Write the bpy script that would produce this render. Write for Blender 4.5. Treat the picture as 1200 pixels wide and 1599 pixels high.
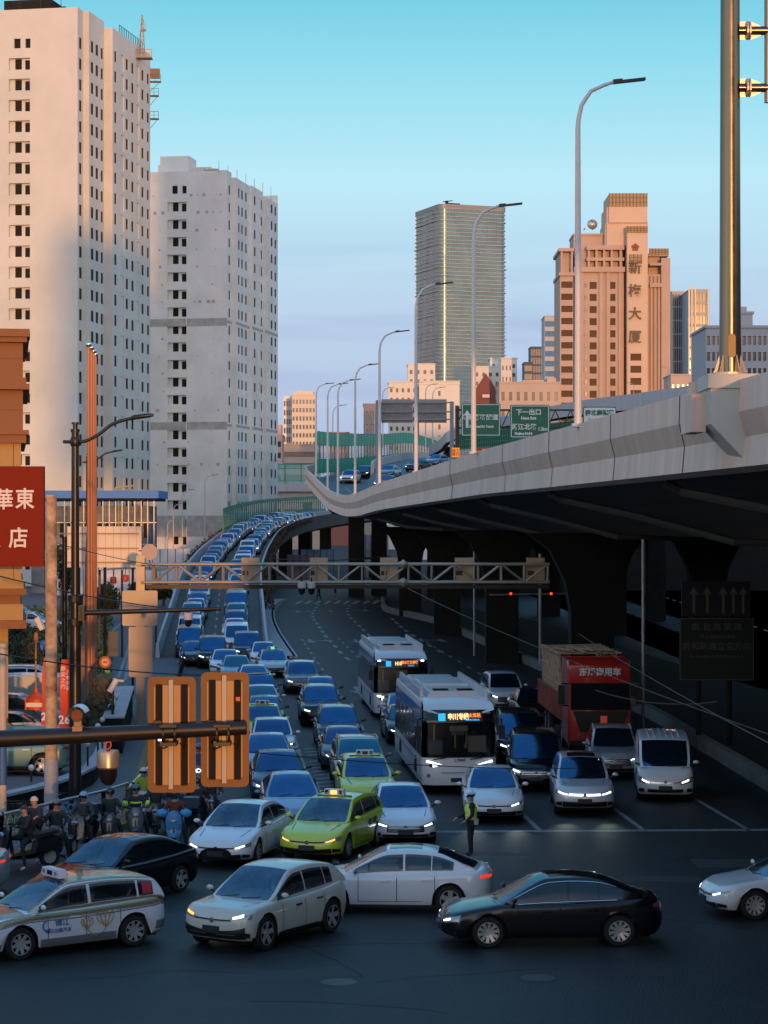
import bpy, math, random
from mathutils import Vector, Matrix
R = math.radians
random.seed(7)
scene = bpy.context.scene
for o in list(bpy.data.objects): bpy.data.objects.remove(o)
col = scene.collection

# ---------------------------------------------------------------- camera, sky, sun, exposure
F = 3500.0; HOR = 812.0; CAMZ = 9.2
cd = bpy.data.cameras.new('camera'); cam = bpy.data.objects.new('camera', cd); col.objects.link(cam)
cam.location = (0, 0, CAMZ); cam.rotation_euler = (R(90), 0, 0)
cd.sensor_fit = 'VERTICAL'; cd.sensor_height = 36; cd.sensor_width = 27
cd.lens = 36*F/1600.0; cd.shift_y = (HOR-799.5)/1600.0
cd.clip_start = 0.5; cd.clip_end = 6000
scene.camera = cam
SUN_EL = R(2.0); SUNX = 0.15
sun_dir = Vector((SUNX, -1, 0)).normalized()*math.cos(SUN_EL) + Vector((0, 0, math.sin(SUN_EL)))
sd = bpy.data.lights.new('sun', 'SUN'); sd.energy = 2.6; sd.angle = R(0.45); sd.color = (1.0, 0.44, 0.14)
so = bpy.data.objects.new('sun', sd); col.objects.link(so)
so.rotation_euler = sun_dir.to_track_quat('Z', 'Y').to_euler()
w = bpy.data.worlds.new("World"); scene.world = w; w.use_nodes = True
nt = w.node_tree; N = nt.nodes; Lk = nt.links
N.clear()
out = N.new('ShaderNodeOutputWorld'); bg = N.new('ShaderNodeBackground'); bg.inputs['Strength'].default_value = 0.1
sky = N.new('ShaderNodeTexSky'); sky.sky_type = 'NISHITA'; sky.sun_disc = False
sky.sun_elevation = SUN_EL; sky.sun_rotation = math.atan2(sun_dir.x, sun_dir.y)
tc = N.new('ShaderNodeTexCoord'); sep = N.new('ShaderNodeSeparateXYZ'); Lk.new(tc.outputs['Generated'], sep.inputs[0])
rmp = N.new('ShaderNodeValToRGB'); Lk.new(sep.outputs['Z'], rmp.inputs[0])
cr = rmp.color_ramp
stops = [(0.0, (.36, .47, .74)), (.03, (.37, .52, .83)), (.09, (.43, .61, .88)), (.15, (.46, .80, .97)), (.19, (.27, .72, .90)),
         (.235, (.105, .57, .77)), (.40, (.17, .48, .90)), (.7, (.17, .44, .84)), (1.0, (.16, .41, .80))]
cr.elements[0].position = 0; cr.elements[0].color = stops[0][1]+(1,)
cr.elements[1].position = 1; cr.elements[1].color = stops[-1][1]+(1,)
for p, c in stops[1:-1]:
    e = cr.elements.new(p); e.color = c+(1,)
# faint streaks of cirrus low in the sky
mp = N.new('ShaderNodeMapping'); mp.inputs['Scale'].default_value = (1.6, 1.6, 17); mp.inputs['Rotation'].default_value = (0.0, R(4), 0)
Lk.new(tc.outputs['Generated'], mp.inputs[0])
nz = N.new('ShaderNodeTexNoise'); nz.inputs['Scale'].default_value = 3.2; nz.inputs['Detail'].default_value = 3; Lk.new(mp.outputs[0], nz.inputs['Vector'])
nr = N.new('ShaderNodeValToRGB'); nr.color_ramp.elements[0].position = .47; nr.color_ramp.elements[1].position = .75
nr.color_ramp.elements[0].color = (1, 1, 1, 1); nr.color_ramp.elements[1].color = (.70, .75, .88, 1); Lk.new(nz.outputs[0], nr.inputs[0])
fr = N.new('ShaderNodeMapRange'); fr.inputs[1].default_value = .09; fr.inputs[2].default_value = .14; fr.inputs[3].default_value = 1; fr.inputs[4].default_value = 0
Lk.new(sep.outputs['Z'], fr.inputs[0])
mc = N.new('ShaderNodeMix'); mc.data_type = 'RGBA'; mc.blend_type = 'MULTIPLY'
Lk.new(fr.outputs[0], mc.inputs['Factor']); Lk.new(rmp.outputs[0], mc.inputs['A']); Lk.new(nr.outputs[0], mc.inputs['B'])
vs = N.new('ShaderNodeVectorMath'); vs.operation = 'SCALE'; vs.inputs['Scale'].default_value = 9.0; Lk.new(mc.outputs['Result'], vs.inputs[0])
va = N.new('ShaderNodeVectorMath'); va.operation = 'MULTIPLY_ADD'; va.inputs[1].default_value = (.5, .5, .5)
Lk.new(sky.outputs[0], va.inputs[0]); Lk.new(vs.outputs[0], va.inputs[2])
g1 = N.new('ShaderNodeMapRange'); g1.inputs[1].default_value = .55; g1.inputs[2].default_value = -.6; g1.inputs[3].default_value = 0; g1.inputs[4].default_value = 1; Lk.new(sep.outputs['Y'], g1.inputs[0])
g2 = N.new('ShaderNodeMapRange'); g2.inputs[1].default_value = .60; g2.inputs[2].default_value = .08; g2.inputs[3].default_value = 0; g2.inputs[4].default_value = 1; Lk.new(sep.outputs['Z'], g2.inputs[0])
gm_ = N.new('ShaderNodeMath'); gm_.operation = 'MULTIPLY'; Lk.new(g1.outputs[0], gm_.inputs[0]); Lk.new(g2.outputs[0], gm_.inputs[1])
gc_ = N.new('ShaderNodeVectorMath'); gc_.operation = 'SCALE'; gc_.inputs[0].default_value = (17.0, 10.8, 6.6); Lk.new(gm_.outputs[0], gc_.inputs['Scale'])
gs_ = N.new('ShaderNodeVectorMath'); gs_.operation = 'ADD'; Lk.new(va.outputs[0], gs_.inputs[0]); Lk.new(gc_.outputs[0], gs_.inputs[1])
Lk.new(gs_.outputs[0], bg.inputs['Color']); Lk.new(bg.outputs[0], out.inputs[0])
scene.view_settings.view_transform = 'Standard'; scene.view_settings.look = 'None'
scene.view_settings.exposure = 0.0; scene.view_settings.gamma = 1.0
scene.render.engine = 'CYCLES'
scene.cycles.max_bounces = 6; scene.cycles.sample_clamp_indirect = 4

# ---------------------------------------------------------------- helpers
def W(px, py, d):            # photo pixel + distance -> world point
    return Vector(((px-600)*d/F, d, CAMZ-(py-HOR)*d/F))
def G(px, py, z=0.0):        # photo pixel on a horizontal plane -> world point
    d = F*(CAMZ-z)/(py-HOR); return Vector(((px-600)*d/F, d, z))
def U(u, d): return u-.073*d  # lateral road coordinate -> X
ROAD = math.atan(.073)

MATS = {}
def mat(name, c, rough=.6, metal=0.0, noise=0.0, nscale=3.0, bump=0.0, bscale=20.0, emit=0.0, spec=.5, coat=0.0, streak=False, c2=None):
    if name in MATS: return MATS[name]
    m = bpy.data.materials.new(name); m.use_nodes = True; t = m.node_tree; b = t.nodes['Principled BSDF']
    b.inputs['Base Color'].default_value = (*c, 1); b.inputs['Roughness'].default_value = rough
    b.inputs['Metallic'].default_value = metal; b.inputs['Specular IOR Level'].default_value = spec
    b.inputs['Coat Weight'].default_value = coat; b.inputs['Coat Roughness'].default_value = .06
    if emit: b.inputs['Emission Color'].default_value = (*c, 1); b.inputs['Emission Strength'].default_value = emit
    if noise or bump:
        tx = t.nodes.new('ShaderNodeTexCoord'); mpn = t.nodes.new('ShaderNodeMapping'); t.links.new(tx.outputs['Object'], mpn.inputs[0])
        if streak: mpn.inputs['Scale'].default_value = (1, 1, .06)
        if noise:
            n = t.nodes.new('ShaderNodeTexNoise'); n.inputs['Scale'].default_value = nscale; n.inputs['Detail'].default_value = 5; n.inputs['Roughness'].default_value = .65
            t.links.new(mpn.outputs[0], n.inputs['Vector'])
            r = t.nodes.new('ShaderNodeValToRGB'); r.color_ramp.elements[0].position = .3; r.color_ramp.elements[1].position = .72
            k = 1-noise; d2 = c2 or tuple(x*k for x in c); u2 = tuple(min(1, x*(1+noise*.5)) for x in c)
            r.color_ramp.elements[0].color = (*d2, 1); r.color_ramp.elements[1].color = (*u2, 1)
            t.links.new(n.outputs[0], r.inputs[0]); t.links.new(r.outputs[0], b.inputs['Base Color'])
            rr = t.nodes.new('ShaderNodeMapRange'); rr.inputs[3].default_value = max(0.02, rough-.12); rr.inputs[4].default_value = min(1, rough+.12)
            t.links.new(n.outputs[0], rr.inputs[0]); t.links.new(rr.outputs[0], b.inputs['Roughness'])
        if bump:
            n2 = t.nodes.new('ShaderNodeTexNoise'); n2.inputs['Scale'].default_value = bscale; n2.inputs['Detail'].default_value = 6; t.links.new(tx.outputs['Object'], n2.inputs['Vector'])
            bp = t.nodes.new('ShaderNodeBump'); bp.inputs['Strength'].default_value = bump; bp.inputs['Distance'].default_value = .03
            t.links.new(n2.outputs[0], bp.inputs['Height']); t.links.new(bp.outputs[0], b.inputs['Normal'])
    MATS[name] = m; return m

class MB:
    def __init__(s): s.v = []; s.f = []; s.m = []
    def add(s, vs, fs, mi=0):
        o = len(s.v); s.v += [tuple(p) for p in vs]; s.f += [tuple(i+o for i in f) for f in fs]; s.m += [mi]*len(fs); return s
    def box(s, x0, x1, y0, y1, z0, z1, mi=0):
        return s.add([(x0,y0,z0),(x1,y0,z0),(x1,y1,z0),(x0,y1,z0),(x0,y0,z1),(x1,y0,z1),(x1,y1,z1),(x0,y1,z1)],
              [(0,3,2,1),(4,5,6,7),(0,1,5,4),(1,2,6,5),(2,3,7,6),(3,0,4,7)], mi)
    def obox(s, c, size, rz=0, mi=0, rx=0, ry=0):
        M = Matrix.Rotation(rz, 3, 'Z') @ Matrix.Rotation(ry, 3, 'Y') @ Matrix.Rotation(rx, 3, 'X'); c = Vector(c); hx, hy, hz = [k/2 for k in size]
        vs = [c + M @ Vector((a*hx, b*hy, d*hz)) for a, b, d in ((-1,-1,-1),(1,-1,-1),(1,1,-1),(-1,1,-1),(-1,-1,1),(1,-1,1),(1,1,1),(-1,1,1))]
        return s.add(vs, [(0,3,2,1),(4,5,6,7),(0,1,5,4),(1,2,6,5),(2,3,7,6),(3,0,4,7)], mi)
    def beam(s, a, b, wd, ht, mi=0):
        a = Vector(a); b = Vector(b); d = (b-a).normalized(); up = Vector((0,0,1)) if abs(d.z) < .95 else Vector((0,1,0))
        x = d.cross(up).normalized()*wd/2; y = x.cross(d).normalized()*ht/2
        return s.add([a-x-y,a+x-y,a+x+y,a-x+y,b-x-y,b+x-y,b+x+y,b-x+y],[(0,1,2,3),(7,6,5,4),(4,5,1,0),(5,6,2,1),(6,7,3,2),(7,4,0,3)], mi)
    def tube(s, pts, r, n=8, mi=0, cap=True):
        pts = [Vector(p) for p in pts]; rs = r if isinstance(r, (list, tuple)) else [r]*len(pts)
        vs = []; fs = []
        ref = None
        for i, p in enumerate(pts):
            d = (pts[min(i+1, len(pts)-1)]-pts[max(i-1, 0)]).normalized()
            if ref is None: ref = Vector((1,0,0)) if abs(d.x) < .9 else Vector((0,1,0))
            x = (ref - d*ref.dot(d)).normalized(); ref = x; y = d.cross(x)
            for k in range(n):
                a = 2*math.pi*k/n; vs.append(p + (x*math.cos(a)+y*math.sin(a))*rs[i])
        for i in range(len(pts)-1):
            for k in range(n): fs.append((i*n+k, i*n+(k+1)%n, (i+1)*n+(k+1)%n, (i+1)*n+k))
        if cap: fs.append(tuple(range(n))[::-1]); fs.append(tuple((len(pts)-1)*n+k for k in range(n)))
        return s.add(vs, fs, mi)
    def lathe(s, prof, c=(0,0,0), n=16, axis='Z', mi=0, a0=0, a1=2*math.pi):
        c = Vector(c); vs = []; fs = []; full = abs(a1-a0-2*math.pi) < 1e-6; nn = n if full else n+1
        for (r, h) in prof:
            for k in range(nn):
                a = a0+(a1-a0)*k/n; p = (r*math.cos(a), r*math.sin(a), h)
                if axis == 'X': p = (p[2], p[0], p[1])
                elif axis == 'Y': p = (p[1], p[2], p[0])
                vs.append(c+Vector(p))
        for i in range(len(prof)-1):
            for k in range(n):
                k2 = (k+1)%nn; fs.append((i*nn+k, i*nn+k2, (i+1)*nn+k2, (i+1)*nn+k))
        return s.add(vs, fs, mi)
    def sphere(s, c, r, n=12, mi=0, sc=(1,1,1)):
        c = Vector(c); vs = []; fs = []; h = n//2
        for i in range(h+1):
            t = math.pi*i/h
            for k in range(n):
                a = 2*math.pi*k/n; vs.append(c+Vector((r*sc[0]*math.sin(t)*math.cos(a), r*sc[1]*math.sin(t)*math.sin(a), r*sc[2]*math.cos(t))))
        for i in range(h):
            for k in range(n): fs.append((i*n+k, (i+1)*n+k, (i+1)*n+(k+1)%n, i*n+(k+1)%n))
        return s.add(vs, fs, mi)
    def grid(s, rows, mi=0, flip=False):
        nr_ = len(rows); nc = len(rows[0]); vs = [p for r in rows for p in r]; fs = []
        for i in range(nr_-1):
            for j in range(nc-1):
                f = (i*nc+j, i*nc+j+1, (i+1)*nc+j+1, (i+1)*nc+j); fs.append(f[::-1] if flip else f)
        return s.add(vs, fs, mi)
    def prism(s, poly, a, b, axis='Y', mi=0):
        def P(p, t): return {'Y': (p[0], t, p[1]), 'X': (t, p[0], p[1]), 'Z': (p[0], p[1], t)}[axis]
        n = len(poly); vs = [P(p, a) for p in poly]+[P(p, b) for p in poly]
        fs = [tuple(range(n)), tuple(range(2*n-1, n-1, -1))]+[(i, n+i, n+(i+1)%n, (i+1)%n) for i in range(n)]
        return s.add(vs, fs, mi)
    def build(s, name, mats, parent=None, smooth=None, loc=None, rz=0):
        me = bpy.data.meshes.new(name); me.from_pydata(s.v, [], s.f)
        if not isinstance(mats, (list, tuple)): mats = [mats]
        for m in mats: me.materials.append(m)
        if any(s.m): me.polygons.foreach_set('material_index', s.m)
        if smooth:
            me.polygons.foreach_set('use_smooth', [True]*len(me.polygons)); me.set_sharp_from_angle(angle=R(smooth))
        me.update()
        o = bpy.data.objects.new(name, me); col.objects.link(o)
        if parent: o.parent = parent
        if loc is not None: o.location = loc
        if rz: o.rotation_euler.z = rz
        return o
def fixnorm(o):
    import bmesh
    bm = bmesh.new(); bm.from_mesh(o.data); bmesh.ops.remove_doubles(bm, verts=bm.verts, dist=1e-5); bmesh.ops.recalc_face_normals(bm, faces=bm.faces)
    bm.to_mesh(o.data); bm.free(); return o
def tag(o, label=None, cat=None, group=None, kind=None):
    if label: o['label'] = label
    if cat: o['category'] = cat
    if group: o['group'] = group
    if kind: o['kind'] = kind
    return o
def thing(name, label, cat, loc=(0,0,0), rz=0, group=None):
    o = bpy.data.objects.new(name, None); o.empty_display_size = .3; col.objects.link(o)
    o.location = loc; o.rotation_euler = (0, 0, rz); return tag(o, label, cat, group)
def struct(mb, name, m, **k): return tag(mb.build(name, m, **k), kind='structure')
def copy_tree(o, parent=None):
    c = o.copy(); col.objects.link(c); c.parent = parent
    for ch in o.children: copy_tree(ch, c)
    return c
def place(o, loc, rz=0, label=None, group=None):
    o.location = loc; o.rotation_euler = (0, 0, rz)
    if label: o['label'] = label
    if group: o['group'] = group
    return o
def ordn(n): return ['first','second','third','fourth','fifth','sixth','seventh','eighth','ninth','tenth','eleventh','twelfth','thirteenth','fourteenth','fifteenth','sixteenth','seventeenth','eighteenth','nineteenth','twentieth'][n]
_tc = {}
def text_mesh(s, size, ext=0.004, bold=0.0):
    k = (s, size, ext, bold)
    if k in _tc: return _tc[k]
    c = bpy.data.curves.new('lettering', 'FONT'); c.body = s; c.size = size; c.extrude = ext; c.offset = bold; c.align_x = 'CENTER'; c.align_y = 'CENTER'; c.resolution_u = 2
    o = bpy.data.objects.new('lettering', c); col.objects.link(o)
    me = bpy.data.meshes.new_from_object(o.evaluated_get(bpy.context.evaluated_depsgraph_get())); bpy.data.objects.remove(o)
    _tc[k] = me; return me
def text(s, size, m, parent, loc, rot=(R(90), 0, 0), name='lettering', bold=0.0, sx=1.0, ext=.004):
    me = text_mesh(s, size, ext, bold).copy(); me.materials.clear(); me.materials.append(m)
    o = bpy.data.objects.new(name, me); col.objects.link(o); o.parent = parent; o.location = loc; o.rotation_euler = rot; o.scale = (sx, 1, 1); return o
def rr(x0, x1, y0, y1, r, n=5):   # rounded rectangle outline
    pts = []
    for cx, cy, a in ((x1-r, y1-r, 0), (x0+r, y1-r, 90), (x0+r, y0+r, 180), (x1-r, y0+r, 270)):
        for k in range(n+1):
            t = R(a+90*k/n); pts.append((cx+r*math.cos(t), cy+r*math.sin(t)))
    return pts
def lerp_path(pts, x):
    if x <= pts[0][0]: return pts[0][1]
    for a, b in zip(pts, pts[1:]):
        if x <= b[0]: return a[1]+(b[1]-a[1])*(x-a[0])/(b[0]-a[0])
    return pts[-1][1]
def smooth_path(pts, n=8):       # Catmull-Rom through points
    P = [Vector(p) for p in pts]; out_ = []
    for i in range(len(P)-1):
        p0 = P[max(i-1, 0)]; p1 = P[i]; p2 = P[i+1]; p3 = P[min(i+2, len(P)-1)]
        for k in range(n):
            t = k/n; out_.append(.5*((2*p1)+(p2-p0)*t+(2*p0-5*p1+4*p2-p3)*t*t+(3*p1-p0-3*p2+p3)*t**3))
    out_.append(P[-1]); return out_
def ribbon(mb, left, right, mi=0): mb.grid([[l, r] for l, r in zip(left, right)], mi, flip=True)

# ---------------------------------------------------------------- materials
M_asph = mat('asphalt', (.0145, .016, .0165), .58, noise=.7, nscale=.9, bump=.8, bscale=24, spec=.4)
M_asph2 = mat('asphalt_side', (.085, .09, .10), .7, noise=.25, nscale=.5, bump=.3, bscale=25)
M_ground = mat('ground', (.03, .03, .03), .9, noise=.3, nscale=.1)
M_mark = mat('road_paint', (.26, .27, .28), .6, noise=.6, nscale=4)
M_conc = mat('concrete', (.46, .44, .45), .75, noise=.18, nscale=1.2, bump=.15, streak=True)
M_concd = mat('dark_concrete', (.019, .0185, .016), .9, noise=.4, nscale=.7, spec=.2)  # darkened so the colour carries shade under the viaduct; used elsewhere too
M_black = mat('black', (.008, .008, .009), .7, spec=.2)
M_dark = mat('dark_metal', (.022, .02, .02), .35, metal=.3)
M_steel = mat('galvanised_steel', (.45, .43, .42), .38, metal=.65, noise=.15, nscale=5)
M_white = mat('white_paint', (.72, .72, .72), .4)
M_glass = mat('dark_window', (.02, .03, .045), .08, spec=1.0)
M_pane = mat('window_pane', (.014, .011, .006), .5, spec=.15)
M_leaf = mat('foliage', (.045, .06, .02), .8, noise=.5, nscale=3, c2=(.02, .025, .012))
M_leafw = mat('autumn_foliage', (.10, .055, .025), .8, noise=.5, nscale=3, c2=(.035, .02, .012))
M_trunk = mat('bark', (.08, .055, .04), .9, noise=.3)
# ================================================================ GROUND AND ROADS
g = MB(); g.box(-1800, 1800, -700, 4000, -.6, -.02); struct(g, 'ground', M_ground)
g = MB(); ys = [-30, 20, 60, 100, 150, 200, 300]
g.grid([[(-7.6 if y < 62 else U(-2.2, y)-(.0 if y < 100 else 0), y, 0), (60, y, 0)] for y in (-30, 60, 100, 160, 200, 300)]); 
g.add([(-60, -30, 0), (-7.6, -30, 0), (-7.6, 60, 0), (-60, 60, 0)], [(0, 1, 2, 3)])
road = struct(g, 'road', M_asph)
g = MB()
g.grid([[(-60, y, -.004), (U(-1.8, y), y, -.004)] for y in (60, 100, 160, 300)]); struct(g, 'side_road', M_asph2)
# markings
mk = MB(); z = .004
def line_u(u, d0, d1, wd=.15): mk.add([(U(u-wd/2, d0), d0, z), (U(u+wd/2, d0), d0, z), (U(u+wd/2, d1), d1, z), (U(u-wd/2, d1), d1, z)], [(0,1,2,3)])
mk.add([(U(6.3, 66.1), 65.9, z), (26, 66.9, z), (26, 67.3, z), (U(6.3, 66.1), 66.3, z)], [(0,1,2,3)])
for u in (9.46, 12.55, 15.66): line_u(u, 66.4, 92)
for u in (6.28, 9.2, 12.3, 15.5):
    d = 70 if u < 7 else 94
    while d < 176: line_u(u, d, d+1.9 if d > 120 else d+2.6); d += 5.6
line_u(3.1, 60, 97, .18)
for k in range(13): mk.add([(U(3.35, 76+k*1.15), 76+k*1.15, z), (U(4.05, 76+k*1.15), 76.5+k*1.15, z), (U(4.05, 76+k*1.15), 76.7+k*1.15, z), (U(3.35, 76+k*1.15), 76.25+k*1.15, z)], [(0,1,2,3)])
def gp(px, py): v = G(px, py, z); return (v.x, v.y, z)
def dashes(pts, n, duty=.5, wd=.14):
    P = smooth_path([G(*p, z) for p in pts], 12); L = [0]
    for a, b in zip(P, P[1:]): L.append(L[-1]+(b-a).length)
    def at(s):
        s = max(0, min(L[-1]-1e-3, s))
        for i in range(len(P)-1):
            if L[i+1] >= s: return P[i].lerp(P[i+1], (s-L[i])/max(1e-6, L[i+1]-L[i])), (P[i+1]-P[i]).normalized()
        return P[-1], (P[-1]-P[-2]).normalized()
    for k in range(n):
        a, t = at(L[-1]*k/n); b, t2 = at(L[-1]*(k+duty)/n); s = Vector((-t.y, t.x, 0))*wd; s2 = Vector((-t2.y, t2.x, 0))*wd
        mk.add([a-s, a+s, b+s2, b-s2], [(3,2,1,0)])
dashes([(498, 944), (489, 957), (490, 966), (495, 974), (502, 984), (511, 996), (524, 1010), (538, 1025), (556, 1037)], 14, .45)
dashes([(556, 937), (544, 949), (543, 957), (548, 965), (556, 972), (566, 982), (580, 995), (596, 1006)], 12, .45)
dashes([(612, 966), (621, 974), (637, 987), (655, 998), (676, 1011), (700, 1025)], 8, .45)
for k in range(10):   # far zebra crossing
    x = 460+k*15; mk.add([gp(x, 943), gp(x+6, 943), gp(x+14, 938), gp(x+8, 938)], [(0,1,2,3)])
def arrow(px, py, s=1.0, turn=0):
    c = G(px, py, z); M = Matrix.Rotation(ROAD, 3, 'Z')
    sh = [(-.12, -2.2), (.12, -2.2), (.12, .5), (.45, .5), (0, 2.2), (-.45, .5), (-.12, .5)]
    mk.add([c+M@Vector((-a*s, -b*s, 0)) for a, b in sh], [tuple(range(7))])
    if turn: mk.add([c+M@Vector((a*s, b*s, 0)) for a, b in [(.12, -.4), (1.0*turn, .2), (1.0*turn, -.3), (1.5*turn, .7), (1.0*turn, 1.3), (1.0*turn, .7), (.12, .1)]], [tuple(range(7))])
for a in [(465, 955, 1, 1), (516, 954, .9, 0), (572, 953, 1, -1), (485, 1001, 1.1, 1), (557, 1001, 1.1, 0), (625, 1000, 1.1, 0), (690, 1000, 1, -1), (560, 1078, 1.2, 0)]: arrow(*a)
struct(mk, 'road_markings', M_mark)
pt_ = MB()
for (x, y, w_, h_, a) in [(-2.2, 45.2, 3.4, 1.1, .3), (5.5, 57.5, 5.2, .9, -.05), (1.0, 43.2, .8, 4.2, .1), (-5.2, 51.4, 2.0, 1.4, .6), (9.5, 60.0, 2.4, 1.5, 0), (2.0, 61.6, 4.0, .5, .02)]: pt_.obox((x, y, .0005), (w_, h_, .003), a)
struct(pt_, 'road_patch', mat('asphalt_patch', (.033, .036, .037), .75, noise=.3, nscale=2, bump=.4, bscale=30))
cr_ = MB()
rc_ = random.Random(8)
for _ in range(16):
    x, y = rc_.uniform(-8, 10), rc_.uniform(42.5, 64); a = rc_.uniform(-.5, .5)+(1.57 if rc_.random() < .3 else 0); P = [Vector((x, y, .0022))]
    for i in range(9): a += rc_.uniform(-.35, .35); P.append(P[-1]+Vector((math.cos(a)*.45, math.sin(a)*.45, 0)))
    cr_.grid([[p, p+Vector((.02, .05, 0))] for p in P])
struct(cr_, 'road_crack', M_black)
for i, (x, y, la) in enumerate([(-.9, 44.6, 'round iron manhole cover below the beige SUV'), (6.4, 55.6, 'round iron manhole cover between the stop line and the black saloon'), (3.1, 45.0, 'round iron manhole cover in front of the black saloon')]):
    m_ = MB(); m_.lathe([(0, .006), (.33, .006), (.36, .004)], n=24); o_ = m_.build('manhole_cover', mat('cast_iron', (.06, .058, .055), .5, metal=.5, noise=.5, nscale=14), loc=(x, y, 0)); tag(o_, la, 'manhole cover')

def wall_along(name, pts, h, th, m, cap=None, base=None):
    """low wall following ground points (X,Y,z of base)"""
    mb = MB(); L = []; Rr = []
    P = [Vector(p) for p in pts]
    for i, p in enumerate(P):
        t = P[min(i+1, len(P)-1)]-P[max(i-1, 0)]; t.z = 0; t.normalize(); s = Vector((-t.y, t.x, 0))*th/2; L.append(p-s); Rr.append(p+s)
    up = Vector((0, 0, h))
    mb.grid([[l, l+up] for l in L]); mb.grid([[l+up, r+up] for l, r in zip(L, Rr)]); mb.grid([[r+up, r] for r in Rr])
    for i, fl in ((0, 0), (-1, 1)): mb.add([L[i], Rr[i], Rr[i]+up, L[i]+up], [(0,1,2,3)])
    if cap:
        e = 1.6
        for a, b, l1, l2 in zip(P, P[1:], L, L[1:]): mb.beam(a+up+Vector((0,0,cap/2)), b+up+Vector((0,0,cap/2)), th*e, cap, 1)
    return mb
# median under the viaduct
isl = smooth_path([G(598, 940), G(604, 955), G(650, 966), G(690, 977), G(760, 1008), G(860, 1053), G(1000, 1113), G(1100, 1172), G(1230, 1250)], 6)
tag(wall_along('median', isl, .55, .35, None).build('median_wall', mat('median_concrete', (.15, .14, .13), .85, noise=.4, nscale=1)), 'low pale concrete kerb wall curving under the viaduct right of the truck', 'kerb wall')  # shade under the viaduct is put into this concrete colour
mb = MB(); ribbon(mb, [p+Vector((.1, .1, .14)) for p in isl], [Vector((p.x+9, p.y+2, .14)) for p in isl]); struct(mb, 'median_ground', M_concd)
wl_ = thing('shade_backdrop', 'dark filler panel added to stand in for deep shade under the viaduct', 'wall', (30, 276, 0)); mb = MB(); mb.box(-24, -5.5, 0, 1, 0, 9); mb.box(-5.4, 44, .1, .9, .5, 9.2); mb.build('wall', M_concd, wl_)  # dark filler added where the gap should read as black shade
# kerb island between the ramp and the curved road
ki = smooth_path([G(448, 937), G(430, 950), G(427, 965), G(434, 985), G(448, 1008), G(462, 1028)], 6)
mb = wall_along('kerb', ki, .15, .3, None)
ribbon(mb, [Vector((p.x-4.5 if p.y > 160 else p.x-1.8, p.y, .15)) for p in ki], [p+Vector((0, 0, .15)) for p in ki]); struct(mb, 'kerb_island', M_conc)
# left pavement and raised forecourt
kp = [G(-60, 1362), G(0, 1345), G(78, 1324), G(160, 1302), G(196, 1291), G(212, 1240), G(224, 1195), G(236, 1150), G(246, 1110)]
cap = [G(-80, 1262, .75), G(0, 1240, .75), G(66, 1225, .75), G(112, 1210, .75), G(140, 1196, .75), G(155, 1178, .75), G(164, 1155, .75), G(172, 1125, .75), G(200, 1094, .75)]
mb = MB()
for i in range(len(kp)-1):
    a, b = kp[i], kp[i+1]; mb.beam(a+Vector((0,0,.07)), b+Vector((0,0,.07)), .3, .14, 1)
mb.add([(p.x, p.y, .12) for p in kp[:5]]+[(-40, 64, .12), (-40, 60, .12)], [(0,1,2,3,4,5,6)])
mb.add([(kp[4].x, kp[4].y, .12), (kp[5].x, kp[5].y, .12), (kp[6].x, kp[6].y, .12), (kp[7].x, kp[7].y, .12), (kp[8].x, kp[8].y, .12), (-20, 107, .12), (-40, 64, .12)], [tuple(range(7))])
struct(mb, 'pavement', [mat('paving', (.13, .125, .125), .8, noise=.2, nscale=1.5), mat('yellow_kerb', (.26, .16, .03), .7, noise=.5, nscale=2)])
capb = [Vector((p.x, p.y, .0)) for p in cap]
tag(wall_along('forecourt_wall', capb, .66, .28, None, cap=.09).build('forecourt_wall', [M_concd, mat('pale_stone', (.45, .45, .46), .6, noise=.3, nscale=3)]),
    'low curved grey planter wall with pale stone coping beside the parked green car', 'wall')
mb = MB(); mb.add([(p.x, p.y+.1, .6) for p in cap]+[(-13.5, 112, .6), (-45, 112, .6), (-45, 60, .6)], [tuple(range(len(cap)+3))]); struct(mb, 'forecourt', mat('forecourt_paving', (.16, .15, .15), .8, noise=.2, nscale=.8))

# ================================================================ FACADES
def facade(mb, O, Ud, width, z0, z1, wins, depth=.18, mi=0, rev=None):
    O = Vector(O); Ud = Vector(Ud).normalized(); Nn = Vector((Ud.y, -Ud.x, 0)); rev = mi if rev is None else rev
    us = sorted({0, round(width, 3)} | {round(a, 3) for w_ in wins for a in w_[:2]}); zs = sorted({z0, z1} | {round(a, 3) for w_ in wins for a in w_[2:4]})
    byz = {}
    for w_ in wins: byz.setdefault((round(w_[2], 3)), []).append(w_)
    P = lambda u, z, k=0: O+Ud*u+Vector((0, 0, z))-Nn*k
    for za, zb in zip(zs, zs[1:]):
        zm = (za+zb)/2; act = sorted([w_ for w_ in wins if w_[2] < zm < w_[3]]); u = 0
        for w_ in act:
            if w_[0] > u+1e-4: mb.add([P(u, za), P(w_[0], za), P(w_[0], zb), P(u, zb)], [(0,1,2,3)], mi)
            u = w_[1]
        if u < width-1e-4: mb.add([P(u, za), P(width, za), P(width, zb), P(u, zb)], [(0,1,2,3)], mi)
    for a, b, c, d in [w_[:4] for w_ in wins]:
        k = depth
        mb.add([P(a,c), P(b,c), P(b,d), P(a,d), P(a,c,k), P(b,c,k), P(b,d,k), P(a,d,k)], [(0,4,5,1),(1,5,6,2),(2,6,7,3),(3,7,4,0)], rev)
    return P
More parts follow.
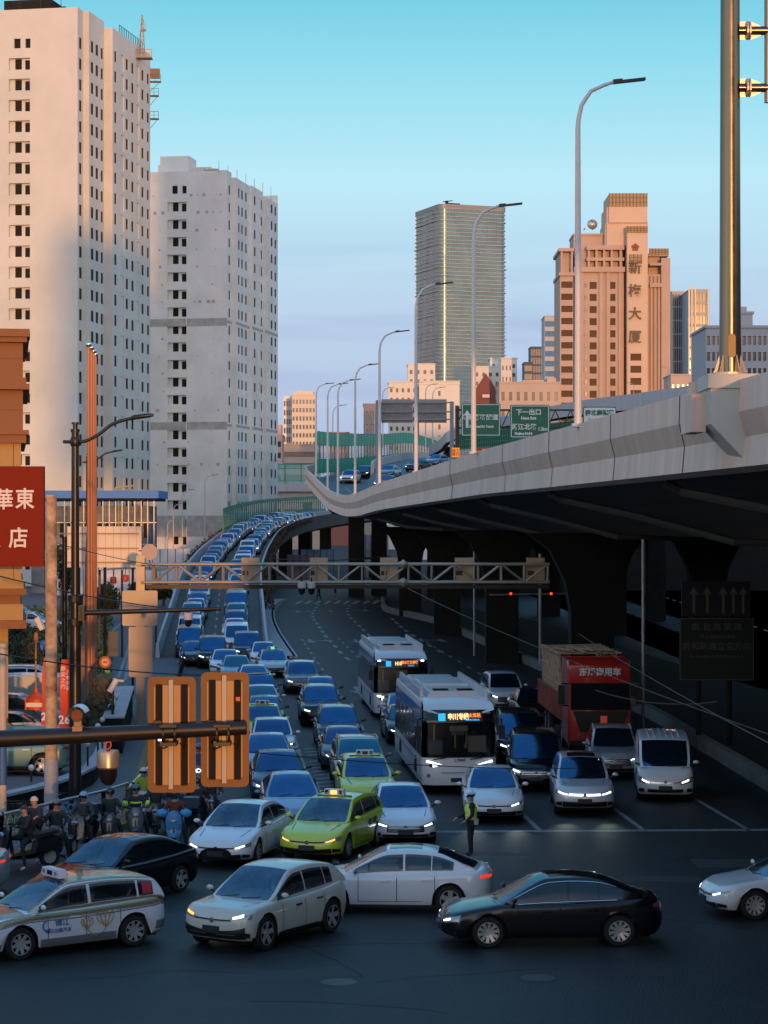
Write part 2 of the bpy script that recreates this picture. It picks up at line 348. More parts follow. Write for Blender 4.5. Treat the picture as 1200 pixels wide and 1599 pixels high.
def win_mb(mb, O, Ud, rect, k, frame=.07, mull=1, pm=0, fm=1):
    O = Vector(O); Ud = Vector(Ud).normalized(); Nn = Vector((Ud.y, -Ud.x, 0)); a, b, c, d = rect[:4]
    P = lambda u, z, q=0: O+Ud*u+Vector((0, 0, z))-Nn*q
    mb.add([P(a,c,k), P(b,c,k), P(b,d,k), P(a,d,k)], [(0,1,2,3)], pm)
    if frame:
        def bar(u0, u1, z0, z1): mb.add([P(u0,z0,k-.03), P(u1,z0,k-.03), P(u1,z1,k-.03), P(u0,z1,k-.03)], [(0,1,2,3)], fm)
        bar(a, b, c, c+frame); bar(a, b, d-frame, d); bar(a, a+frame, c, d); bar(b-frame, b, c, d)
        for i in range(mull): u = a+(b-a)*(i+1)/(mull+1); bar(u-frame/2, u+frame/2, c, d)
def put_windows(parent, items, mats, name='window', limit=100, used=0):
    """items: (O, Ud, rect, depth, frame, mullions); beyond the limit one stuff part"""
    rest = MB()
    for i, it in enumerate(items):
        if used+i < limit:
            m_ = MB(); win_mb(m_, *it); m_.build(name, mats, parent)
        else: win_mb(rest, *it)
    if rest.v: tag(rest.build(name, mats, parent), kind='stuff')
    return used+len(items)

C10, S10 = math.cos(R(10.3)), math.sin(R(10.3))
def tower(name, label, corner, zt, pitch, z_first, m_wall, spec, groups=None):
    """residential slab: front face runs left from the corner, stepped side face runs away"""
    t = thing(name, label, 'apartment tower', (corner[0], corner[1], 0)); wall = MB(); items = []
    UD = Vector((C10, -S10, 0)); VD = Vector((S10, C10, 0))     # front u dir (left->right), side dir (away)
    nfl = int((zt-z_first-1)/pitch)
    # front
    Wf = spec['front']; O = -UD*Wf; wins = []
    lo, lw = spec['loggia']                                      # left edge from O, width
    for i in range(nfl):
        z = z_first+i*pitch; top = i == nfl-1
        if top: wins += [(lo+lw*.25, lo+lw*.25+.95, z+.9, z+2.25), (lo+lw*.78, lo+lw*.78+.75, z+.9, z+2.2)]
        else: wins.append((lo, lo+lw, z+.75, z+2.45))
        for (a, b) in spec['front_w']: wins.append((a, b, z+.7, z+2.3))
    facade(wall, O, UD, Wf, 0, zt, wins, .55)
    for i in range(nfl):
        z = z_first+i*pitch; k = .55
        if i < nfl-1:
            Pq = lambda u, zz: O+UD*u+Vector((0, 0, zz))-Vector((UD.y, -UD.x, 0))*k
            wall.add([Pq(lo, z+.75), Pq(lo+lw, z+.75), Pq(lo+lw, z+2.45), Pq(lo, z+2.45)], [(0,1,2,3)])
            # sill parapet slightly proud, brown reveal slot above
            items.append((O, UD, (lo+lw*.25, lo+lw*.25+.95, z+.95, z+2.4), k-.02, 0, 0)); items.append((O, UD, (lo+lw*.72, lo+lw*.72+.85, z+.9, z+2.2), k-.02, 0, 0))
            c = O+UD*(lo+lw/2)+Vector((0, 0, z+.35)); 
        else:
            items += [(O, UD, w_, .3, 0, 0) for w_ in wins if w_[2] > z+.8 and w_[0] >= lo and w_[1] <= lo+lw+.5]
        for (a, b) in spec['front_w']: items.append((O, UD, (a, b, z+.7, z+2.3), .3, .06, 0))
    # side segments: (length, outward step before it, window offsets, z top)
    p = Vector((0, 0, 0)); ztop_prev = zt
    for seg in spec['side']:
        L, step, ws, ztp = seg
        if step:
            q = p+UD*step; wall.add([p, q, q+Vector((0,0,ztp)), p+Vector((0,0,ztp))], [(0,1,2,3)]); p = q
        wins = []
        for i in range(nfl):
            z = z_first+i*pitch
            for (a, b, kind) in ws:
                if kind == 0: wins.append((a, b, z+.75, z+2.3)); 
                elif kind == 2: wins.append((a, b, z+.15, z+2.45))
        wins = [w_ for w_ in wins if w_[3] < ztp-.4]
        facade(wall, p, VD, L, 0, ztp, wins, .12, rev=0)
        for w_ in wins:
            if w_[3]-w_[2] > 2: 
                Pq = lambda u, zz: p+VD*u+Vector((0, 0, zz))-Vector((VD.y, -VD.x, 0))*.12
                wall.add([Pq(w_[0], w_[2]), Pq(w_[1], w_[2]), Pq(w_[1], w_[3]), Pq(w_[0], w_[3])], [(0,1,2,3)])
            else: items.append((p.copy(), VD, w_, .10, .06, 1))
        wall.add([p+Vector((0,0,ztp)), p+VD*L+Vector((0,0,ztp)), p+VD*L-UD*12+Vector((0,0,ztp)), p-UD*12+Vector((0,0,ztp))], [(0,1,2,3)])
        p = p+VD*L
    wall.add([p, p-UD*Wf, p-UD*Wf+Vector((0,0,zt)), p+Vector((0,0,zt))], [(0,1,2,3)])
    wall.add([O, O+VD*26, O+VD*26+Vector((0,0,zt)), O+Vector((0,0,zt))], [(3,2,1,0)])
    wall.add([O+Vector((0,0,zt-.8)), Vector((0,0,zt-.8)), VD*26+Vector((0,0,zt-.8)), O+VD*26+Vector((0,0,zt-.8))], [(0,1,2,3)])
    wall.build('wall', m_wall, t)
    items.sort(key=lambda it: -(it[2][2]))     # highest first: those are the ones in plain view
    put_windows(t, items, [M_pane, mat('window_frame_grey', (.09, .085, .08), .6)])
    return t, UD, VD
M_render = mat('tower_render', (.60, .595, .55), .85, noise=.14, nscale=.10, bump=.08, bscale=1.5)
M_render2 = mat('bare_render', (.78, .74, .68), .9, noise=.16, nscale=.15, bump=.1, bscale=1.2)
sideA = [(2.5, 0, [(.7, 1.9, 0)], 80.2), (7.0, .85, [(.8, 2.1, 0), (3.0, 4.3, 0), (5.4, 6.5, 0)], 80.2),
         (19.0, 1.25, [(.8, 1.9, 0), (4.0, 5.5, 2), (6.4, 7.6, 0), (9.2, 10.4, 0), (11.8, 13.2, 2), (14.4, 15.6, 0), (17.3, 18.4, 0)], 79.3)]
t1, UD, VD = tower('apartment_tower', 'tall cream apartment tower under construction at the left edge with a crane on its roof', (-42.4, 310), 80.2, 2.9, 1.4, M_render,
      dict(front=24, loggia=(14.0, 3.1), front_w=[(1, 2), (5, 6.2), (8.5, 9.7)], side=sideA))
# roof gear on tower one
mb = MB(); O = Vector((0, 0, 80.2))
for k in range(14): a = UD*(-.3)+VD*(14+k*.9)+UD*2; mb.tube([a+O-Vector((0,0,.9)), a+O+Vector((0,0,.5))], .05, 5)
mb.beam(UD*1.7+VD*14+O+Vector((0,0,.5)), UD*1.7+VD*26+O+Vector((0,0,.5)), .06, .06)
mb.build('roof_railing', M_dark, t1)
mb = MB()
for k, h in ((4, 1.6), (9, 1.4), (14, 1.8)): mb.tube([UD*(-k*.6)+O, UD*(-k*.6)+O+Vector((0,0,h))], .04, 5)
mb.build('antenna', M_dark, t1)
mb = MB(); mb.obox(-UD*9+VD*8+Vector((0,0,81)), (7, 6, 3.4), -R(10.3)); mb.obox(-UD*4.6+VD*7+Vector((0,0,80.8)), (1.6, 2, 2), -R(10.3)); mb.build('roof_plant_room', M_concd, t1)
def mast_crane(loc):
    t = thing('rooftop_crane', 'small yellow lattice derrick standing at the back edge of the left tower roof', 'crane', loc)
    m = mat('crane_yellow', (.35, .20, .06), .6, noise=.3); mb = MB(); H = 5.6
    for i in range(9):
        z0 = i*H/9; s0 = .75*(1-i/10.5); s1 = .75*(1-(i+1)/10.5); z1 = (i+1)*H/9
        for a, b in ((-1,-1),(1,-1),(1,1),(-1,1)):
            mb.beam((a*s0/2, b*s0/2, z0), (a*s1/2, b*s1/2, z1), .09, .09)
        mb.beam((-s0/2, -s0/2, z0), (s1/2, -s1/2, z1), .06, .06); mb.beam((s0/2, -s0/2, z0), (s0/2, s0/2, z0), .06, .06); mb.beam((-s0/2, -s0/2, z0), (s0/2, -s0/2, z0), .06, .06)
    mb.build('mast', m, t)
    mb = MB(); mb.box(-.15, .55, -.2, .2, 3.2, 3.5); mb.beam((0,0,5.5), (.55, 0, 3.4), .07, .07); mb.tube([(-.9,0,0), (0,0,4.4)], .03, 5); mb.build('boom', m, t)
    mb = MB(); mb.box(-1.5, 1.5, -.9, .9, -.9, -.75)
    for x in (-1.5, -.5, .5, 1.5): mb.beam((x, -.9, -.8), (x, -.9, .3), .06, .06)
    mb.beam((-1.5, -.9, .3), (1.5, -.9, .3), .06, .06); mb.beam((-1.5, -.9, -.2), (1.5, -.9, -.2), .05, .05); mb.build('platform', m, t)
    return t
mast_crane(W(222, 82, 331))
def hanging_platform(loc, s, lab):
    t = thing('hanging_platform', lab, 'work platform', loc); m = mat('scaffold_steel', (.20, .14, .08), .6)
    mb = MB(); mb.box(0, 1.7*s, -.5, .5, 0, .12); 
    if s > .9: mb.box(.1, 1.5, -.4, .4, .6, 2.0)
    mb.build('deck', m, t); mb = MB()
    for x in (0, .85*s, 1.7*s): mb.beam((x, -.5, 0), (x, -.5, 1.1), .07, .07)
    mb.beam((0, -.5, 1.1), (1.7*s, -.5, 1.1), .07, .07); mb.beam((0, -.5, .55), (1.7*s, -.5, .55), .05, .05); mb.beam((0,0,-.05), (1.7*s, 0, -.05), .1, .1); mb.beam((0, 0, -1.4), (1.5*s, 0, 0), .07, .07)
    mb.build('guard_rail', m, t)
for px, py, s, la in ((234, 128, 1, 'boxed brown hanging work platform, topmost of three at the back of the left tower'), (234, 150, .8, 'small brown hanging work platform, middle of three at the back of the left tower'), (234, 186, .8, 'small brown hanging work platform, lowest of three at the back of the left tower')): hanging_platform(W(px, py, 338), s, la)

sideB = [(3.2, 0, [(1.2, 2.2, 0)], 67.8), (9.5, .75, [(1.6, 2.6, 0), (3.8, 4.9, 0), (6.6, 7.7, 0)], 67.0), (8.0, .5, [(1.4, 2.6, 0), (4.8, 6.0, 2), (6.5, 7.5, 0)], 67.0), (9.5, .5, [(1.4, 2.6, 2), (4.0, 5.4, 0), (7.0, 8.3, 0)], 66.2)]
t2, _, _ = tower('apartment_tower', 'shorter bare grey apartment tower with a dark band round it, right of the cream tower', (-26.3, 375), 67.8, 2.95, 1.2, M_render2,
      dict(front=20, loggia=(9.7, 3.3), front_w=[(2, 3), (5, 6)], side=sideB))
mb = MB(); M_stain = mat('cement_band', (.46, .43, .39), .95, noise=.3, nscale=.8)
for z0, h in ((9.2+(812-500)/3500*375-.9, 1.3), (9.2+(812-664)/3500*375-.7, 1.3), (9.2-(838-812)/3500*375, 3.5)):
    mb = MB()
    P = lambda u, k, z: Vector((0, 0, 0))+UD*u+VD*k+Vector((0, 0, z))
    n = Vector((UD.y, -UD.x, 0))*.03; nv = Vector((VD.y, -VD.x, 0))*.03
    mb.add([P(-20,0,z0)+n, P(-7.1,0,z0)+n, P(-7.1,0,z0+h)+n, P(-20,0,z0+h)+n], [(0,1,2,3)])
    mb.add([P(-6.9,0,z0)+n, P(0,0,z0)+n, P(0,0,z0+h)+n, P(-6.9,0,z0+h)+n], [(0,1,2,3)])
    mb.build('cement_band', M_stain, t2)
    p_ = Vector((0, 0, 0)); m_ = MB()
    for (L_, st_, _w, _z) in sideB:
        p_ = p_+UD*st_; a_ = p_+nv+Vector((0, 0, z0)); b_ = p_+VD*L_+nv+Vector((0, 0, z0))
        if h < 2: m_.add([a_+Vector((0,0,.5)), b_+Vector((0,0,.5)), b_+Vector((0,0,.98)), a_+Vector((0,0,.98))], [(0,1,2,3)])
        p_ = p_+VD*L_
    if m_.v: m_.build('side_band', M_stain, t2)
mb = MB()    # tie holes of the scaffold, rows of small patches on the front
rnd = random.Random(3)
for (py, xs) in ((303, 12), (330, 10), (470, 11), (640, 6), (725, 5), (358, 4), (388, 4), (415, 4), (443, 3), (528, 3), (555, 4), (582, 3), (610, 3), (690, 3)):
    for i in range(xs):
        u = -13.2+12.8*(i+.5)/xs+rnd.uniform(-.2, .2); z0 = 9.2+(812-py)/3500*375
        if -10.4 < u < -6.8: continue
        s = rnd.choice([.07, .11, .16, .24])*rnd.uniform(.8, 1.2); n = Vector((UD.y, -UD.x, 0))*.04; P = lambda a, zz: UD*a+Vector((0, 0, zz))+n
        mb.add([P(u-s, z0-s), P(u+s, z0-s), P(u+s, z0+s), P(u-s, z0+s)], [(0,1,2,3)])
tag(mb.build('patch_mark', M_stain, t2), kind='stuff')
mb = MB(); O = Vector((0, 0, 67.0)); A = -R(10.3)
mb.obox(-UD*9.8+VD*5+O+Vector((0,0,1.6)), (5.0, 5, 4.4), A); mb.obox(-UD*11.8+VD*5+O+Vector((0,0,.8)), (2, 4, 3.2), A); mb.obox(-UD*5.8+VD*7+O+Vector((0,0,1)), (3, 3, 2.6), A)
mb.build('roof_plant_room', M_render2, t2)
mb = MB()
for k in range(3): mb.lathe([(0, .9), (.5, .9), (.5, .7), (.3, .6), (.3, 0)], -UD*(4.6-k*.8)+VD*4+O+Vector((0,0,.8)), 8)
for k in range(7): a = -UD*1.4+VD*(k*5.0)+UD*(k*.32); mb.tube([a+O, a+O+Vector((0,0,2.4))], .05, 5)
mb.build('roof_vent', M_steel, t2)

# --- glass skyscraper
def round_rect_path(w_, d_, r, n=8, bow=0):
    pts = []
    for cx, cy, a in ((w_/2-r, d_/2-r, 0), (-w_/2+r, d_/2-r, 90), (-w_/2+r, -d_/2+r, 180), (w_/2-r, -d_/2+r, 270)):
        for k in range(n+1): t = R(a+90*k/n); pts.append(Vector((cx+r*math.cos(t), cy+r*math.sin(t), 0)))
    return pts
def glass_tower():
    a = math.radians(-20.4+0); t = thing('glass_skyscraper', 'tall curved-corner glass skyscraper with pale horizontal fins on every floor', 'skyscraper', (0, 0, 0))
    zt = 164.0; s = 35.4; c0 = Vector((27.7, 1100, 0)); ud = Vector((.937, .35, 0)); vd = Vector((-.35, .937, 0)); ctr = c0+ud*s/2+vd*s/2
    base = round_rect_path(s, s, 3.2, 6); rot = lambda p: ctr+ud*p.x+vd*p.y
    gm = mat('tower_glass', (.105, .165, .19), .2, metal=.85, noise=.3, nscale=.12); fm = mat('tower_fin', (.36, .385, .38), .4, metal=.3)
    wl = MB(); P = [rot(p) for p in base]; P.append(P[0]); wl.grid([[p, p+Vector((0, 0, zt))] for p in P], flip=True); wl.add([p+Vector((0,0,zt-.5)) for p in P[:-1]], [tuple(range(len(P)-1))]); wl.build('glass_wall', gm, t, smooth=40)
    # fins that swell in waves along each face
    n = 0; z_ = 6.0
    dense = []
    for i in range(len(base)):
        p, q = base[i], base[(i+1)%len(base)]; L = (q-p).length; k = max(1, int(L/1.6))
        for j in range(k): dense.append(p.lerp(q, j/k))
    while z_ < zt-1:
        mb = MB(); rows = []
        for p in dense+[dense[0]]:
            wv = .35+.35*max(0, math.sin(p.x*.36+p.y*.36+.6*n)) + (.25 if n % 3 == 0 else 0)
            o_ = rot(p*(1+wv/17.7)); i_ = rot(p*.996); rows.append([i_+Vector((0,0,z_)), o_+Vector((0,0,z_)), o_+Vector((0,0,z_+.30)), i_+Vector((0,0,z_+.30))])
        mb.grid(rows, flip=True); rows = [[r_[0]+Vector((0,0,1.9)), r_[0].lerp(r_[1], .6)+Vector((0,0,1.9)), r_[0].lerp(r_[1], .6)+Vector((0,0,2.15)), r_[0]+Vector((0,0,2.15))] for r_ in rows]; mb.grid(rows, flip=True); mb.build('fin', fm, t); z_ += 3.86; n += 1
    mb = MB()
    for side in (0, 1):
        for k in range(1, 22):
            p = Vector((-s/2+s*k/22, -s/2-.12, 0)) if side == 0 else Vector((-s/2-.12, -s/2+s*k/22, 0))
            q = rot(p); mb.beam(q, q+Vector((0,0,zt-1)), .07, .07)
    tag(mb.build('mullion', mat('mullion', (.20, .21, .20), .4, metal=.4), t), kind='stuff')
    mb = MB()
    for p, (a_, b_, h) in ((Vector((-12, -12, 0)), (1.2, 1.2, 3.4)), (Vector((-9, -12, 0)), (7, 3, 2.2)), (Vector((3, -13, 0)), (3, 2, 1.6)), (Vector((12, -12, 0)), (6, 2, 1.2))): mb.obox(rot(p)+Vector((0,0,zt+h/2-.4)), (a_, b_, h), .35)
    mb.beam(rot(Vector((-14,-12,0)))+Vector((0,0,zt+2.4)), rot(Vector((-9,-12,0)))+Vector((0,0,zt+3.2)), .4, .4); mb.build('roof_equipment', M_concd, t)
    mb = MB()
    rr_ = [rot(p*1.02) for p in base]; rr_.append(rr_[0]); mb.grid([[p+Vector((0,0,zt-1.5)), p+Vector((0,0,zt+.6))] for p in rr_], flip=True); mb.build('parapet', mat('tower_parapet', (.22, .22, .21), .5, metal=.3), t)
glass_tower()

# --- pink office building with vertical characters
def pink_office():
    d = 650.0; k = d/F
    t = thing('office_building', 'pink stone office tower with four large vertical Chinese characters and a dish on its roof', 'office building', ((960-600)*k, d, 0))
    px = lambda x: (x-960)*k; pz = lambda y: CAMZ+(HOR-y)*k
    mp_ = mat('pink_stone', (.44, .33, .27), .8, noise=.1, nscale=.15); mc_ = mat('cream_stone', (.56, .42, .32), .8, noise=.08, nscale=.1); mt = mat('brown_panel', (.25, .18, .10), .5)
    body = MB(); cream = MB(); wins = []
    def blk(x0, x1, y0, dz0, depth, ytop, tgt, wl=()):
        O = Vector((px(x0), dz0, 0)); wd = px(x1)-px(x0); zt = pz(ytop)
        ws = [(px(a)-px(x0), px(b)-px(x0), pz(yb), pz(ya)) for a, b, ya, yb in wl]
        facade(tgt, O, (1, 0, 0), wd, 0, zt, ws, .5)
        tgt.add([(px(x0), dz0, 0), (px(x0), dz0+depth, 0), (px(x0), dz0+depth, zt), (px(x0), dz0, zt)], [(3,2,1,0)])
        tgt.add([(px(x1), dz0, 0), (px(x1), dz0+depth, 0), (px(x1), dz0+depth, zt), (px(x1), dz0, zt)], [(0,1,2,3)])
        tgt.add([(px(x0), dz0, zt), (px(x1), dz0, zt), (px(x1), dz0+depth, zt), (px(x0), dz0+depth, zt)], [(0,1,2,3)])
        tgt.add([(px(x0), dz0+depth, 0), (px(x1), dz0+depth, 0), (px(x1), dz0+depth, zt), (px(x0), dz0+depth, zt)], [(3,2,1,0)])
        for w_ in ws: wins.append((O, (1, 0, 0), w_, .45, .12, 2 if w_[1]-w_[0] > 2 else 1))
    fl = [y for y in range(438, 650, 19)]
    blk(876, 897, 0, 2.5, 22, 425, body, [(878, 896, y, y+10) for y in fl])
    body.box(px(874), px(900), 1.6, 24, pz(429), pz(424)); body.box(px(874), px(898), 1.6, 24, pz(391), pz(386))
    body.box(px(877), px(896), 4.5, 22, pz(424), pz(391)); body.box(px(877), px(880), 2, 3, pz(424), pz(391)); body.box(px(893), px(896), 2, 3, pz(424), pz(391))
    blk(901, 977, 0, 3.5, 20, 420, body, [(923+.0, 934, y, y+11) for y in fl]+[(954, 963.5, y, y+11) for y in fl]+[(922, 925.5, y+2, y+8) for y in []]+[(922.5-.0, 922.6, 1, 2)][:0])
    for x in (907, 938, 949, 968): body.box(px(x), px(x+6), 2.9, 3.45, 0, pz(421))          # piers
    body.box(px(898), px(978), 2.2, 24, pz(423), pz(415))
    body.box(px(903), px(977), 5.5, 22, pz(415), pz(383)); 
    for x in (920, 932, 944, 956, 970): body.box(px(x), px(x+3.5), 3.2, 5.4, pz(415), pz(383))
    body.box(px(918), px(977), 2.6, 22, pz(388), pz(381)); body.box(px(918), px(977), 3.0, 5.6, pz(405), pz(400)); body.box(px(900), px(948), 8, 22, pz(383), pz(362)); body.box(px(899), px(949), 7.6, 22.4, pz(362), pz(359))
    blk(980, 1012, 0, 0, 20, 352, cream, [(985, 1002, y, y+11) for y in fl if y > 540]); cream.box(px(950), px(1014), 4, 20, pz(380), pz(320)); cream.box(px(953), px(1013), 3.2, 20, pz(345), pz(318))
    cream.box(px(953.5), px(1013), 3.4, 20, pz(320), pz(300)); cream.box(px(948), px(1015), 5, 20, pz(383), pz(345)); cream.box(px(1003), px(1016), 6, 20, 0, pz(340))
    blk(1012, 1048, 0, 5, 20, 425, body)
    for x in (1019, 1025, 1031, 1037): body.box(px(x), px(x+2.6), 4.2, 4.98, 0, pz(428))
    body.box(px(1036), px(1050), 3.9, 25, 0, pz(400)); body.box(px(1018), px(1036), 8, 22, pz(425), pz(396)); body.box(px(1016), px(1049), 6, 24.5, pz(396), pz(392))
    body.box(px(1018), px(1038), 3.6, 7, pz(446), pz(440)); body.box(px(1018), px(1038), 3.6, 7, pz(412), pz(408))
    body.build('wall', mp_, t); cream.build('centre_slab', mc_, t)
    p = MB()
    for x0, x1, ya, yb, yy in ((953.5, 1013, 299, 320, 3.25), (980.5, 1011, 353, 363, -.2), (1018, 1048, 384, 394, 5.8), (984, 1002, 397, 412, -.2)):
        p.box(px(x0), px(x1), yy-.15, yy+.1, pz(yb), pz(ya))
        n = max(2, int((x1-x0)/5))
        for i in range(n+1): a = px(x0)+(px(x1)-px(x0))*i/n; p.box(a-.1, a+.1, yy-.3, yy-.15, pz(yb), pz(ya), 1)
        for q in range(1, 3): zz = pz(yb)+(pz(ya)-pz(yb))*q/3; p.box(px(x0), px(x1), yy-.28, yy-.17, zz-.08, zz+.08, 1)
    p.build('roof_screen', [mt, mat('panel_joint', (.12, .08, .05), .6)], t)
    sp = MB()
    for x in (909, 923): 
        for y in fl: sp.box(px(x if x < 915 else 915.5), px((x if x < 915 else 915.5)+3), 3.30, 3.42, pz(y+8), pz(y+2), 0)
    sp.build('window_strip', M_glass, t)
    put_windows(t, wins, [mat('amber_glass', (.06, .028, .012), .4, spec=.12, noise=.8, nscale=.25, c2=(.015, .012, .012)), mat('bronze_frame', (.12, .065, .035), .6, spec=.2)])
    dk = mat('sign_bronze', (.035, .028, .025), .5)
    for ch, y in (('新', 419), ('梅', 455), ('大', 491), ('厦', 527)):
        text(ch, 3.9, dk, t, (px(992), -.5, pz(y)), bold=.05, ext=.12, name='character')
    mb = MB(); c = Vector((px(992.5), -.25, pz(386)))
    for i in range(5): a = R(90+72*i); mb.sphere(c+Vector((math.cos(a)*.65, 0, math.sin(a)*.65)), .5, 8, sc=(1, .3, 1))
    mb.sphere(c, .35, 8, sc=(1, .5, 1)); mb.build('emblem', mat('emblem_red', (.22, .05, .03), .5), t)
    ds = thing('satellite_dish', 'grey satellite dish on the roof of the pink office tower', 'satellite dish', tuple(W(926, 359, 660)))
    mb = MB(); M_ = Matrix.Rotation(R(-25), 3, 'Y'); prof = [(1.5*math.sin(R(a)), 1.2*(1-math.cos(R(a)))) for a in range(0, 91, 15)]
    tmp = MB(); tmp.lathe(prof, (0,0,0), 14, 'Y'); mb.add([M_@Vector((v[0], -v[1]*.2+v[1], v[2]))+Vector((0, 0, 1.8)) for v in tmp.v], tmp.f); mb.build('reflector', M_steel, ds, smooth=50)
    mb = MB(); mb.tube([(0, 0, 0), (.2, 0, 1.6)], .18, 6); mb.tube([(.2, 0, 1.9), (-.5, -.9, 2.9)], .06, 5); mb.tube([(-2.6, 0, 0), (-2.2, 0, .6)], .15, 6); mb.build('stand', M_dark, ds)
pink_office()

# --- generic distant block with ribbon or punched windows
def block(name, label, cat, px0, px1, ytop, d, depth, mw, wins='grid', nx=5, floor=3.1, mg=None, ybot=None, side=0, wf=.55, hf=.5, roofs=(), cols=None, group=None):
    k = d/F; t = thing(name, label, cat, ((px0-600)*k, d, 0), group=group); wd = (px1-px0)*k; zt = CAMZ+(HOR-ytop)*k; z0 = 0
    wall = MB(); ws = []; items = []
    n = int((zt-1)/floor)
    for i in range(n):
        z_ = zt-1.0-(i+1)*floor+.6
        if z_ < 1: break
        if wins == 'ribbon': ws.append((wd*.02, wd*.98, z_+.3, z_+.3+floor*hf))
        elif wins == 'grid':
            for j in range(nx):
                if cols and j not in cols: continue
                c = wd*(j+.5)/nx; h = wd/nx*wf/2; ws.append((c-h, c+h, z_+.3, z_+.3+floor*hf))
    ws.sort(key=lambda w_: -w_[2]); vis = [w_ for w_ in ws if w_[3] > 12]; ws = vis
    facade(wall, (0, 0, 0), (1, 0, 0), wd, z0, zt, ws, .25)
    wall.add([(0,0,0),(0,depth,0),(0,depth,zt),(0,0,zt)], [(3,2,1,0)]); wall.add([(wd,0,0),(wd,depth,0),(wd,depth,zt),(wd,0,zt)], [(0,1,2,3)])
    wall.add([(0,0,zt),(wd,0,zt),(wd,depth,zt),(0,depth,zt)], [(0,1,2,3)]); wall.add([(0,depth,0),(wd,depth,0),(wd,depth,zt),(0,depth,zt)], [(3,2,1,0)])
    wall.box(-.2, wd+.2, -.2, depth+.2, zt, zt+.35)
    wall.build('wall', mw, t)
    put_windows(t, [((0,0,0), (1,0,0), w_, .22, .07, (max(1, int((w_[1]-w_[0])/2.2)) if wins == 'ribbon' else 1)) for w_ in ws], [mg or M_glass, mat('window_frame_grey', (.09, .085, .08), .6)])
    for (a, b, h) in roofs:
        m_ = MB(); m_.box(wd*a, wd*b, depth*.2, depth*.8, zt+.3, zt+h); m_.build('roof_plant_room', mw, t)
    return t, wd, zt
m_wh = mat('white_tile', (.66, .63, .57), .7, noise=.06, nscale=.2); m_gy = mat('grey_tile', (.42, .42, .44), .7, noise=.1, nscale=.2); m_be = mat('beige_tile', (.46, .37, .31), .8, noise=.08, nscale=.2)
m_rd = mat('maroon_tile', (.20, .07, .06), .8); m_bw = mat('blue_window', (.04, .17, .34), .45, spec=.2)
block('office_block', 'slim grey glass tower right of the pink tower, lit edges on its corner', 'office building', 1050, 1078, 456, 820, 20, mat('pale_curtain_wall', (.26, .29, .32), .5, metal=.1), 'grid', 8, 5, wf=.75, hf=.9)
t_, wd, zt = block('office_block', 'grey glass tower with bright vertical gold edges, right of the pink tower', 'office building', 1077, 1108, 453, 800, 20, mat('pale_curtain_wall', (.26, .29, .32), .5, metal=.1), 'grid', 6, 4, wf=.85, hf=.8)
mb = MB()
for x in (-.4, .6, wd*.25, wd*.9): mb.box(x, x+.5, -.7, -.21, 0, zt+1.2)
mb.build('edge_fin', mat('edge_fin', (.6, .56, .46), .5), t_)
block('office_block', 'grey tower with blue window bands left of the pink tower', 'office building', 851, 878, 494, 900, 18, m_gy, 'ribbon', floor=4.0, mg=m_bw, hf=.55)
block('office_block', 'dark blue glass block with a stepped top, far left of the pink tower', 'office building', 829, 852, 542, 1200, 18, mat('dark_curtain', (.07, .10, .15), .6, spec=.2), 'grid', 6, 4.5, wf=.8, hf=.8)
block('office_block', 'lower dark blue glass block beside the stepped glass block', 'office building', 819, 832, 566, 1190, 18, mat('dark_curtain', (.07, .10, .15), .6, spec=.2), 'ribbon', floor=4.5, hf=.7)
block('office_block', 'long pale blue-grey office block at the right edge behind the steel post', 'office building', 1103, 1215, 512, 300, 14, mat('pale_blue_render', (.36, .38, .42), .8), 'grid', 14, 2.15, wf=.62, hf=.55)
block('office_block', 'pale grey block rising above the office block at the right edge', 'office building', 1155, 1176, 490, 320, 8, m_gy, 'grid', 3, 3, roofs=((.2, .7, 1.2),))
block('low_building', 'low beige building with arched windows right of the pink tower', 'building', 1048, 1103, 586, 560, 14, m_be, 'grid', 7, 4.6, wf=.45, hf=.55)
block('low_building', 'long beige building behind the green road signs', 'building', 780, 875, 598, 600, 16, m_be, 'grid', 8, 4.6, wf=.4, hf=.5, roofs=((.4, .75, 1.0), (.8, .95, 1.6)))
block('low_building', 'white flat-topped building in front of the glass skyscraper on its right', 'building', 783, 800, 560, 720, 12, m_wh, 'grid', 3, 3.6, wf=.4, hf=.4)
for x0, x1, yt, d, la in ((607, 652, 597, 700, 'white apartment block with small square windows, leftmost of the white cluster'), (637, 680, 569, 730, 'tallest white apartment block of the cluster, left of the skyscraper base'),
                         (660, 718, 596, 705, 'wide white apartment block in the middle of the white cluster'), (740, 782, 573, 740, 'white apartment block with maroon gable right of the tall street lamp'), (766, 808, 560, 752, 'white apartment block at the right end of the white cluster')):
    t_, wd, zt = block('apartment_block', la, 'apartment block', x0, x1, yt, d, 13, m_wh, 'grid', max(3, int((x1-x0)/9)), 3.0, wf=.42, hf=.42, mg=mat('brown_window', (.10, .07, .05), .4), group='white apartment blocks by the skyscraper')
    if x0 in (637, 660, 740, 766):
        g_ = MB(); gx = wd*(.15 if x0 in (660,) else .45); ht = zt*(.86 if x0 < 700 else .93)
        g_.prism([(gx-3.2, 5), (gx+3.2, 5), (gx+3.2, ht-3), (gx, ht+2), (gx-3.2, ht-3)], -1.2, -.22, 'Y'); g_.build('maroon_bay', m_rd, t_)
        g_ = MB(); gz = ht-6
        while gz > 20: g_.box(gx-1.2, gx+1.2, -2.0, -1.22, gz, gz+1.0); gz -= 3
        g_.build('balcony', m_wh, t_)
block('apartment_block', 'plain white slab block with one column of balconies, left of the gantry sign', 'apartment block', 655, 718, 600, 640, 10, m_wh, 'grid', 5, 3.2, wf=.3, hf=.45, cols=(2,), mg=mat('brown_window', (.10, .07, .05), .4))
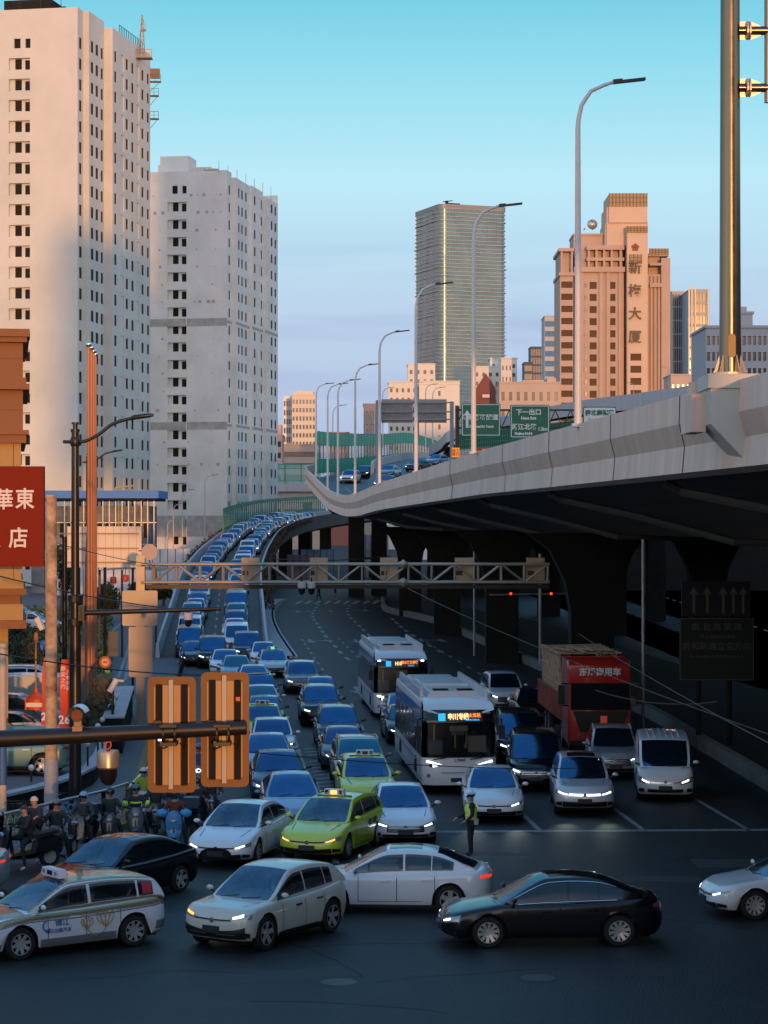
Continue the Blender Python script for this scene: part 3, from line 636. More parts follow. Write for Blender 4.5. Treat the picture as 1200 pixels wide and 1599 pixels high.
block('apartment_block', 'grey brown apartment block standing left of the road gantry', 'apartment block', 568, 594, 632, 560, 12, mat('drab_render', (.30, .27, .26), .8), 'grid', 3, 3.2, wf=.6, hf=.5)
block('low_building', 'plain white low building behind the road gantry', 'building', 622, 700, 684, 520, 10, m_wh, 'grid', 9, 6, wf=.2, hf=.3)
t_, wd, zt = block('glass_block', 'far narrow glass and cream apartment tower left of the lamp cluster', 'apartment tower', 443, 458, 620, 900, 16, mat('pale_blue_curtain', (.30, .34, .40), .3, metal=.3), 'grid', 4, 3.6, wf=.7, hf=.6)
block('glass_block', 'far cream and glass tower with a flat roof slab left of the lamp cluster', 'apartment tower', 456, 493, 617, 880, 16, mat('cream_curtain', (.50, .46, .40), .5, metal=.1), 'grid', 7, 3.3, wf=.6, hf=.5, roofs=((.1, .9, 1.8),), mg=mat('pale_glass', (.20, .22, .26), .1, metal=.6))
block('low_building', 'long beige low building with window bands behind the glass noise barrier', 'building', 420, 500, 695, 700, 14, m_be, 'ribbon', floor=3.6, hf=.45, mg=mat('bronze_glass', (.18, .12, .09), .3))
block('low_building', 'small pink building at the foot of the bare grey tower', 'building', 422, 441, 680, 640, 12, mat('pink_render', (.55, .36, .30), .8), 'grid', 2, 3.2, roofs=((.2, .9, 3.2),))
block('low_building', 'low red brick roofed building behind the green noise barrier', 'building', 515, 545, 676, 800, 12, mat('red_roof', (.38, .14, .10), .8), 'ribbon', floor=6)
# --- unseen blocks added behind and beside the view, gapped to shape sun and shade
mO = mat('shade_block_render', (.16, .17, .19), .8)
def behind(name, lab, boxes):
    t = thing(name, lab, 'office building', (0, -100, 0)); mb = MB()
    for b in boxes: mb.box(b[0], b[1], 0, 3 if b[1] < 41.95 else 14, b[2], b[3])
    mb.build('wall', mO, t)
behind('office_block', 'unseen broad block added behind the viewer on the left to shade the street', [(-70, 5.5, 0, 30.0), (5.5, 15.2, 0, 7.0)])
behind('office_block', 'unseen slab added behind the viewer, with gaps that let low sun through', [(15.3, 19, 0, 9.0), (19.1, 36, 0, 12.3), (19.1, 29.4, 16.4, 21), (31.7, 41.9, 15.9, 17.3), (31.7, 41.9, 23.5, 34), (36.1, 41.9, 0, 15.8)])
far_ = thing('office_block', 'unseen raised slab added far behind the viewer to shade the towers', 'office building', (0, -500, 0)); mb = MB(); mb.box(76, 92, 0, 10, 47, 78); mb.box(92, 124, 0, 10, 47, 104); mb.box(116, 124, 0, 10, 0, 47); mb.box(76, 116, 8, 10, 44, 47); mb.build('wall', mO, far_)
behind('office_block', 'unseen wide slab added behind the viewer on the right to cast shade', [(42, 160, 0, 60)])
def flank(lab, x0, x1, y0, y1, h):  # added side blocks, out of view, that hold sky light off the street
    t = thing('office_block', lab, 'office building', (x0, y0, 0)); mb = MB(); wd = y1-y0
    ws = [(4+i*7, 8+i*7, 3+j*4, 5.4+j*4) for i in range(int(wd/7)-1) for j in range(int(h/4)-1)]
    if x0 < 0: facade(mb, (x1-x0, 0, 0), (0, 1, 0), wd, 0, h, ws, .3)
    else: facade(mb, (0, wd, 0), (0, -1, 0), wd, 0, h, ws, .3)
    mb.box(.4, x1-x0-.4, .4, wd-.4, 0, h); mb.build('wall', mO, t)
flank('unseen block added outside the left edge of the view to shade the street', -62, -42, -20, 190, 13)
flank('unseen grey block added outside the right edge to shade the viaduct', 62, 80, -20, 260, 26)
# ================================================================ RAMP
RC = smooth_path([(-11.5, 150, 0), (-13.4, 180, 1.7), (-15.2, 210, 3.5), (-16.3, 240, 4.9), (-17.2, 273, 6.0), (-17.8, 300, 6.8), (-17.8, 330, 7.6), (-16.6, 365, 8.5), (-14.2, 400, 9.2), (-10.5, 440, 9.9), (-4, 500, 10.8)], 6)
def off(P, s, dz=0):
    out_ = []
    for i, p in enumerate(P):
        t = P[min(i+1, len(P)-1)]-P[max(i-1, 0)]; t.z = 0; t.normalize(); out_.append(p+Vector((t.y, -t.x, 0))*s+Vector((0, 0, dz)))
    return out_
HWR = 3.5
mb = MB(); ribbon(mb, off(RC, -HWR), off(RC, HWR)); struct(mb, 'ramp_road', M_asph)
dm = MB(); L = off(RC, -.07, .004); Q = off(RC, .07, .004)
for i in range(0, len(L)-1, 1):
    a, b, c_, d_ = L[i], Q[i], Q[i].lerp(Q[i+1], .4), L[i].lerp(L[i+1], .4); dm.add([a, b, c_, d_], [(0,1,2,3)])
struct(dm, 'ramp_markings', M_mark)
ramp = thing('ramp_structure', 'concrete access ramp packed with cars, curving up to the viaduct', 'ramp', (0, 0, 0))
mb = MB()
for sgn in (-1, 1):
    i0, o0 = off(RC, sgn*HWR, 0), off(RC, sgn*(HWR+.3), 0)
    i1, o1 = off(RC, sgn*(HWR+.08), .95), off(RC, sgn*(HWR+.26), .95)
    db = off(RC, sgn*(HWR+.3), -1.3); dbz = [Vector((p.x, p.y, max(p.z, 0))) for p in db]
    rows = [[a, b, c_, e] for a, b, c_, e in zip(i0, i1, o1, dbz)]
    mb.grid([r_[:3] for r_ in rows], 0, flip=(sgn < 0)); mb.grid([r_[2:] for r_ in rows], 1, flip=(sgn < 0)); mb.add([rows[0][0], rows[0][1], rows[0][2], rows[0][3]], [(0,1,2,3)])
mb.build('parapet', [M_conc, mat('shaded_parapet', (.085, .09, .08), .85, noise=.4, nscale=1, streak=True)], ramp, smooth=30)  # outer face: dark greenish streaked concrete with shade put into its colour
mb = MB(); a = off(RC, -HWR-.3, -1.3); b = off(RC, HWR+.3, -1.3); a2 = off(RC, -1.8, -2.0); b2 = off(RC, 1.8, -2.0)
rows = [[Vector((p.x, p.y, max(p.z, 0))) for p in q] for q in zip(a, a2, b2, b)]; mb.grid(rows)
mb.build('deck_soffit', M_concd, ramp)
mb = MB()
for i in range(8, len(RC), 5):
    p = RC[i]
    if p.z > 3.2: mb = MB(); mb.box(p.x-1.1, p.x+1.1, p.y-.7, p.y+.7, 0, p.z-1.95); mb.build('pier', M_concd, ramp)
# planters with dry shrubs on both shoulders of the ramp
def leaf_band(name, path, wd, h, n, m, lab, seed, zlo=0.0):
    rn = random.Random(seed); mb = MB(); L = [0]
    for p, q in zip(path, path[1:]): L.append(L[-1]+(q-p).length)
    for _ in range(n):
        s = rn.random()*L[-1]
        for i in range(len(path)-1):
            if L[i+1] >= s: break
        p = path[i].lerp(path[i+1], (s-L[i])/max(1e-6, L[i+1]-L[i]))
        c = p+Vector((rn.uniform(-wd, wd), rn.uniform(-.3, .3), zlo+rn.random()**1.4*h*(.7+.3*math.sin(s*.7)))); r = rn.uniform(.07, .17)
        a, b_ = Vector((rn.uniform(-1,1), rn.uniform(-1,1), rn.uniform(-1,1))).normalized(), Vector((rn.uniform(-1,1), rn.uniform(-1,1), rn.uniform(-1,1))).normalized()
        mb.add([c-a*r, c+b_*r*.6, c+a*r, c-b_*r*.6], [(0,1,2,3)])
    return tag(mb.build(name, m), lab, 'hedge')
leaf_band('hedge', off(RC, HWR+.7, .2)[6:44], .4, .9, 5200, M_leafw, 'long strip of brown leaved shrubs along the right parapet of the ramp', 5)
leaf_band('hedge', off(RC, -HWR-.6, .3)[16:36], .35, .9, 2600, M_leafw, 'short strip of dark shrubs outside the left parapet of the ramp, below the bare tower', 6)

# ================================================================ NOISE BARRIERS
def barrier(name, lab, path, h, m_frame, m_panel, m_glass, pitch=3.0, clear=(.35, .72), base=0.0):
    t = thing(name, lab, 'noise barrier', tuple(path[0])); o = path[0]; P = [p-o for p in path]
    fr = MB(); pn = MB(); gl = MB(); up = Vector((0, 0, 1))
    z = lambda k: up*(base+h*k)
    pn.grid([[p+z(0), p+z(clear[0])] for p in P]); pn.grid([[p+z(clear[1]), p+z(1)] for p in P])
    th = Vector((.06, .06, 0)); pn.grid([[p+z(0)+th, p+z(clear[0])+th] for p in P], flip=True); pn.grid([[p+z(clear[1])+th, p+z(1)+th] for p in P], flip=True)
    gl.grid([[p+z(clear[0]), p+z(clear[1])] for p in P])
    Ls = [0]
    for a, b in zip(P, P[1:]): Ls.append(Ls[-1]+(b-a).length)
    s = 0
    while s <= Ls[-1]:
        for i in range(len(P)-1):
            if Ls[i+1] >= s: break
        p = P[i].lerp(P[i+1], (s-Ls[i])/max(1e-6, Ls[i+1]-Ls[i])); fr.beam(p+z(-.05)-Vector((0,.1,0)), p+z(1.02)-Vector((0,.1,0)), .14, .14); s += pitch
    for k in (0, clear[0], clear[1], 1):
        for a, b in zip(P, P[1:]): fr.beam(a+z(k), b+z(k), .12, .1)
    fr.build('frame', m_frame, t); pn.build('panel', m_panel, t); gl.build('clear_panel', m_glass, t); return t
M_grn = mat('barrier_green', (.006, .34, .19), .5, noise=.15, nscale=3); M_grnf = mat('barrier_post', (.006, .20, .11), .5)
def glassmat(name, c, alpha, rough=.08):
    m = mat(name, c, rough, spec=.8); m.node_tree.nodes['Principled BSDF'].inputs['Alpha'].default_value = alpha; return m
M_clr = glassmat('barrier_glass', (.05, .36, .32), .5); M_clr2 = glassmat('barrier_glass_pale', (.25, .62, .56), .5)
rl = off(RC, -HWR-.2, 0)
barrier('noise_barrier', 'green framed noise barrier with clear panels along the upper left side of the ramp', [p for p in rl if 298 < p.y < 470], 3.0, M_grnf, M_grn, M_clr, 3.2, (.12, .86), .9)
bp_ = smooth_path([W(493, 738, 282), W(520, 737, 300), W(560, 733, 330), W(600, 728, 365), W(645, 722, 408), (13, 460, 19.4)], 4)
barrier('noise_barrier', 'tall green noise barrier with a pale strip on the bend of the upper road', bp_, 5.2, M_grnf, M_grn, glassmat('barrier_glass_white', (.5, .55, .5), .6), 4.0, (.33, .68))
q1 = [W(420, 757, 470), W(478, 757, 470), W(520, 757, 470)]
barrier('noise_barrier', 'pale glass noise barrier on the crossing viaduct behind the ramp', q1, 4.3, M_grnf, M_clr2, M_clr2, 3.4, (.2, .8))
t = thing('crossing_viaduct', 'pale concrete viaduct beam crossing behind the ramp beside the bare tower', 'viaduct', tuple(W(420, 757, 470))); mb = MB()
mb.box(-16, 16, -.2, 8, -1.4, .35); mb.box(-16, 16, 1.0, 7, -3.6, -1.4)
mb.build('beam', M_conc, t)
for x in (-10, 8): mb = MB(); mb.box(x-1, x+1, 2, 5, -16.5, -3.6); mb.build('pier', M_concd, t)

# ================================================================ MAIN VIADUCT
def edge(d): return 11.6-.073*d
EL = []    # left/near edge of the parapet: X, Y, top z
for d in range(-40, 190, 10): EL.append(Vector((edge(d), d, lerp_path([(40, 12.35), (100, 12.3), (165, 11.9), (190, 11.5)], d))))
EL += smooth_path([(edge(190), 190, 11.5), (-3.9, 212, 11.55), (-5.75, 232, 12.25), (-7.2, 250, 13.3), (-9.1, 276, 14.9), (-10.6, 300, 16.3), (-10.4, 330, 17.4)], 5)
def deckz(d): return lerp_path([(40, 11.25), (100, 11.2), (165, 10.8), (190, 10.4), (212, 10.5), (232, 11.2), (250, 12.4), (276, 14.0), (300, 15.2), (350, 17.2), (404, 18.6), (470, 19.4)], d)
via = thing('viaduct', 'wide elevated concrete viaduct sweeping across the right of the picture', 'viaduct', (0, 0, 0))
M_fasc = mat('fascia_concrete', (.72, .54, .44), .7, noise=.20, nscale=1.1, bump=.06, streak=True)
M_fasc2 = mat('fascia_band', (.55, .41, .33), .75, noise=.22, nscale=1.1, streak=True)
rows = []; rows2 = []; rows3 = []; soff = []
for i, p in enumerate(EL):
    t_ = EL[min(i+1, len(EL)-1)]-EL[max(i-1, 0)]; t_.z = 0; t_.normalize(); n = Vector((t_.y, -t_.x, 0))   # to the right (inwards)
    q = lambda s, z: p+n*s+Vector((0, 0, z))
    rows.append([q(.45, -1.15), q(.28, 0), q(.0, 0), q(-.02, -.72)]); rows2.append([q(-.02, -.72), q(.12, -1.28)]); rows3.append([q(.12, -1.28), q(.06, -1.95), q(.5, -2.05)])
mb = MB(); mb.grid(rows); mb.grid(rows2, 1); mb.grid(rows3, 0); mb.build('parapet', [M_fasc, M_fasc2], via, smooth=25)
for d in (56.5, 66.5, 79, 92, 113, 140, 165, 190):
    z0 = lerp_path([(40, 12.35), (100, 12.3), (165, 11.9), (190, 11.5)], d); wj = .035 if d not in (113,) else .08; mb = MB()
    for (s0, za), (s1, zb) in zip([(.0, 0), (-.02, -.72), (.12, -1.28)], [(-.02, -.72), (.12, -1.28), (.06, -1.95)]):
        mb.add([(edge(d)+s0-.012, d, z0+za), (edge(d+wj*2)+s0-.012, d+wj*2, z0+za), (edge(d+wj*2)+s1-.012, d+wj*2, z0+zb), (edge(d)+s1-.012, d, z0+zb)], [(0,1,2,3)])
    mb.build('expansion_joint', M_black, via)
mb = MB()
mb.grid([[Vector((edge(d)+.5, d, z)) for z in (deckz(d)-.85,)]+[Vector((edge(d)+s, d, z)) for s, z in ((3.6, deckz(d)-1.5), (5.6, 8.95), (6.4, 8.55), (20.5, 8.55), (21.5, 8.95), (24, deckz(d)-1.5), (27, deckz(d)-.9), (27.3, deckz(d)+1.0), (27.0, deckz(d)+1.0))] for d in range(-40, 235, 5)])
mb.build('box_girder', mat('girder_concrete', (.05, .048, .04), .85, noise=.3, nscale=.5, bump=.1), via)  # soffit and drain pipe colours darkened to hold the shade under the deck
for d in (47, 62, 84, 106, 130, 156, 182):   # drain pipes slung under the wing
    mb = MB(); mb.tube([(edge(d)+.7, d, deckz(d)-1.0), (edge(d)+1.2, d, deckz(d)-1.25), (edge(d)+3.6, d-4.5, deckz(d)-1.9), (edge(d)+6.3, d-9, 8.45), (edge(d)+9.5, d-9.5, 8.40)], .13, 6); mb.build('drain_pipe', mat('pipe_grey', (.045, .045, .045), .7), via)
def pier(x, y, wd=2.1, zt=8.55):
    m_ = MB(); prof = [(wd/2, 0), (wd/2, zt*.55), (wd/2+.25, zt*.72), (wd/2+1.0, zt*.9), (wd/2+2.1, zt)]
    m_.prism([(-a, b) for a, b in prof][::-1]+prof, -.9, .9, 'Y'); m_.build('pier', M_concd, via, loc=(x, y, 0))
for d in (40, 110, 145, 180, 215):
    pier(U(18.2, d), d); pier(U(31.5, d), d)
for a, b in ((-3.3, 268), (-.6, 274), (6, 262), (13, 268)):
    m_ = MB(); m_.box(-.95, .95, -.8, .8, 0, deckz(b)-1.9); m_.box(-2.6, 2.6, -.8, .8, deckz(b)-2.2, deckz(b)-1.3); m_.build('pier', M_concd, via, loc=(a, b, 0))
mb = MB(); D = list(range(-40, 235, 5)); ribbon(mb, [Vector((edge(d)+.4, d, deckz(d))) for d in D], [Vector((edge(d)+27.2, d, deckz(d))) for d in D])
lp = [p+Vector((.4, 0, 0)) for p in EL if p.y >= 229.9]; D2 = [p.y for p in lp]
lf = [Vector((p.x, p.y, deckz(p.y))) for p in lp if p.y < 285]+[Vector((x, y, deckz(y))) for x, y in ((-8.4, 290), (-7.2, 305), (-3.4, 340), (3.6, 400), (13, 462))]
rt = [Vector((p.x+lerp_path([(230, 18), (290, 22), (470, 24)], p.y), p.y, p.z)) for p in lf]
ribbon(mb, lf, rt); struct(mb, 'viaduct_road', mat('deck_asphalt', (.055, .07, .085), .6, noise=.2, nscale=.4))
mb = MB(); ribbon(mb, [p-Vector((0, 0, 1.4)) for p in rt], [p-Vector((0, 0, 1.4)) for p in lf])
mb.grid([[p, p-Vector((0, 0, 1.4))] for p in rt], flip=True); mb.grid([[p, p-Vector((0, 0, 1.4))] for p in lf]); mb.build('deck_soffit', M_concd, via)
def dz2(d): return 1.7*max(0, min(1, (d-205)/35))
mb = MB(); D3 = list(range(200, 431, 10)); gx_ = lambda d: lerp_path([(200, -1.5), (232, -1.9), (258, -1.3), (275, -1.0), (305, 1.4), (345, 4.8), (430, 13)], d)
ribbon(mb, [Vector((gx_(d), d, deckz(d)+dz2(d)+.01)) for d in D3], [Vector((gx_(d)+16, d, deckz(d)+dz2(d)+.01)) for d in D3]); struct(mb, 'viaduct_branch_road', mat('deck_asphalt', (.055, .07, .085), .6))
mb = MB(); mb.grid([[Vector((gx_(d), d, deckz(d)-.2)), Vector((gx_(d), d, deckz(d)+dz2(d)))] for d in D3]); mb.build('branch_side', M_conc, via)
# inner far parapet of the bend + divider
dv = smooth_path([(-1.35, 258, deckz(258)+.9), (-1.1, 275, deckz(275)+.9), (1.2, 305, deckz(305)+.9), (4.6, 345, deckz(345)+.9), (11, 410, deckz(410)+.9)], 5)
mb = wall_along('divider', dv, 1.75, .35, None); mb.build('divider_parapet', M_conc, via)
mb = MB()
for k in range(7):
    y = 236+k*3.2; x = -2.9+.06*k; zz = deckz(y)+.012; z2 = deckz(y+2)+.012
    mb.add([(x-.1*k*.4-.3, y, zz), (x+.6, y+2.2, z2), (x+.6, y+3.0, z2+.03), (x-.1*k*.4-.3, y+.8, zz+.03)], [(0,1,2,3)]); mb.add([(x+.6, y+2.2, z2), (x+1.5+.05*k, y, zz), (x+1.5+.05*k, y+.8, zz+.03), (x+.6, y+3.0, z2+.03)], [(0,1,2,3)])
for sx in (-1, 1):
    P = [Vector((-2.3+sx*(.2+.075*(y-232)), y, deckz(y)+.012)) for y in range(232, 262, 3)]; mb.grid([[p-Vector((.09,0,0)), p+Vector((.09,0,0))] for p in P], flip=True)
P = [p+Vector((.7, 0, .012)) for p in lf]; mb.grid([[p, p+Vector((.18, 0, 0))] for p in P], flip=True)
struct(mb, 'viaduct_markings', M_mark)
# curved parapet of the joining upper road behind the gantry
def parapet_thing(lab, pts, h, th=.4):
    P = smooth_path(pts, 5); o = Vector(P[0]); t = thing('upper_ramp', lab, 'ramp', tuple(o)); wall_along('p', [p-o for p in P], h, th, None).build('parapet', M_conc, t)
    mb = MB(); ribbon(mb, [p-o+Vector((0, 0, .1)) for p in P], [p-o+Vector((.6, 8, .1)) for p in P]); ribbon(mb, [p-o+Vector((.6, 8, -.8)) for p in P], [p-o+Vector((0, 0, -.8)) for p in P]); mb.build('deck', M_concd, t)
    for p in P[2::8]: mb = MB(); mb.box(p.x-o.x-.8, p.x-o.x+.8, p.y-o.y+2, p.y-o.y+4, -o.z, p.z-o.z-.8); mb.build('pier', M_concd, t)
    return t
parapet_thing('pale curved parapet of an upper slip road rising behind the road gantry', [W(672, 712, 330), W(690, 702, 322), W(704, 688, 318), (13.5, 325, 22.0), (19, 340, 23.6)], 1.5)
parapet_thing('blue-grey curved upper slip road above the viaduct, between green signs and steel post', [W(800, 668, 300), W(850, 657, 270), W(905, 648, 240), W(985, 640, 215), W(1060, 632, 195), W(1130, 622, 180)], 1.5)
barrier('noise_barrier', 'dark green slatted barrier below the direction signs on the viaduct', [W(712, 702, 260), W(800, 694, 240), W(900, 684, 215)], 1.7, M_grnf, mat('barrier_dark', (.012, .035, .025), .6), mat('barrier_dark', (.012, .035, .025), .6), .8, (.3, .6))

# the big tubular sign mast on its bracket
m_ = M_steel; mast = thing('sign_mast', 'thick tapered steel sign mast on a concrete bracket at the right edge', 'sign mast', (7.88, 51, 12.5))
pm = mat('mast_steel', (.15, .13, .10), .24, metal=.9, noise=.12, nscale=2)
mb = MB(); mb.lathe([(.262, .05), (.262, .15), (.245, 1.0), (.215, 9.8), (.21, 14)], n=32); mb.build('pole', pm, mast, smooth=60)
mb = MB(); mb.lathe([(0, .0), (.40, .0), (.40, .05), (.26, .05)], n=24)
for k in range(10):
    a = 2*math.pi*k/10+.15; c, s = math.cos(a), math.sin(a); v = [(.25*c, .25*s, .05), (.40*c, .40*s, .05), (.36*c, .36*s, .12), (.25*c, .25*s, .46)]; ts = Vector((-s, c, 0))*.012
    mb.add([Vector(p)-ts for p in v]+[Vector(p)+ts for p in v], [(0,1,2,3),(7,6,5,4),(0,4,5,1),(1,5,6,2),(2,6,7,3)])
mb.build('base_flange', mat('flange_steel', (.60, .50, .38), .4, metal=.6), mast)
mb = MB(); mb.prism(rr(-.085, .085, .38, .92, .08), -.275, -.235, 'Y'); mb.build('access_hatch', mat('hatch', (.30, .17, .04), .5), mast)
for zz in (7.84, 6.54-.0):
    mb = MB(); mb.tube([(.15, 0, zz), (1.9, 0, zz)], .10, 14); mb.build('arm', pm, mast, smooth=60)
    f = MB(); f.lathe([(0, .36), (.21, .36), (.21, .40), (0, .40)], (0, 0, zz), 16, 'X'); f.lathe([(0, .42), (.21, .42), (.21, .46), (0, .46)], (0, 0, zz), 16, 'X')
    for a in (0, 90, 180, 270):
        c, s = math.cos(R(a)), math.sin(R(a))
        for x0, x1 in ((.20, .36), (.70, .46)): f.add([(x0, .09*c, zz+.09*s), (x1, .09*c, zz+.09*s), (x1, .21*c, zz+.21*s), (x0, (.11 if x0 > .3 else .2)*c, zz+(.11 if x0 > .3 else .2)*s)], [(0,1,2,3)])
    f.build('arm_flange', mat('flange_steel', (.60, .50, .38), .4, metal=.6), mast)
mb = MB(); mb.tube([(.86, .0, 6.2), (.86, 0, 9.5)], .08, 10); mb.build('sign_frame', pm, mast)
# bracket below it
br = thing('mast_bracket', 'pale concrete bracket jutting from the viaduct under the sign mast', 'bracket', (7.86, 51, 0)); mb = MB()
mb.box(-.62, .60, -1.0, .75, 12.15, 12.47); mb.prism([(-.56, 12.15), (.56, 12.15), (.95, 11.9), (.95, 11.0), (.42, 10.55), (.2, 10.55), (-.56, 11.35)], -.95, .68, 'Y'); mb.build('corbel', mat('painted_concrete', (.50, .49, .45), .6, noise=.08, nscale=1), br)
mb = MB(); mb.box(-.9, -.56, -.2, 1.5, 11.2, 12.05); mb.box(-.75, -.56, .8, 1.4, 12.05, 12.4); mb.build('side_block', M_fasc, br)

# ================================================================ STREET LAMPS ON THE VIADUCT
M_lampw = mat('lamp_white', (.62, .58, .56), .4, noise=.06)
def viaduct_lamp(H=11.2, arm=1.75):
    t = thing('street_lamp', 'x', 'street lamp', (0, 0, 0))
    mb = MB(); pts = [(0, 0, 0), (0, 0, H*.35), (0, 0, H-1.5)]; rs = [.125, .11, .085]
    mb.tube(pts, rs, 12); mb.lathe([(0, 0), (.22, 0), (.22, .12), (.13, .14)], n=12); mb.build('pole', M_lampw, t, smooth=50)
    mb = MB(); P = [(0, 0, H-1.5), (.02, 0, H-1.2), (.12, 0, H-.75), (.42, 0, H-.3), (.85, 0, H-.1), (arm*.62, 0, H-.02), (arm*.72, 0, H+.03)]
    mb.tube(P, [.08, .075, .07, .065, .06, .055, .05], 10); mb.build('arm', M_lampw, t, smooth=60)
    mb = MB(); M_ = Matrix.Rotation(R(-7), 3, 'Y'); o = Vector((arm*.66, 0, H+.0)); tmp = MB(); tmp.box(0, 1.05, -.13, .13, -.05, .03); tmp.box(0, .3, -.09, .09, .03, .08)
    mb.add([o+M_@Vector(v) for v in tmp.v], tmp.f); mb.build('lamp_head', M_dark, t); return t
vl = viaduct_lamp()
lam_lab = ['tallest and nearest white street lamp on the viaduct, in front of the pink office tower', 'white street lamp on the viaduct crossing in front of the green sign and the skyscraper', 'white street lamp on the viaduct standing just left of the skyscraper', 'fourth nearest street lamp of the viaduct row, beside the left post of the gantry',
           'fifth nearest street lamp of the viaduct row, left of the white car', 'sixth nearest street lamp of the viaduct row, at the lowest point of the parapet', 'seventh nearest street lamp of the viaduct row, on the rising bend', 'eighth nearest street lamp of the viaduct row, leftmost of the close cluster']
for i, (px, d) in enumerate([(903, 72.6), (740, 101), (650, 132.7), (593, 163.8), (555, 193), (528, 217), (512, 238), (494, 272)]):
    o = vl if i == 0 else copy_tree(vl)
    zb = min(EL, key=lambda p: abs(p.y-d)).z; zb = lerp_path([(p.y, p.z) for p in EL], d)
    place(o, ((px-600)*d/F+.0, d, zb-.12), R(4), lam_lab[i], 'street lamps along the viaduct')
# more lamps, far side and on the ramp
for px, yb, yt, d, s, la in [(520, 745, 633, 330, 1, 'small distant street lamp just right of the lamp cluster, against the green barrier'), (585, 735, 0, 400, 1, 'thin far street lamp left of the gantry, over the cream towers'), (598, 700, 605, 360, 1, 'small far street lamp right behind the left gantry post'), (665, 700, 600, 350, 1, 'small far street lamp seen through the gantry truss'),
                          (676, 706, 605, 345, 1, 'small far street lamp near the right end of the gantry truss'), (320, 850, 742, 360, 1, 'street lamp behind the left side of the ramp, highest of four below the bare tower'), (285, 862, 765, 330, 1, 'street lamp behind the ramp, second highest of four below the bare tower'),
                          (271, 872, 787, 300, 1, 'street lamp behind the ramp, third highest of four below the bare tower'), (262, 880, 812, 280, .95, 'street lamp with a big arc beside the ramp, lowest of four below the bare tower'), (376, 800, 722, 400, 1, 'street lamp with white ball on top behind the green ramp barrier'),
                          (990, 650, 598, 400, -1, 'small distant street lamp in front of the right foot of the pink tower'), (1045, 630, 573, 330, -1, 'distant street lamp right of the pink tower with its arm to the left')]:
    o = copy_tree(vl); b = W(px, yb, d); place(o, tuple(b), R(4) if s > 0 else R(180), la, 'small distant street lamps')
    Hh = 11.2
    if yt: k = (yb-yt)*d/F/Hh; o.scale = (min(1, k*1.0) if s > 0 else min(1, k), min(1, k), k)

# ================================================================ SIGNS ON THE VIADUCT
M_sgn = mat('sign_green', (.012, .13, .075), .5, noise=.15, nscale=2); M_sw = mat('sign_white', (.70, .72, .68), .5)
def sign(lab, px0, px1, py0, py1, d, mface, mborder, items, depth=.12):
    c = W((px0+px1)/2, (py0+py1)/2, d); k = d/F; wd = (px1-px0)*k; h = (py1-py0)*k
    t = thing('road_sign', lab, 'road sign', tuple(c)); mb = MB(); mb.prism(rr(-wd/2, wd/2, -h/2, h/2, .12), 0, depth, 'Y'); mb.build('panel', mface, t)
    mb = MB(); o = rr(-wd/2+.06, wd/2-.06, -h/2+.06, h/2-.06, .1); i_ = rr(-wd/2+.11, wd/2-.11, -h/2+.11, h/2-.11, .08)
    n = len(o); mb.add([(a, -.012, b) for a, b in o]+[(a, -.012, b) for a, b in i_], [(j, (j+1)%n, n+(j+1)%n, n+j) for j in range(n)]); mb.build('border', mborder, t)
    for s, size, x, z_, sx in items: text(s, size*k, mborder, t, ((x-(px0+px1)/2)*k, -.015, ((py0+py1)/2-z_)*k), bold=.012, sx=sx)
    return t
s1 = sign('green motorway sign with a white up arrow, partly behind the second lamp', 721, 782, 630, 681, 175, M_sgn, M_sw, [('周家嘴路隧道', 9.5, 750, 652, 1.0), ('Zhoujiazui Rd. Tunnel', 5, 752, 666, .85)])
mb = MB(); k = 175/F; mb.add([((x-751.5)*k, -.016, (655.5-y)*k) for x, y in ((730, 640), (735, 648), (732, 648), (732, 668), (728, 668), (728, 648), (725, 648))], [tuple(range(7))]); mb.build('arrow', M_sw, s1)
sign('green motorway sign reading next exit with a distance', 797, 859, 632, 684, 160, M_sgn, M_sw, [('下一出口', 10, 826, 644, 1), ('Next Exit', 6, 826, 653, 1), ('浙江北路', 10, 819, 667, 1), ('1.3km', 7.5, 848, 670, .8), ('Zhejiang Rd.(N)', 5, 818, 677, .85)])
sign('small white sign with green characters half hidden by the parapet', 911, 963, 635, 664, 140, M_sgn, M_sw, [])
c = W(937, 649, 139.8); wt = thing('sign_plate', 'white plate with green Chinese characters on the small sign right of the nearest lamp', 'sign plate', tuple(c)); k = 139.8/F
mb = MB(); mb.prism(rr(-24.5*k, 24.5*k, -13*k, 12*k, .08), 0, .03, 'Y'); mb.build('panel', M_sw, wt); text('南北高架路', 9.2*k, M_sgn, wt, (0, -.01, 4*k), bold=.015); text('N-S Elevated Rd', 5.5*k, M_sgn, wt, (0, -.01, -6*k))
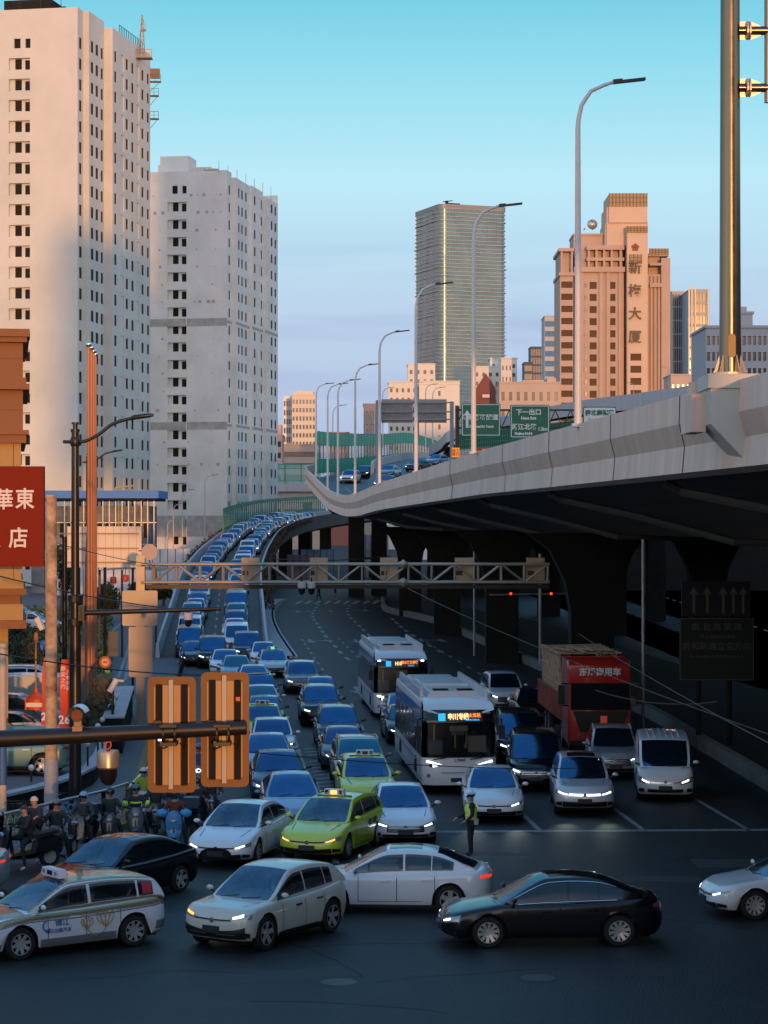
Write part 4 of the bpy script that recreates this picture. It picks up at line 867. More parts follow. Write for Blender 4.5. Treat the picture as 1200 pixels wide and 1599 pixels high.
def gantry_back():
    d = 190; k = d/F; t = thing('sign_gantry', 'grey steel road gantry seen from behind with two long truss framed boards', 'gantry', tuple(W(650, 740, d))); px = lambda x: (x-650)*k; pz = lambda y: (740-y)*k
    mb = MB(); mb.box(px(587), px(595), -.2, .2, -1, pz(625)); mb.build('post', mat('gantry_grey', (.20, .23, .26), .5), t); mb = MB(); mb.box(px(703), px(709), -.2, .2, -1, pz(627)); mb.box(px(711), px(716), -.2, .2, -1, pz(633)); mb.build('post', mat('gantry_grey', (.20, .23, .26), .5), t)
    for a, b in ((596, 645), (651, 698)):
        m_ = MB(); m_.box(px(a), px(b), .25, .32, pz(660), pz(623)); m_.build('sign_back', mat('board_back', (.30, .27, .25), .6, noise=.12, nscale=1), t)
        f = MB(); n = 4
        for y in (628.5, 643, 655): f.beam((px(a-6), 0, pz(y)), (px(b+6), 0, pz(y)), .12, .12)
        for (ya, yb) in ((628.5, 643), (643, 655)):
            for j in range(n):
                x0 = px(a+(b-a)*j/n); x1 = px(a+(b-a)*(j+1)/n); f.beam((x0, .1, pz(ya)), (x0, .1, pz(yb)), .06, .06)
                f.beam((x0, .1, pz(yb if j % 2 == 0 else ya)), (x1, .1, pz(ya if j % 2 == 0 else yb)), .06, .06)
        f.build('truss', mat('gantry_grey', (.20, .23, .26), .5), t)
gantry_back()
def gantry_green():
    d = 176; k = d/F; t = thing('sign_gantry', 'dark truss gantry carrying the two green motorway signs', 'gantry', tuple(W(720, 700, d))); px = lambda x: (x-720)*k; pz = lambda y: (700-y)*k; f = MB()
    for y in (640, 668): f.beam((px(712), .3, pz(y)), (px(905), .3, pz(y)), .14, .14)
    for j in range(16): x = px(712+j*12); f.beam((x, .3, pz(640 if j % 2 else 668)), (px(724+j*12), .3, pz(668 if j % 2 else 640)), .08, .08)
    f.build('truss', M_dark, t); f = MB(); f.beam((px(715), .3, -1.5), (px(715), .3, pz(634)), .3, .3); f.build('post', M_dark, t)
gantry_green()
nb = thing('notice_board', 'small orange notice board on the viaduct parapet by the tall lamp', 'notice board', tuple(W(712, 707, 112))); k = 112/F
mb = MB(); mb.box(-6*k, 6*k, 0, .05, -7*k, 8*k); mb.build('panel', mat('notice_orange', (.75, .30, .03), .5), nb); text('施工', 6*k, M_black, nb, (0, -.01, 3*k)); text('慢行', 6*k, M_black, nb, (0, -.01, -3*k))
# big sign below the viaduct, its shade put into panel and lettering colours
ds_ = thing('road_sign', 'large unlit direction sign on two posts in the shade under the viaduct', 'road sign', tuple(W(1120, 1013, 90))); k = 90/F
mb = MB(); mb.prism(rr(-58*k, 58*k, -50*k, 48*k, .05), 0, .08, 'Y'); mb.build('panel', mat('sign_shaded_green', (.004, .014, .010), .5), ds_)
mb = MB(); mb.box(-55*k, 52*k, -.0, .08, 50*k, 105*k); mb.build('lane_panel', mat('sign_shaded_blue', (.004, .006, .018), .5), ds_)
mb = MB()
for x0, x1, z0, z1 in ((-57, 57, 46.5, 47.5), (-57, 57, -49, -48), (-57.5, -56.5, -49, 47.5), (56.5, 57.5, -49, 47.5)): mb.box(x0*k, x1*k, -.02, -.004, z0*k, z1*k)
for x in (-36, -15, 10, 26, 41): mb.add([((x+a)*k, -.01, z*k) for a, z in ((-2, 55), (2, 55), (2, 86), (7, 84), (0, 97), (-7, 84), (-2, 86))], [tuple(range(7))])
M_sd = mat('shaded_lettering', (.10, .10, .075), .7); mb.build('lettering', M_sd, ds_)
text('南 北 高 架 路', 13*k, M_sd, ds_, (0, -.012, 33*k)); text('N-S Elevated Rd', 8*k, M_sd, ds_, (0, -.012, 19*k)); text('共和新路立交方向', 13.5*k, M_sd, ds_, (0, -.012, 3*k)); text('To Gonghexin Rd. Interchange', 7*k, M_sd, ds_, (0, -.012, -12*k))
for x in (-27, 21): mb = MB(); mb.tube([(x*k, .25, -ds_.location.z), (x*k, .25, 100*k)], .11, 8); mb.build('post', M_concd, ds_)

# ================================================================ TRUSS GANTRY
gm = mat('gantry_steel', (.38, .33, .27), .38, metal=.35, noise=.12, nscale=2)
gt = thing('camera_gantry', 'pale steel truss gantry spanning the ramp and the road on a single post', 'gantry', tuple(G(220, 1135))); d = gt.location.y; k = d/F; ox = gt.location.x
X = lambda px: (px-600)*k-ox; Zp = lambda py: CAMZ-(py-HOR)*k
mb = MB(); mb.box(-.19, .19, -.19, .19, 0, Zp(868)); mb.build('post', gm, gt)
mb = MB(); za, zb = Zp(881), Zp(909); x0, x1 = X(222), X(858)
for yy in (0, .62):
    mb.tube([(x0, yy-.31, za), (x1, yy-.31, za)], .07, 10); mb.tube([(x0, yy-.31, zb), (x1, yy-.31, zb)], .07, 10)
    st = 36.2; n = 17; xs = [X(240+i*st) for i in range(n+1)]
    for i, x in enumerate(xs):
        mb.tube([(x, yy-.31, za), (x, yy-.31, zb)], .045, 8)
        if i < n: mb.tube([(x, yy-.31, zb if i % 2 == 0 else za), (xs[i+1], yy-.31, za if i % 2 == 0 else zb)], .045, 8)
for x in xs: mb.tube([(x, -.31, za), (x, .31, za)], .04, 6); mb.tube([(x, -.31, zb), (x, .31, zb)], .04, 6)
mb.build('truss', gm, gt, smooth=40)
mb = MB()
for yy in (-.31,):
    for z_ in (za, zb): mb.lathe([(0, -.05), (.2, -.05), (.2, .05), (0, .05)], (X(630), yy, z_), 12, 'X')
    for z_ in (za, zb): mb.lathe([(.09, -.22), (.2, -.05)], (X(630), yy, z_), 6, 'X'); mb.lathe([(.2, .05), (.09, .22)], (X(630), yy, z_), 6, 'X')
mb.build('flange', gm, gt)
mb = MB(); mb.box(X(228), X(858), .1, .4, zb-.3, zb-.12); mb.build('cable_tray', M_dark, gt)
ob = mat('box_cream', (.50, .34, .20), .5, noise=.08, nscale=2)
for i, (a, b, la) in enumerate([(377, 405, 'cream equipment box on the truss gantry, leftmost of five'), (484, 512, 'cream equipment box on the truss gantry, second from the left'), (594, 621, 'cream equipment box on the truss gantry, middle one above the dark road'), (711, 740, 'orange-lit equipment box on the truss gantry, fourth from the left'), (823, 851, 'dim equipment box on the truss gantry, rightmost near the viaduct pier')]):
    t = thing('equipment_box', la, 'equipment box', (ox+X((a+b)/2), d-.0, zb), group='equipment boxes on the truss gantry'); wd = (b-a)*k/2
    mb = MB(); mb.box(-wd, wd, .03, .25, .07, Zp(871)-zb); mb.build('case', ob, t); mb = MB(); mb.box(-wd*.9, -wd*.2, .02, .028, .3, .5); mb.build('plate', M_dark, t)
def dome_cam(lab, loc, s, h=.55, m=None):
    t = thing('dome_camera', lab, 'security camera', loc); mb = MB()
    mb.lathe([(0, 0), (.13*s, 0), (.145*s, -.03*s), (.145*s, -.21*s), (.12*s, -.23*s)], n=20); mb.build('housing', m or mat('camera_shell', (.50, .46, .42), .4), t, smooth=40)
    mb = MB(); mb.lathe([(.115*s, -.22*s), (.115*s, -.32*s), (.09*s, -.40*s), (.045*s, -.44*s), (0, -.445*s)], n=20); mb.build('dome', mat('dome_black', (.01, .01, .012), .1), t, smooth=60)
    mb = MB(); mb.tube([(0, 0, 0), (0, 0, h)], .025*s, 8)
    mb.build('stem', M_dark, t); return t
for px, la in ((472, 'left one of two small dome cameras under the middle of the truss gantry'), (487, 'right one of two small dome cameras under the middle of the truss gantry'), (1165/4+400-200, '')):
    if la: dome_cam(la, (ox+X(px), d-.35, zb+.02), 1.3, .2)
mt_ = thing('radar_dish', 'round pale disc on a bracket at the left end of the truss gantry', 'round sign', (ox+X(234), d-.1, Zp(862)))
mb = MB(); mb.lathe([(0, 0), (12.5*k, 0), (12.5*k, .05), (0, .05)], n=28, axis='Y'); mb.build('disc', mat('disc_pale', (.46, .36, .30), .5), mt_); mb = MB(); mb.tube([(0, .03, 0), (0, .05, -.75)], .03, 6); mb.beam((-.5, .02, .06), (.35, .02, -.02), .02, .05); mb.build('bracket', M_dark, mt_)
bs = thing('road_sign', 'pale rear side of two stacked road sign plates on the gantry post', 'road sign', (ox, d-.25, Zp(940)))
mb = MB(); mb.prism(rr(-28*k, 27*k, Zp(977)-Zp(940), Zp(922)-Zp(940), .08), 0, .04, 'Y'); mb.build('upper_plate', mat('plate_back', (.34, .30, .26), .4, metal=.3), bs)
mb = MB(); mb.prism(rr(-18*k, 19*k, Zp(1057)-Zp(940), Zp(978.5)-Zp(940), .08), 0, .04, 'Y'); mb.build('lower_plate', mat('plate_back', (.34, .30, .26), .4, metal=.3), bs)
# ================================================================ CARS
def glassx(name, c, alpha, metal, noise=0.0):
    m = mat(name, c, .05, metal=metal, spec=1.0, noise=noise, nscale=1.1); m.node_tree.nodes['Principled BSDF'].inputs['Alpha'].default_value = alpha; return m
def paint(name, c, rough=.28, metal=.0): return mat('paint_'+name, c, rough, metal=metal,  coat=.8 if sum(c) > .3 else .45, spec=.6 if sum(c) > .3 else .35)
PT = dict(white=paint('white', (.70, .71, .72)), silver=paint('silver', (.42, .43, .44), metal=.4), black=paint('black', (.005, .006, .008), .2), navy=paint('navy', (.02, .035, .075), .22),
          grey=paint('grey', (.13, .135, .14), metal=.3), lime=paint('lime', (.56, .66, .035)), beige=paint('beige', (.56, .54, .45)), gold=paint('gold', (.30, .25, .13), metal=.4), blue=paint('blue', (.16, .26, .38), metal=.2),
          red=paint('red', (.45, .05, .03)), teal=paint('teal', (.10, .22, .21), metal=.2), brown=paint('brown', (.10, .07, .055), metal=.2), pearl=paint('pearl', (.55, .55, .58), metal=.2))
M_ws = mat('windscreen', (.040, .14, .29), .06, metal=.93, spec=.5, noise=.28, nscale=.7); M_wsd = glassx('windscreen_near', (.11, .21, .30), .66, .75, .5); M_wsh = glassx('windscreen_mid', (.045, .145, .29), .82, .93, .25); M_wst = mat('windscreen_teal', (.04, .17, .24), .07, metal=.93, spec=.5, noise=.3, nscale=.6); M_wsk = mat('windscreen_dim', (.04, .12, .25), .07, metal=.93, spec=.5, noise=.4, nscale=.6); M_sg = mat('side_glass', (.012, .016, .022), .07, metal=.2, spec=1.0); M_sgn = glassx('side_glass_near', (.01, .014, .02), .72, .1)  # noise in the windscreen tints stands in for patches of reflection
M_rub = mat('rubber', (.012, .012, .012), .8); M_trim = mat('trim_black', (.014, .014, .015), .4); M_chr = mat('chrome', (.62, .62, .62), .18, metal=.9); M_rim = mat('alloy', (.62, .61, .58), .3, metal=.6)
M_lens = mat('lamp_lens', (.30, .34, .38), .1, metal=.4); M_led = mat('led_white', (.78, .90, 1.0), .3, emit=4.5); M_warm = mat('led_warm', (1.0, .82, .60), .3, emit=5); M_amb = mat('indicator_amber', (1.0, .36, .05), .3, emit=2.6)
M_tail = mat('tail_lens', (.28, .015, .012), .2, spec=.8); M_tlit = mat('tail_lit', (1.0, .05, .015), .3, emit=.7); M_plate = mat('plate_dark', (.02, .03, .04), .5); M_plg = mat('plate_green', (.10, .45, .22), .5)
def cr(P, u):
    i = max(0, min(len(P)-2, int(math.floor(u)))); t = u-i; p0 = P[max(i-1, 0)]; p1 = P[i]; p2 = P[i+1]; p3 = P[min(i+2, len(P)-1)]
    return tuple(.5*((2*b)+(c-a)*t+(2*a-5*b+4*c-d)*t*t+(3*b-a-3*c+d)*t**3) for a, b, c, d in zip(p0, p1, p2, p3))
SPEC = {
 'sedan': dict(L=4.75, w=.92, sill=.23, wr=.62, R=.335, ax=(-1.40, 1.36), rim=[(-2.38,.64),(-2.2,.74),(-1.75,.84),(-1.1,.945),(0,.945),(1.1,.985),(1.7,1.03),(2.2,1.05),(2.38,1.0)],
    roof=[(-1.22,.92),(-.98,1.04),(-.30,1.385),(.10,1.45),(.60,1.455),(1.15,1.385),(1.75,1.155),(2.1,1.04)], ws=(.35,2.35), rw=(4.9,6.6), sw=[(1.05,3.35),(3.45,4.65),(4.7,5.6)], cf=.62),
 'suv': dict(L=4.6, w=.935, sill=.27, wr=.68, R=.37, ax=(-1.38, 1.36), rim=[(-2.3,.82),(-2.12,.93),(-1.6,1.0),(-1.1,1.06),(0,1.05),(1.3,1.10),(2.1,1.12),(2.3,1.06)],
    roof=[(-1.2,1.04),(-.98,1.16),(-.36,1.57),(.05,1.655),(.8,1.68),(1.6,1.64),(2.02,1.53),(2.2,1.14),(2.24,1.05)], ws=(.3,2.3), rw=(5.95,6.9), sw=[(1.05,3.3),(3.4,4.75),(4.82,5.6)], cf=.52),
 'cross': dict(L=4.35, w=.935, sill=.27, wr=.66, R=.37, ax=(-1.33, 1.32), rim=[(-2.18,.84),(-2.0,.94),(-1.5,.98),(-1.05,1.02),(0,1.01),(1.0,1.05),(1.8,1.14),(2.18,1.10)],
    roof=[(-1.18,1.0),(-.92,1.12),(-.25,1.50),(.15,1.585),(.75,1.60),(1.35,1.54),(1.75,1.45),(2.08,1.14),(2.12,1.07)], ws=(.3,2.3), rw=(5.8,6.9), sw=[(1.05,3.25),(3.35,4.6),(4.66,5.2)], cf=.5),
 'hatch': dict(L=4.15, w=.88, sill=.22, wr=.64, R=.33, ax=(-1.27, 1.25), rim=[(-2.08,.70),(-1.9,.82),(-1.45,.92),(-1.0,.98),(0,1.0),(1.2,1.04),(1.9,1.06),(2.08,1.0)],
    roof=[(-1.2,.97),(-.98,1.10),(-.36,1.46),(.05,1.53),(.7,1.54),(1.35,1.47),(1.7,1.36),(1.98,1.06),(2.02,.99)], ws=(.35,2.35), rw=(5.5,6.9), sw=[(1.05,3.3),(3.4,4.75),(4.82,5.5)], cf=.55),
 'coupe': dict(L=4.95, w=.95, sill=.21, wr=.60, R=.35, ax=(-1.50, 1.45), rim=[(-2.48,.58),(-2.3,.68),(-1.8,.79),(-1.2,.90),(0,.92),(1.1,.98),(1.8,1.04),(2.3,1.08),(2.48,1.02)],
    roof=[(-1.30,.88),(-1.0,1.0),(-.25,1.34),(.2,1.42),(.7,1.42),(1.3,1.32),(1.95,1.13),(2.25,1.06)], ws=(.3,2.35), rw=(4.9,6.6), sw=[(1.05,3.35),(3.45,4.65),(4.7,5.6)], cf=.75),
 'mpv': dict(L=4.95, w=.95, sill=.24, wr=.76, R=.36, ax=(-1.50, 1.5), rim=[(-2.48,.80),(-2.3,.93),(-1.9,1.0),(-1.4,1.07),(0,1.06),(1.6,1.1),(2.3,1.12),(2.48,1.05)],
    roof=[(-1.62,1.03),(-1.38,1.18),(-.62,1.68),(-.2,1.80),(.8,1.84),(1.9,1.80),(2.25,1.70),(2.40,1.15),(2.42,1.05)], ws=(.3,2.3), rw=(5.95,6.9), sw=[(1.05,3.2),(3.3,4.6),(4.68,5.6)], cf=.55),
 'van': dict(L=5.0, w=.92, sill=.24, wr=.82, R=.34, ax=(-1.72, 1.45), rim=[(-2.5,.78),(-2.38,.95),(-2.15,1.06),(-1.8,1.14),(0,1.12),(2.0,1.12),(2.5,1.08)],
    roof=[(-2.05,1.08),(-1.88,1.26),(-1.25,1.80),(-.9,1.93),(.2,1.99),(1.9,1.97),(2.34,1.86),(2.43,1.25),(2.45,1.08)], ws=(.35,2.35), rw=(5.95,6.85), sw=[(1.05,2.95)], cf=.4),
 'wagon': dict(L=4.6, w=.91, sill=.23, wr=.66, R=.335, ax=(-1.36, 1.33), rim=[(-2.3,.66),(-2.12,.78),(-1.7,.88),(-1.1,.97),(0,.98),(1.3,1.03),(2.1,1.06),(2.3,1.0)],
    roof=[(-1.25,.95),(-1.02,1.07),(-.36,1.43),(.05,1.50),(.8,1.52),(1.6,1.46),(1.98,1.36),(2.2,1.05),(2.24,.98)], ws=(.35,2.35), rw=(5.95,6.9), sw=[(1.05,3.3),(3.4,4.75),(4.82,5.6)], cf=.6)}
QI = [(0, .955), (.10, .985), (.3, 1.0), (.55, 1.0), (.75, .99), (.88, .972), (.96, .945), (1.0, .905)]
QF = [(0, .13), (.12, .05), (.3, .0), (.6, .01), (.78, .04), (.9, .085), (1.0, .17)]
QR = [(0, .12), (.15, .03), (.4, 0), (.75, .02), (.92, .06), (1.0, .12)]
def body_fn(S):
    L, w, cf = S['L'], S['w'], S['cf']; yF, yR = -L/2, L/2; p = 2.9; y0, y1 = yF+cf+.2, yR-cf-.15
    rim = lambda y: lerp_path(S['rim'], y)
    def Pb(a, q, s=1):
        if a < 0: a = -a; s = -s
        if a > 3: a = 6-a; s = -s
        wq = w*lerp_path(QI, q)
        if a <= 1: th = R(90*a); x = wq*math.sin(th)**(2/p); y = yF+lerp_path(QF, q)*(1-.25*a)+cf*(1-math.cos(th)**(2/p) if a < 1 else 1)
        elif a < 2: y = y0+(y1-y0)*(a-1); x = wq
        else: th = R(90*(3-a)); x = wq*math.sin(th)**(2/p); y = yR-lerp_path(QR, q)-cf*(1-math.cos(th)**(2/p) if a > 2 else 1)
        z = S['sill']+q*(rim(y)-S['sill']-.03)
        if a <= 1.0 : z += .05*math.cos(R(90*a))*q*0
        for ya in S['ax']:
            Ra = S['R']+.075
            if abs(y-ya) < Ra: z = max(z, min(S['R']+math.sqrt(Ra*Ra-(y-ya)**2), rim(y)-.12))
        return Vector((s*x, y, z))
    return Pb, rim, y0, y1
def cab_fn(S, rim):
    P = S['roof']; H = max(z for _, z in P); n = len(P)-1; w = S['w']
    def C(u, v):
        y, z = cr(P, u); h = max(0, min(1, (z-rim(y))/(H-rim(y)))); wb = w*(.90-.07*max(0, 1-u/1.2)-.05*max(0, (u-n+1.2)/1.2)); wt = wb+(S['wr']-wb)*min(1, h*1.02); ze = z-.055*h; a = abs(v); s = 1 if v >= 0 else -1; zb = rim(y)-.05
        if a >= .62: t = (1-a)/.38; x = wb+(wt-wb)*t+.025*math.sin(math.pi*t)*h; zz = zb+(ze-zb)*t
        elif a >= .5: t = (.62-a)/.12; x = wt*(1-.10*t); zz = ze+(z-.006-ze)*math.sin(t*math.pi/2)
        else: t = a/.5; x = wt*.9*t; zz = z-.006+.028*(1-t*t)*h
        f = max(0, 1-u/3.0) if u < 3 else -max(0, (u-(n-3))/3.0)
        return Vector((s*x, y+.20*f*(x/w)**2, zz))
    return C, n
def patch(fn, a0, a1, n1, b0, b1, n2, offv, ctr, mb, mi=0, thick=0):
    rows = []
    for i in range(n1+1):
        a = a0+(a1-a0)*i/n1; row = []
        for j in range(n2+1):
            lo = b0(i/n1) if callable(b0) else b0; hi = b1(i/n1) if callable(b1) else b1; b = lo+(hi-lo)*j/n2; e = 1e-3
            p = fn(a, b); d1 = fn(a+e, b)-fn(a-e, b); d2 = fn(a, b+e)-fn(a, b-e); nn = d1.cross(d2)
            if nn.length < 1e-12: nn = (p-ctr)
            nn.normalize()
            if nn.dot(p-ctr) < 0: nn = -nn
            row.append(p+nn*offv)
        rows.append(row)
    mb.grid(rows, mi)
def wheel(parent, x, y, R_, side, det, style, wname='wheel'):
    mb = MB(); wd = .21; mb.lathe([(R_*.66, -wd/2), (R_*.93, -wd/2), (R_, -wd/2+.035), (R_, wd/2-.035), (R_*.93, wd/2), (R_*.66, wd/2)], n=28 if det else 14, axis='X')
    if not det: mb.lathe([(0, side*.07), (R_*.66, side*.07)], n=12, axis='X', mi=1)
    o = mb.build(wname, [M_rub, M_rim], parent, smooth=35, loc=(x, y, R_))
    if det:
        r = MB(); s = side; ri = R_*.68; r.lathe([(ri, s*.10), (ri*.93, s*.105), (ri*.9, s*.02), (0, s*.0)], n=28, axis='X', mi=1); r.lathe([(ri, s*.108), (ri*.93, s*.108)], n=28, axis='X')
        k = {'ten': 10, 'five': 5, 'multi': 8}[style]
        for i in range(k):
            a = 2*math.pi*i/k+.2; d = Vector((0, math.cos(a), math.sin(a))); t = Vector((0, -math.sin(a), math.cos(a))); wi, wo = (.03, .055) if k == 10 else ((.05, .05) if k == 8 else (.06, .085)); wi *= .85; wo *= .72
            r.add([Vector((s*.075, 0, 0))+d*.04-t*wi, Vector((s*.075, 0, 0))+d*.04+t*wi, Vector((s*.1, 0, 0))+d*ri*.95+t*wo, Vector((s*.1, 0, 0))+d*ri*.95-t*wo], [(0,1,2,3)])
        r.lathe([(0, s*.085), (.055, s*.085), (.06, s*.04)], n=12, axis='X'); r.build('rim', [M_rim, M_black], o)
def make_car(kind, style='grille', det=2, pt='white', light='led', rims='ten', two=None, rails=False, plate='dark', sunroof=False, name='car', handles=True, tail=False, near=False):
    S = SPEC[kind]; t = thing(name, 'x', 'car'); Pb, rim, y0, y1 = body_fn(S); C, n = cab_fn(S, rim); L, w = S['L'], S['w']; ctr = Vector((0, 0, .7))
    # body shell
    nf = 9 if det else 5; aa = [i/nf for i in range(nf)]+[1.0]; ys = set()
    for ya in S['ax']:
        Ra = S['R']+.075
        for k in range(13 if det else 7): ys.add(ya-Ra*math.cos(math.pi*k/(12 if det else 6))*.999)
        ys.add(ya-Ra-.01); ys.add(ya+Ra+.01)
    for k in range(15): ys.add(y0+(y1-y0)*k/14)
    ys = sorted(y for y in ys if y0 <= y <= y1); aa += [1+(y-y0)/(y1-y0) for y in ys if 1e-4 < (y-y0)/(y1-y0) < .9999]; aa += [2.0]+[2+(i+1)/nf for i in range(nf)]
    qs = [0, .05, .10, .2, .3, .42, .55, .65, .75, .82, .88, .93, .97, 1.0] if det else [0, .1, .3, .55, .8, .93, 1.0]
    mb = MB()
    for s in (1, -1): mb.grid([[Pb(a, q, s) for q in qs] for a in aa], 0, flip=(s < 0))
    if two: # lower band in another paint
        pass
    cols = [-1, -.8, -.5, -.2, 0, .2, .5, .8, 1]; rows = []
    for a in aa:
        p = Pb(a, 1, 1); cw = .035*min(1, p.x/w+.0); rows.append([Vector((f*p.x, p.y, p.z+cw*(1-f*f))) for f in cols])
    mb.grid(rows)
    N_ = n*(5 if det else 3); vs = [-1, -.9, -.8, -.7, -.62, -.58, -.54, -.5, -.35, -.18, 0, .18, .35, .5, .54, .58, .62, .7, .8, .9, 1] if det else [-1, -.8, -.62, -.5, -.2, .2, .5, .62, .8, 1]
    us = sorted({round(n*i/N_, 3) for i in range(N_+1)} | ({S['ws'][0], S['ws'][1], S['rw'][0]} | {x for w_ in S['sw'] for x in w_} if det > 1 else set()))
    o_ = len(mb.v); mb.v += [tuple(C(u, v)) for u in us for v in vs]; nc_ = len(vs)
    for i in range(len(us)-1):
        for j in range(nc_-1):
            uu = (us[i]+us[i+1])/2; vv = abs(vs[j]+vs[j+1])/2
            if det > 1 and ((S['ws'][0] < uu < S['ws'][1] and vv < .5) or (.66 < vv < .9 and any(a < uu < b for a, b in S['sw'])) or (S['rw'][0] < uu < S['rw'][1]-.3 and vv < .5)): continue
            mb.f.append((o_+i*nc_+j, o_+i*nc_+j+1, o_+(i+1)*nc_+j+1, o_+(i+1)*nc_+j)); mb.m.append(0)
    b = mb.build('body', PT[pt], t, smooth=42); fixnorm(b); b.data.polygons.foreach_set('use_smooth', [True]*len(b.data.polygons)); b.data.set_sharp_from_angle(angle=R(38))
    b.material_slots[0].link = 'OBJECT'; b.material_slots[0].material = PT[pt]
    if det > 1:   # bonnet shut lines
        m = MB()
        for s in (1, -1):
            P_ = [Vector((s*w*(.60+.10*k_/6), -L/2+.42+k_*(S['roof'][0][0]+L/2-.45)/6, 0)) for k_ in range(7)]
            for p_ in P_: p_.z = rim(p_.y)-.03+.035*(1-(p_.x/w)**2)+.006
            m.grid([[p_, p_+Vector((s*.014, 0, 0))] for p_ in P_])
        m.build('bonnet_gap', M_black, t)
    m = MB(); m.box(-w*.80, w*.80, -L/2+.35, L/2-.35, .17, rim(0)-.25); m.build('underbody', M_black, t)
    # glass
    if det > 1:
        zb_ = rim(0); yd = cr(S['roof'], 1.0)[0]; m = MB(); m.box(-w*.82, w*.82, yd-.1, yd+.32, zb_-.35, zb_-.03)
        for x in (-.38, .38): m.prism(rr(x-.23, x+.23, zb_-.35, zb_+.22, .07), yd+1.15, yd+1.27, 'Y'); m.prism(rr(x-.12, x+.12, zb_+.25, zb_+.42, .05), yd+1.18, yd+1.27, 'Y')
        m.box(-.62, .62, yd+2.15, yd+2.3, zb_-.3, zb_+.25); m.box(-w*.84, w*.84, yd+.2, L/2-.5, zb_-.45, zb_-.38); m.build('seats', mat('seat_cloth', (.05, .048, .045), .8), t)
        m = MB(); P_ = [(.36+.17*math.cos(R(a)), yd+.42, zb_+.0+.16*math.sin(R(a))) for a in range(0, 361, 24)]; m.tube(P_, .014, 5); m.build('steering_wheel', M_black, t)
        if det > 1: m = MB(); m.box(.15, .35, yd+.02, yd+.04, zb_-.01, zb_+.05); m.build('dashboard_card', mat('card_white', (.5, .5, .5), .6), t)
    m = MB(); patch(C, S['ws'][0], S['ws'][1], 8, -.50, .50, 10, .008, ctr, m); m.build('windscreen', M_wsd if near else (M_wsh if det > 1 else M_ws), t, smooth=80)
    m = MB(); patch(C, S['rw'][0], S['rw'][1], 5, -.48, .48, 6, .008, ctr, m); m.build('rear_window', M_sg, t, smooth=80)
    for s in (1, -1):
        for (u0, u1) in S['sw']:
            m = MB(); 
            fn = lambda u, v, s=s: C(u, v*s)
            last = (u0, u1) == S['sw'][-1]
            patch(fn, u0, u1, 7, .655, (lambda t_: .935), 3, .007, ctr, m); m.build('side_window', M_sgn if det > 1 else M_sg, t, smooth=80)
        if det and handles:
            for yy in ((S['ax'][0]+1.25), (S['ax'][1]-.55)): 
                if yy < 1.3: m = MB(); m.box(-.012+s*(w-.01), .02+s*(w-.01)+.0, yy-.11, yy+.11, rim(yy)-.20, rim(yy)-.165); m.build('door_handle', PT[pt] if pt != 'beige' else M_trim, t)
            m = MB(); g_ = lambda a, q, s=s: Pb(a, q, s)
            for yy in (S['ax'][0]+.62, S['ax'][0]+1.52, S['ax'][1]-.35):
                a_ = 1+(yy-y0)/(y1-y0); patch(g_, a_-.0025, a_+.0025, 1, .10, .985, 8, .004, ctr, m)
            a_ = 1+(S['ax'][0]+.62-y0)/(y1-y0); b_ = 1+(S['ax'][1]-.35-y0)/(y1-y0); patch(g_, a_, b_, 6, .085, .10, 1, .004, ctr, m); m.build('door_gap', M_black, t)
            m = MB(); patch(g_, 1+(S['ax'][0]+S['R']+.1-y0)/(y1-y0), 1+(S['ax'][1]-S['R']-.1-y0)/(y1-y0), 5, -.02, .085, 1, .006, ctr, m); m.build('sill_trim', M_trim if kind in ('suv', 'cross') else PT[pt], t)
        if det >= 1:   # mirror
            yb = cr(S['roof'], 1.0)[0]+.12; m = MB(); m.sphere((s*(w+.10), yb, rim(yb)+.10), .075, 10, sc=(1.4, .6, .8)); m.beam((s*(w-.1), yb, rim(yb)+.0), (s*(w+.06), yb, rim(yb)+.06), .05, .05, 1); mo = m.build('mirror', [PT[pt], M_trim], t, smooth=60)
            mo.material_slots[0].link = 'OBJECT'; mo.material_slots[0].material = PT[pt]
        # headlights
        g_ = lambda a, q, s=s: Pb(a, q, s); m = MB(); zl = {'grille': (.66, .84), 'ev': (.64, .80), 'slim': (.72, .82), 'van': (.58, .76)}[style]
        patch(g_, .26 if style != 'slim' else .2, .80, 8, (lambda t_: zl[0]+.10*(1-t_)*(style == 'ev')), (lambda t_: zl[1]+.06*t_), 3, .006, ctr, m, 0)
        h = m.build('headlight', M_lens if light != 'off' else M_trim, t, smooth=60)
        if light in ('led', 'warm', 'amber', 'bar', 'half'):
            m = MB(); zz = zl[0]+.02
            if light == 'half': light_ = 'amber' if s == -1 else 'led'
            else: light_ = light
            patch(g_, .30, .55 if light != 'bar' else .62, 5, (lambda t_: zz+.05+.02*t_), (lambda t_: zz+.10+.04*t_), 1, .012, ctr, m)
            m.build('lit_strip', {'led': M_led, 'bar': M_led, 'warm': M_warm, 'amber': M_amb}[light_], h)
            if light == 'amber' and s == 1: pass
        m = MB(); patch(g_, 2.30, 2.88, 7, (lambda t_: .76+.03*t_), (lambda t_: .86), 2, .007, ctr, m); tl = m.build('tail_light', M_tlit if tail else M_tail, t, smooth=60)
        if det > 1:
            m = MB(); patch(g_, .46, .74, 4, .12, (lambda t_: .34-.08*t_), 2, .007, ctr, m); m.build('fog_recess', M_trim, t)
    fs = lambda a, q: Pb(abs(a), q, 1 if a >= 0 else -1)
    m = MB()
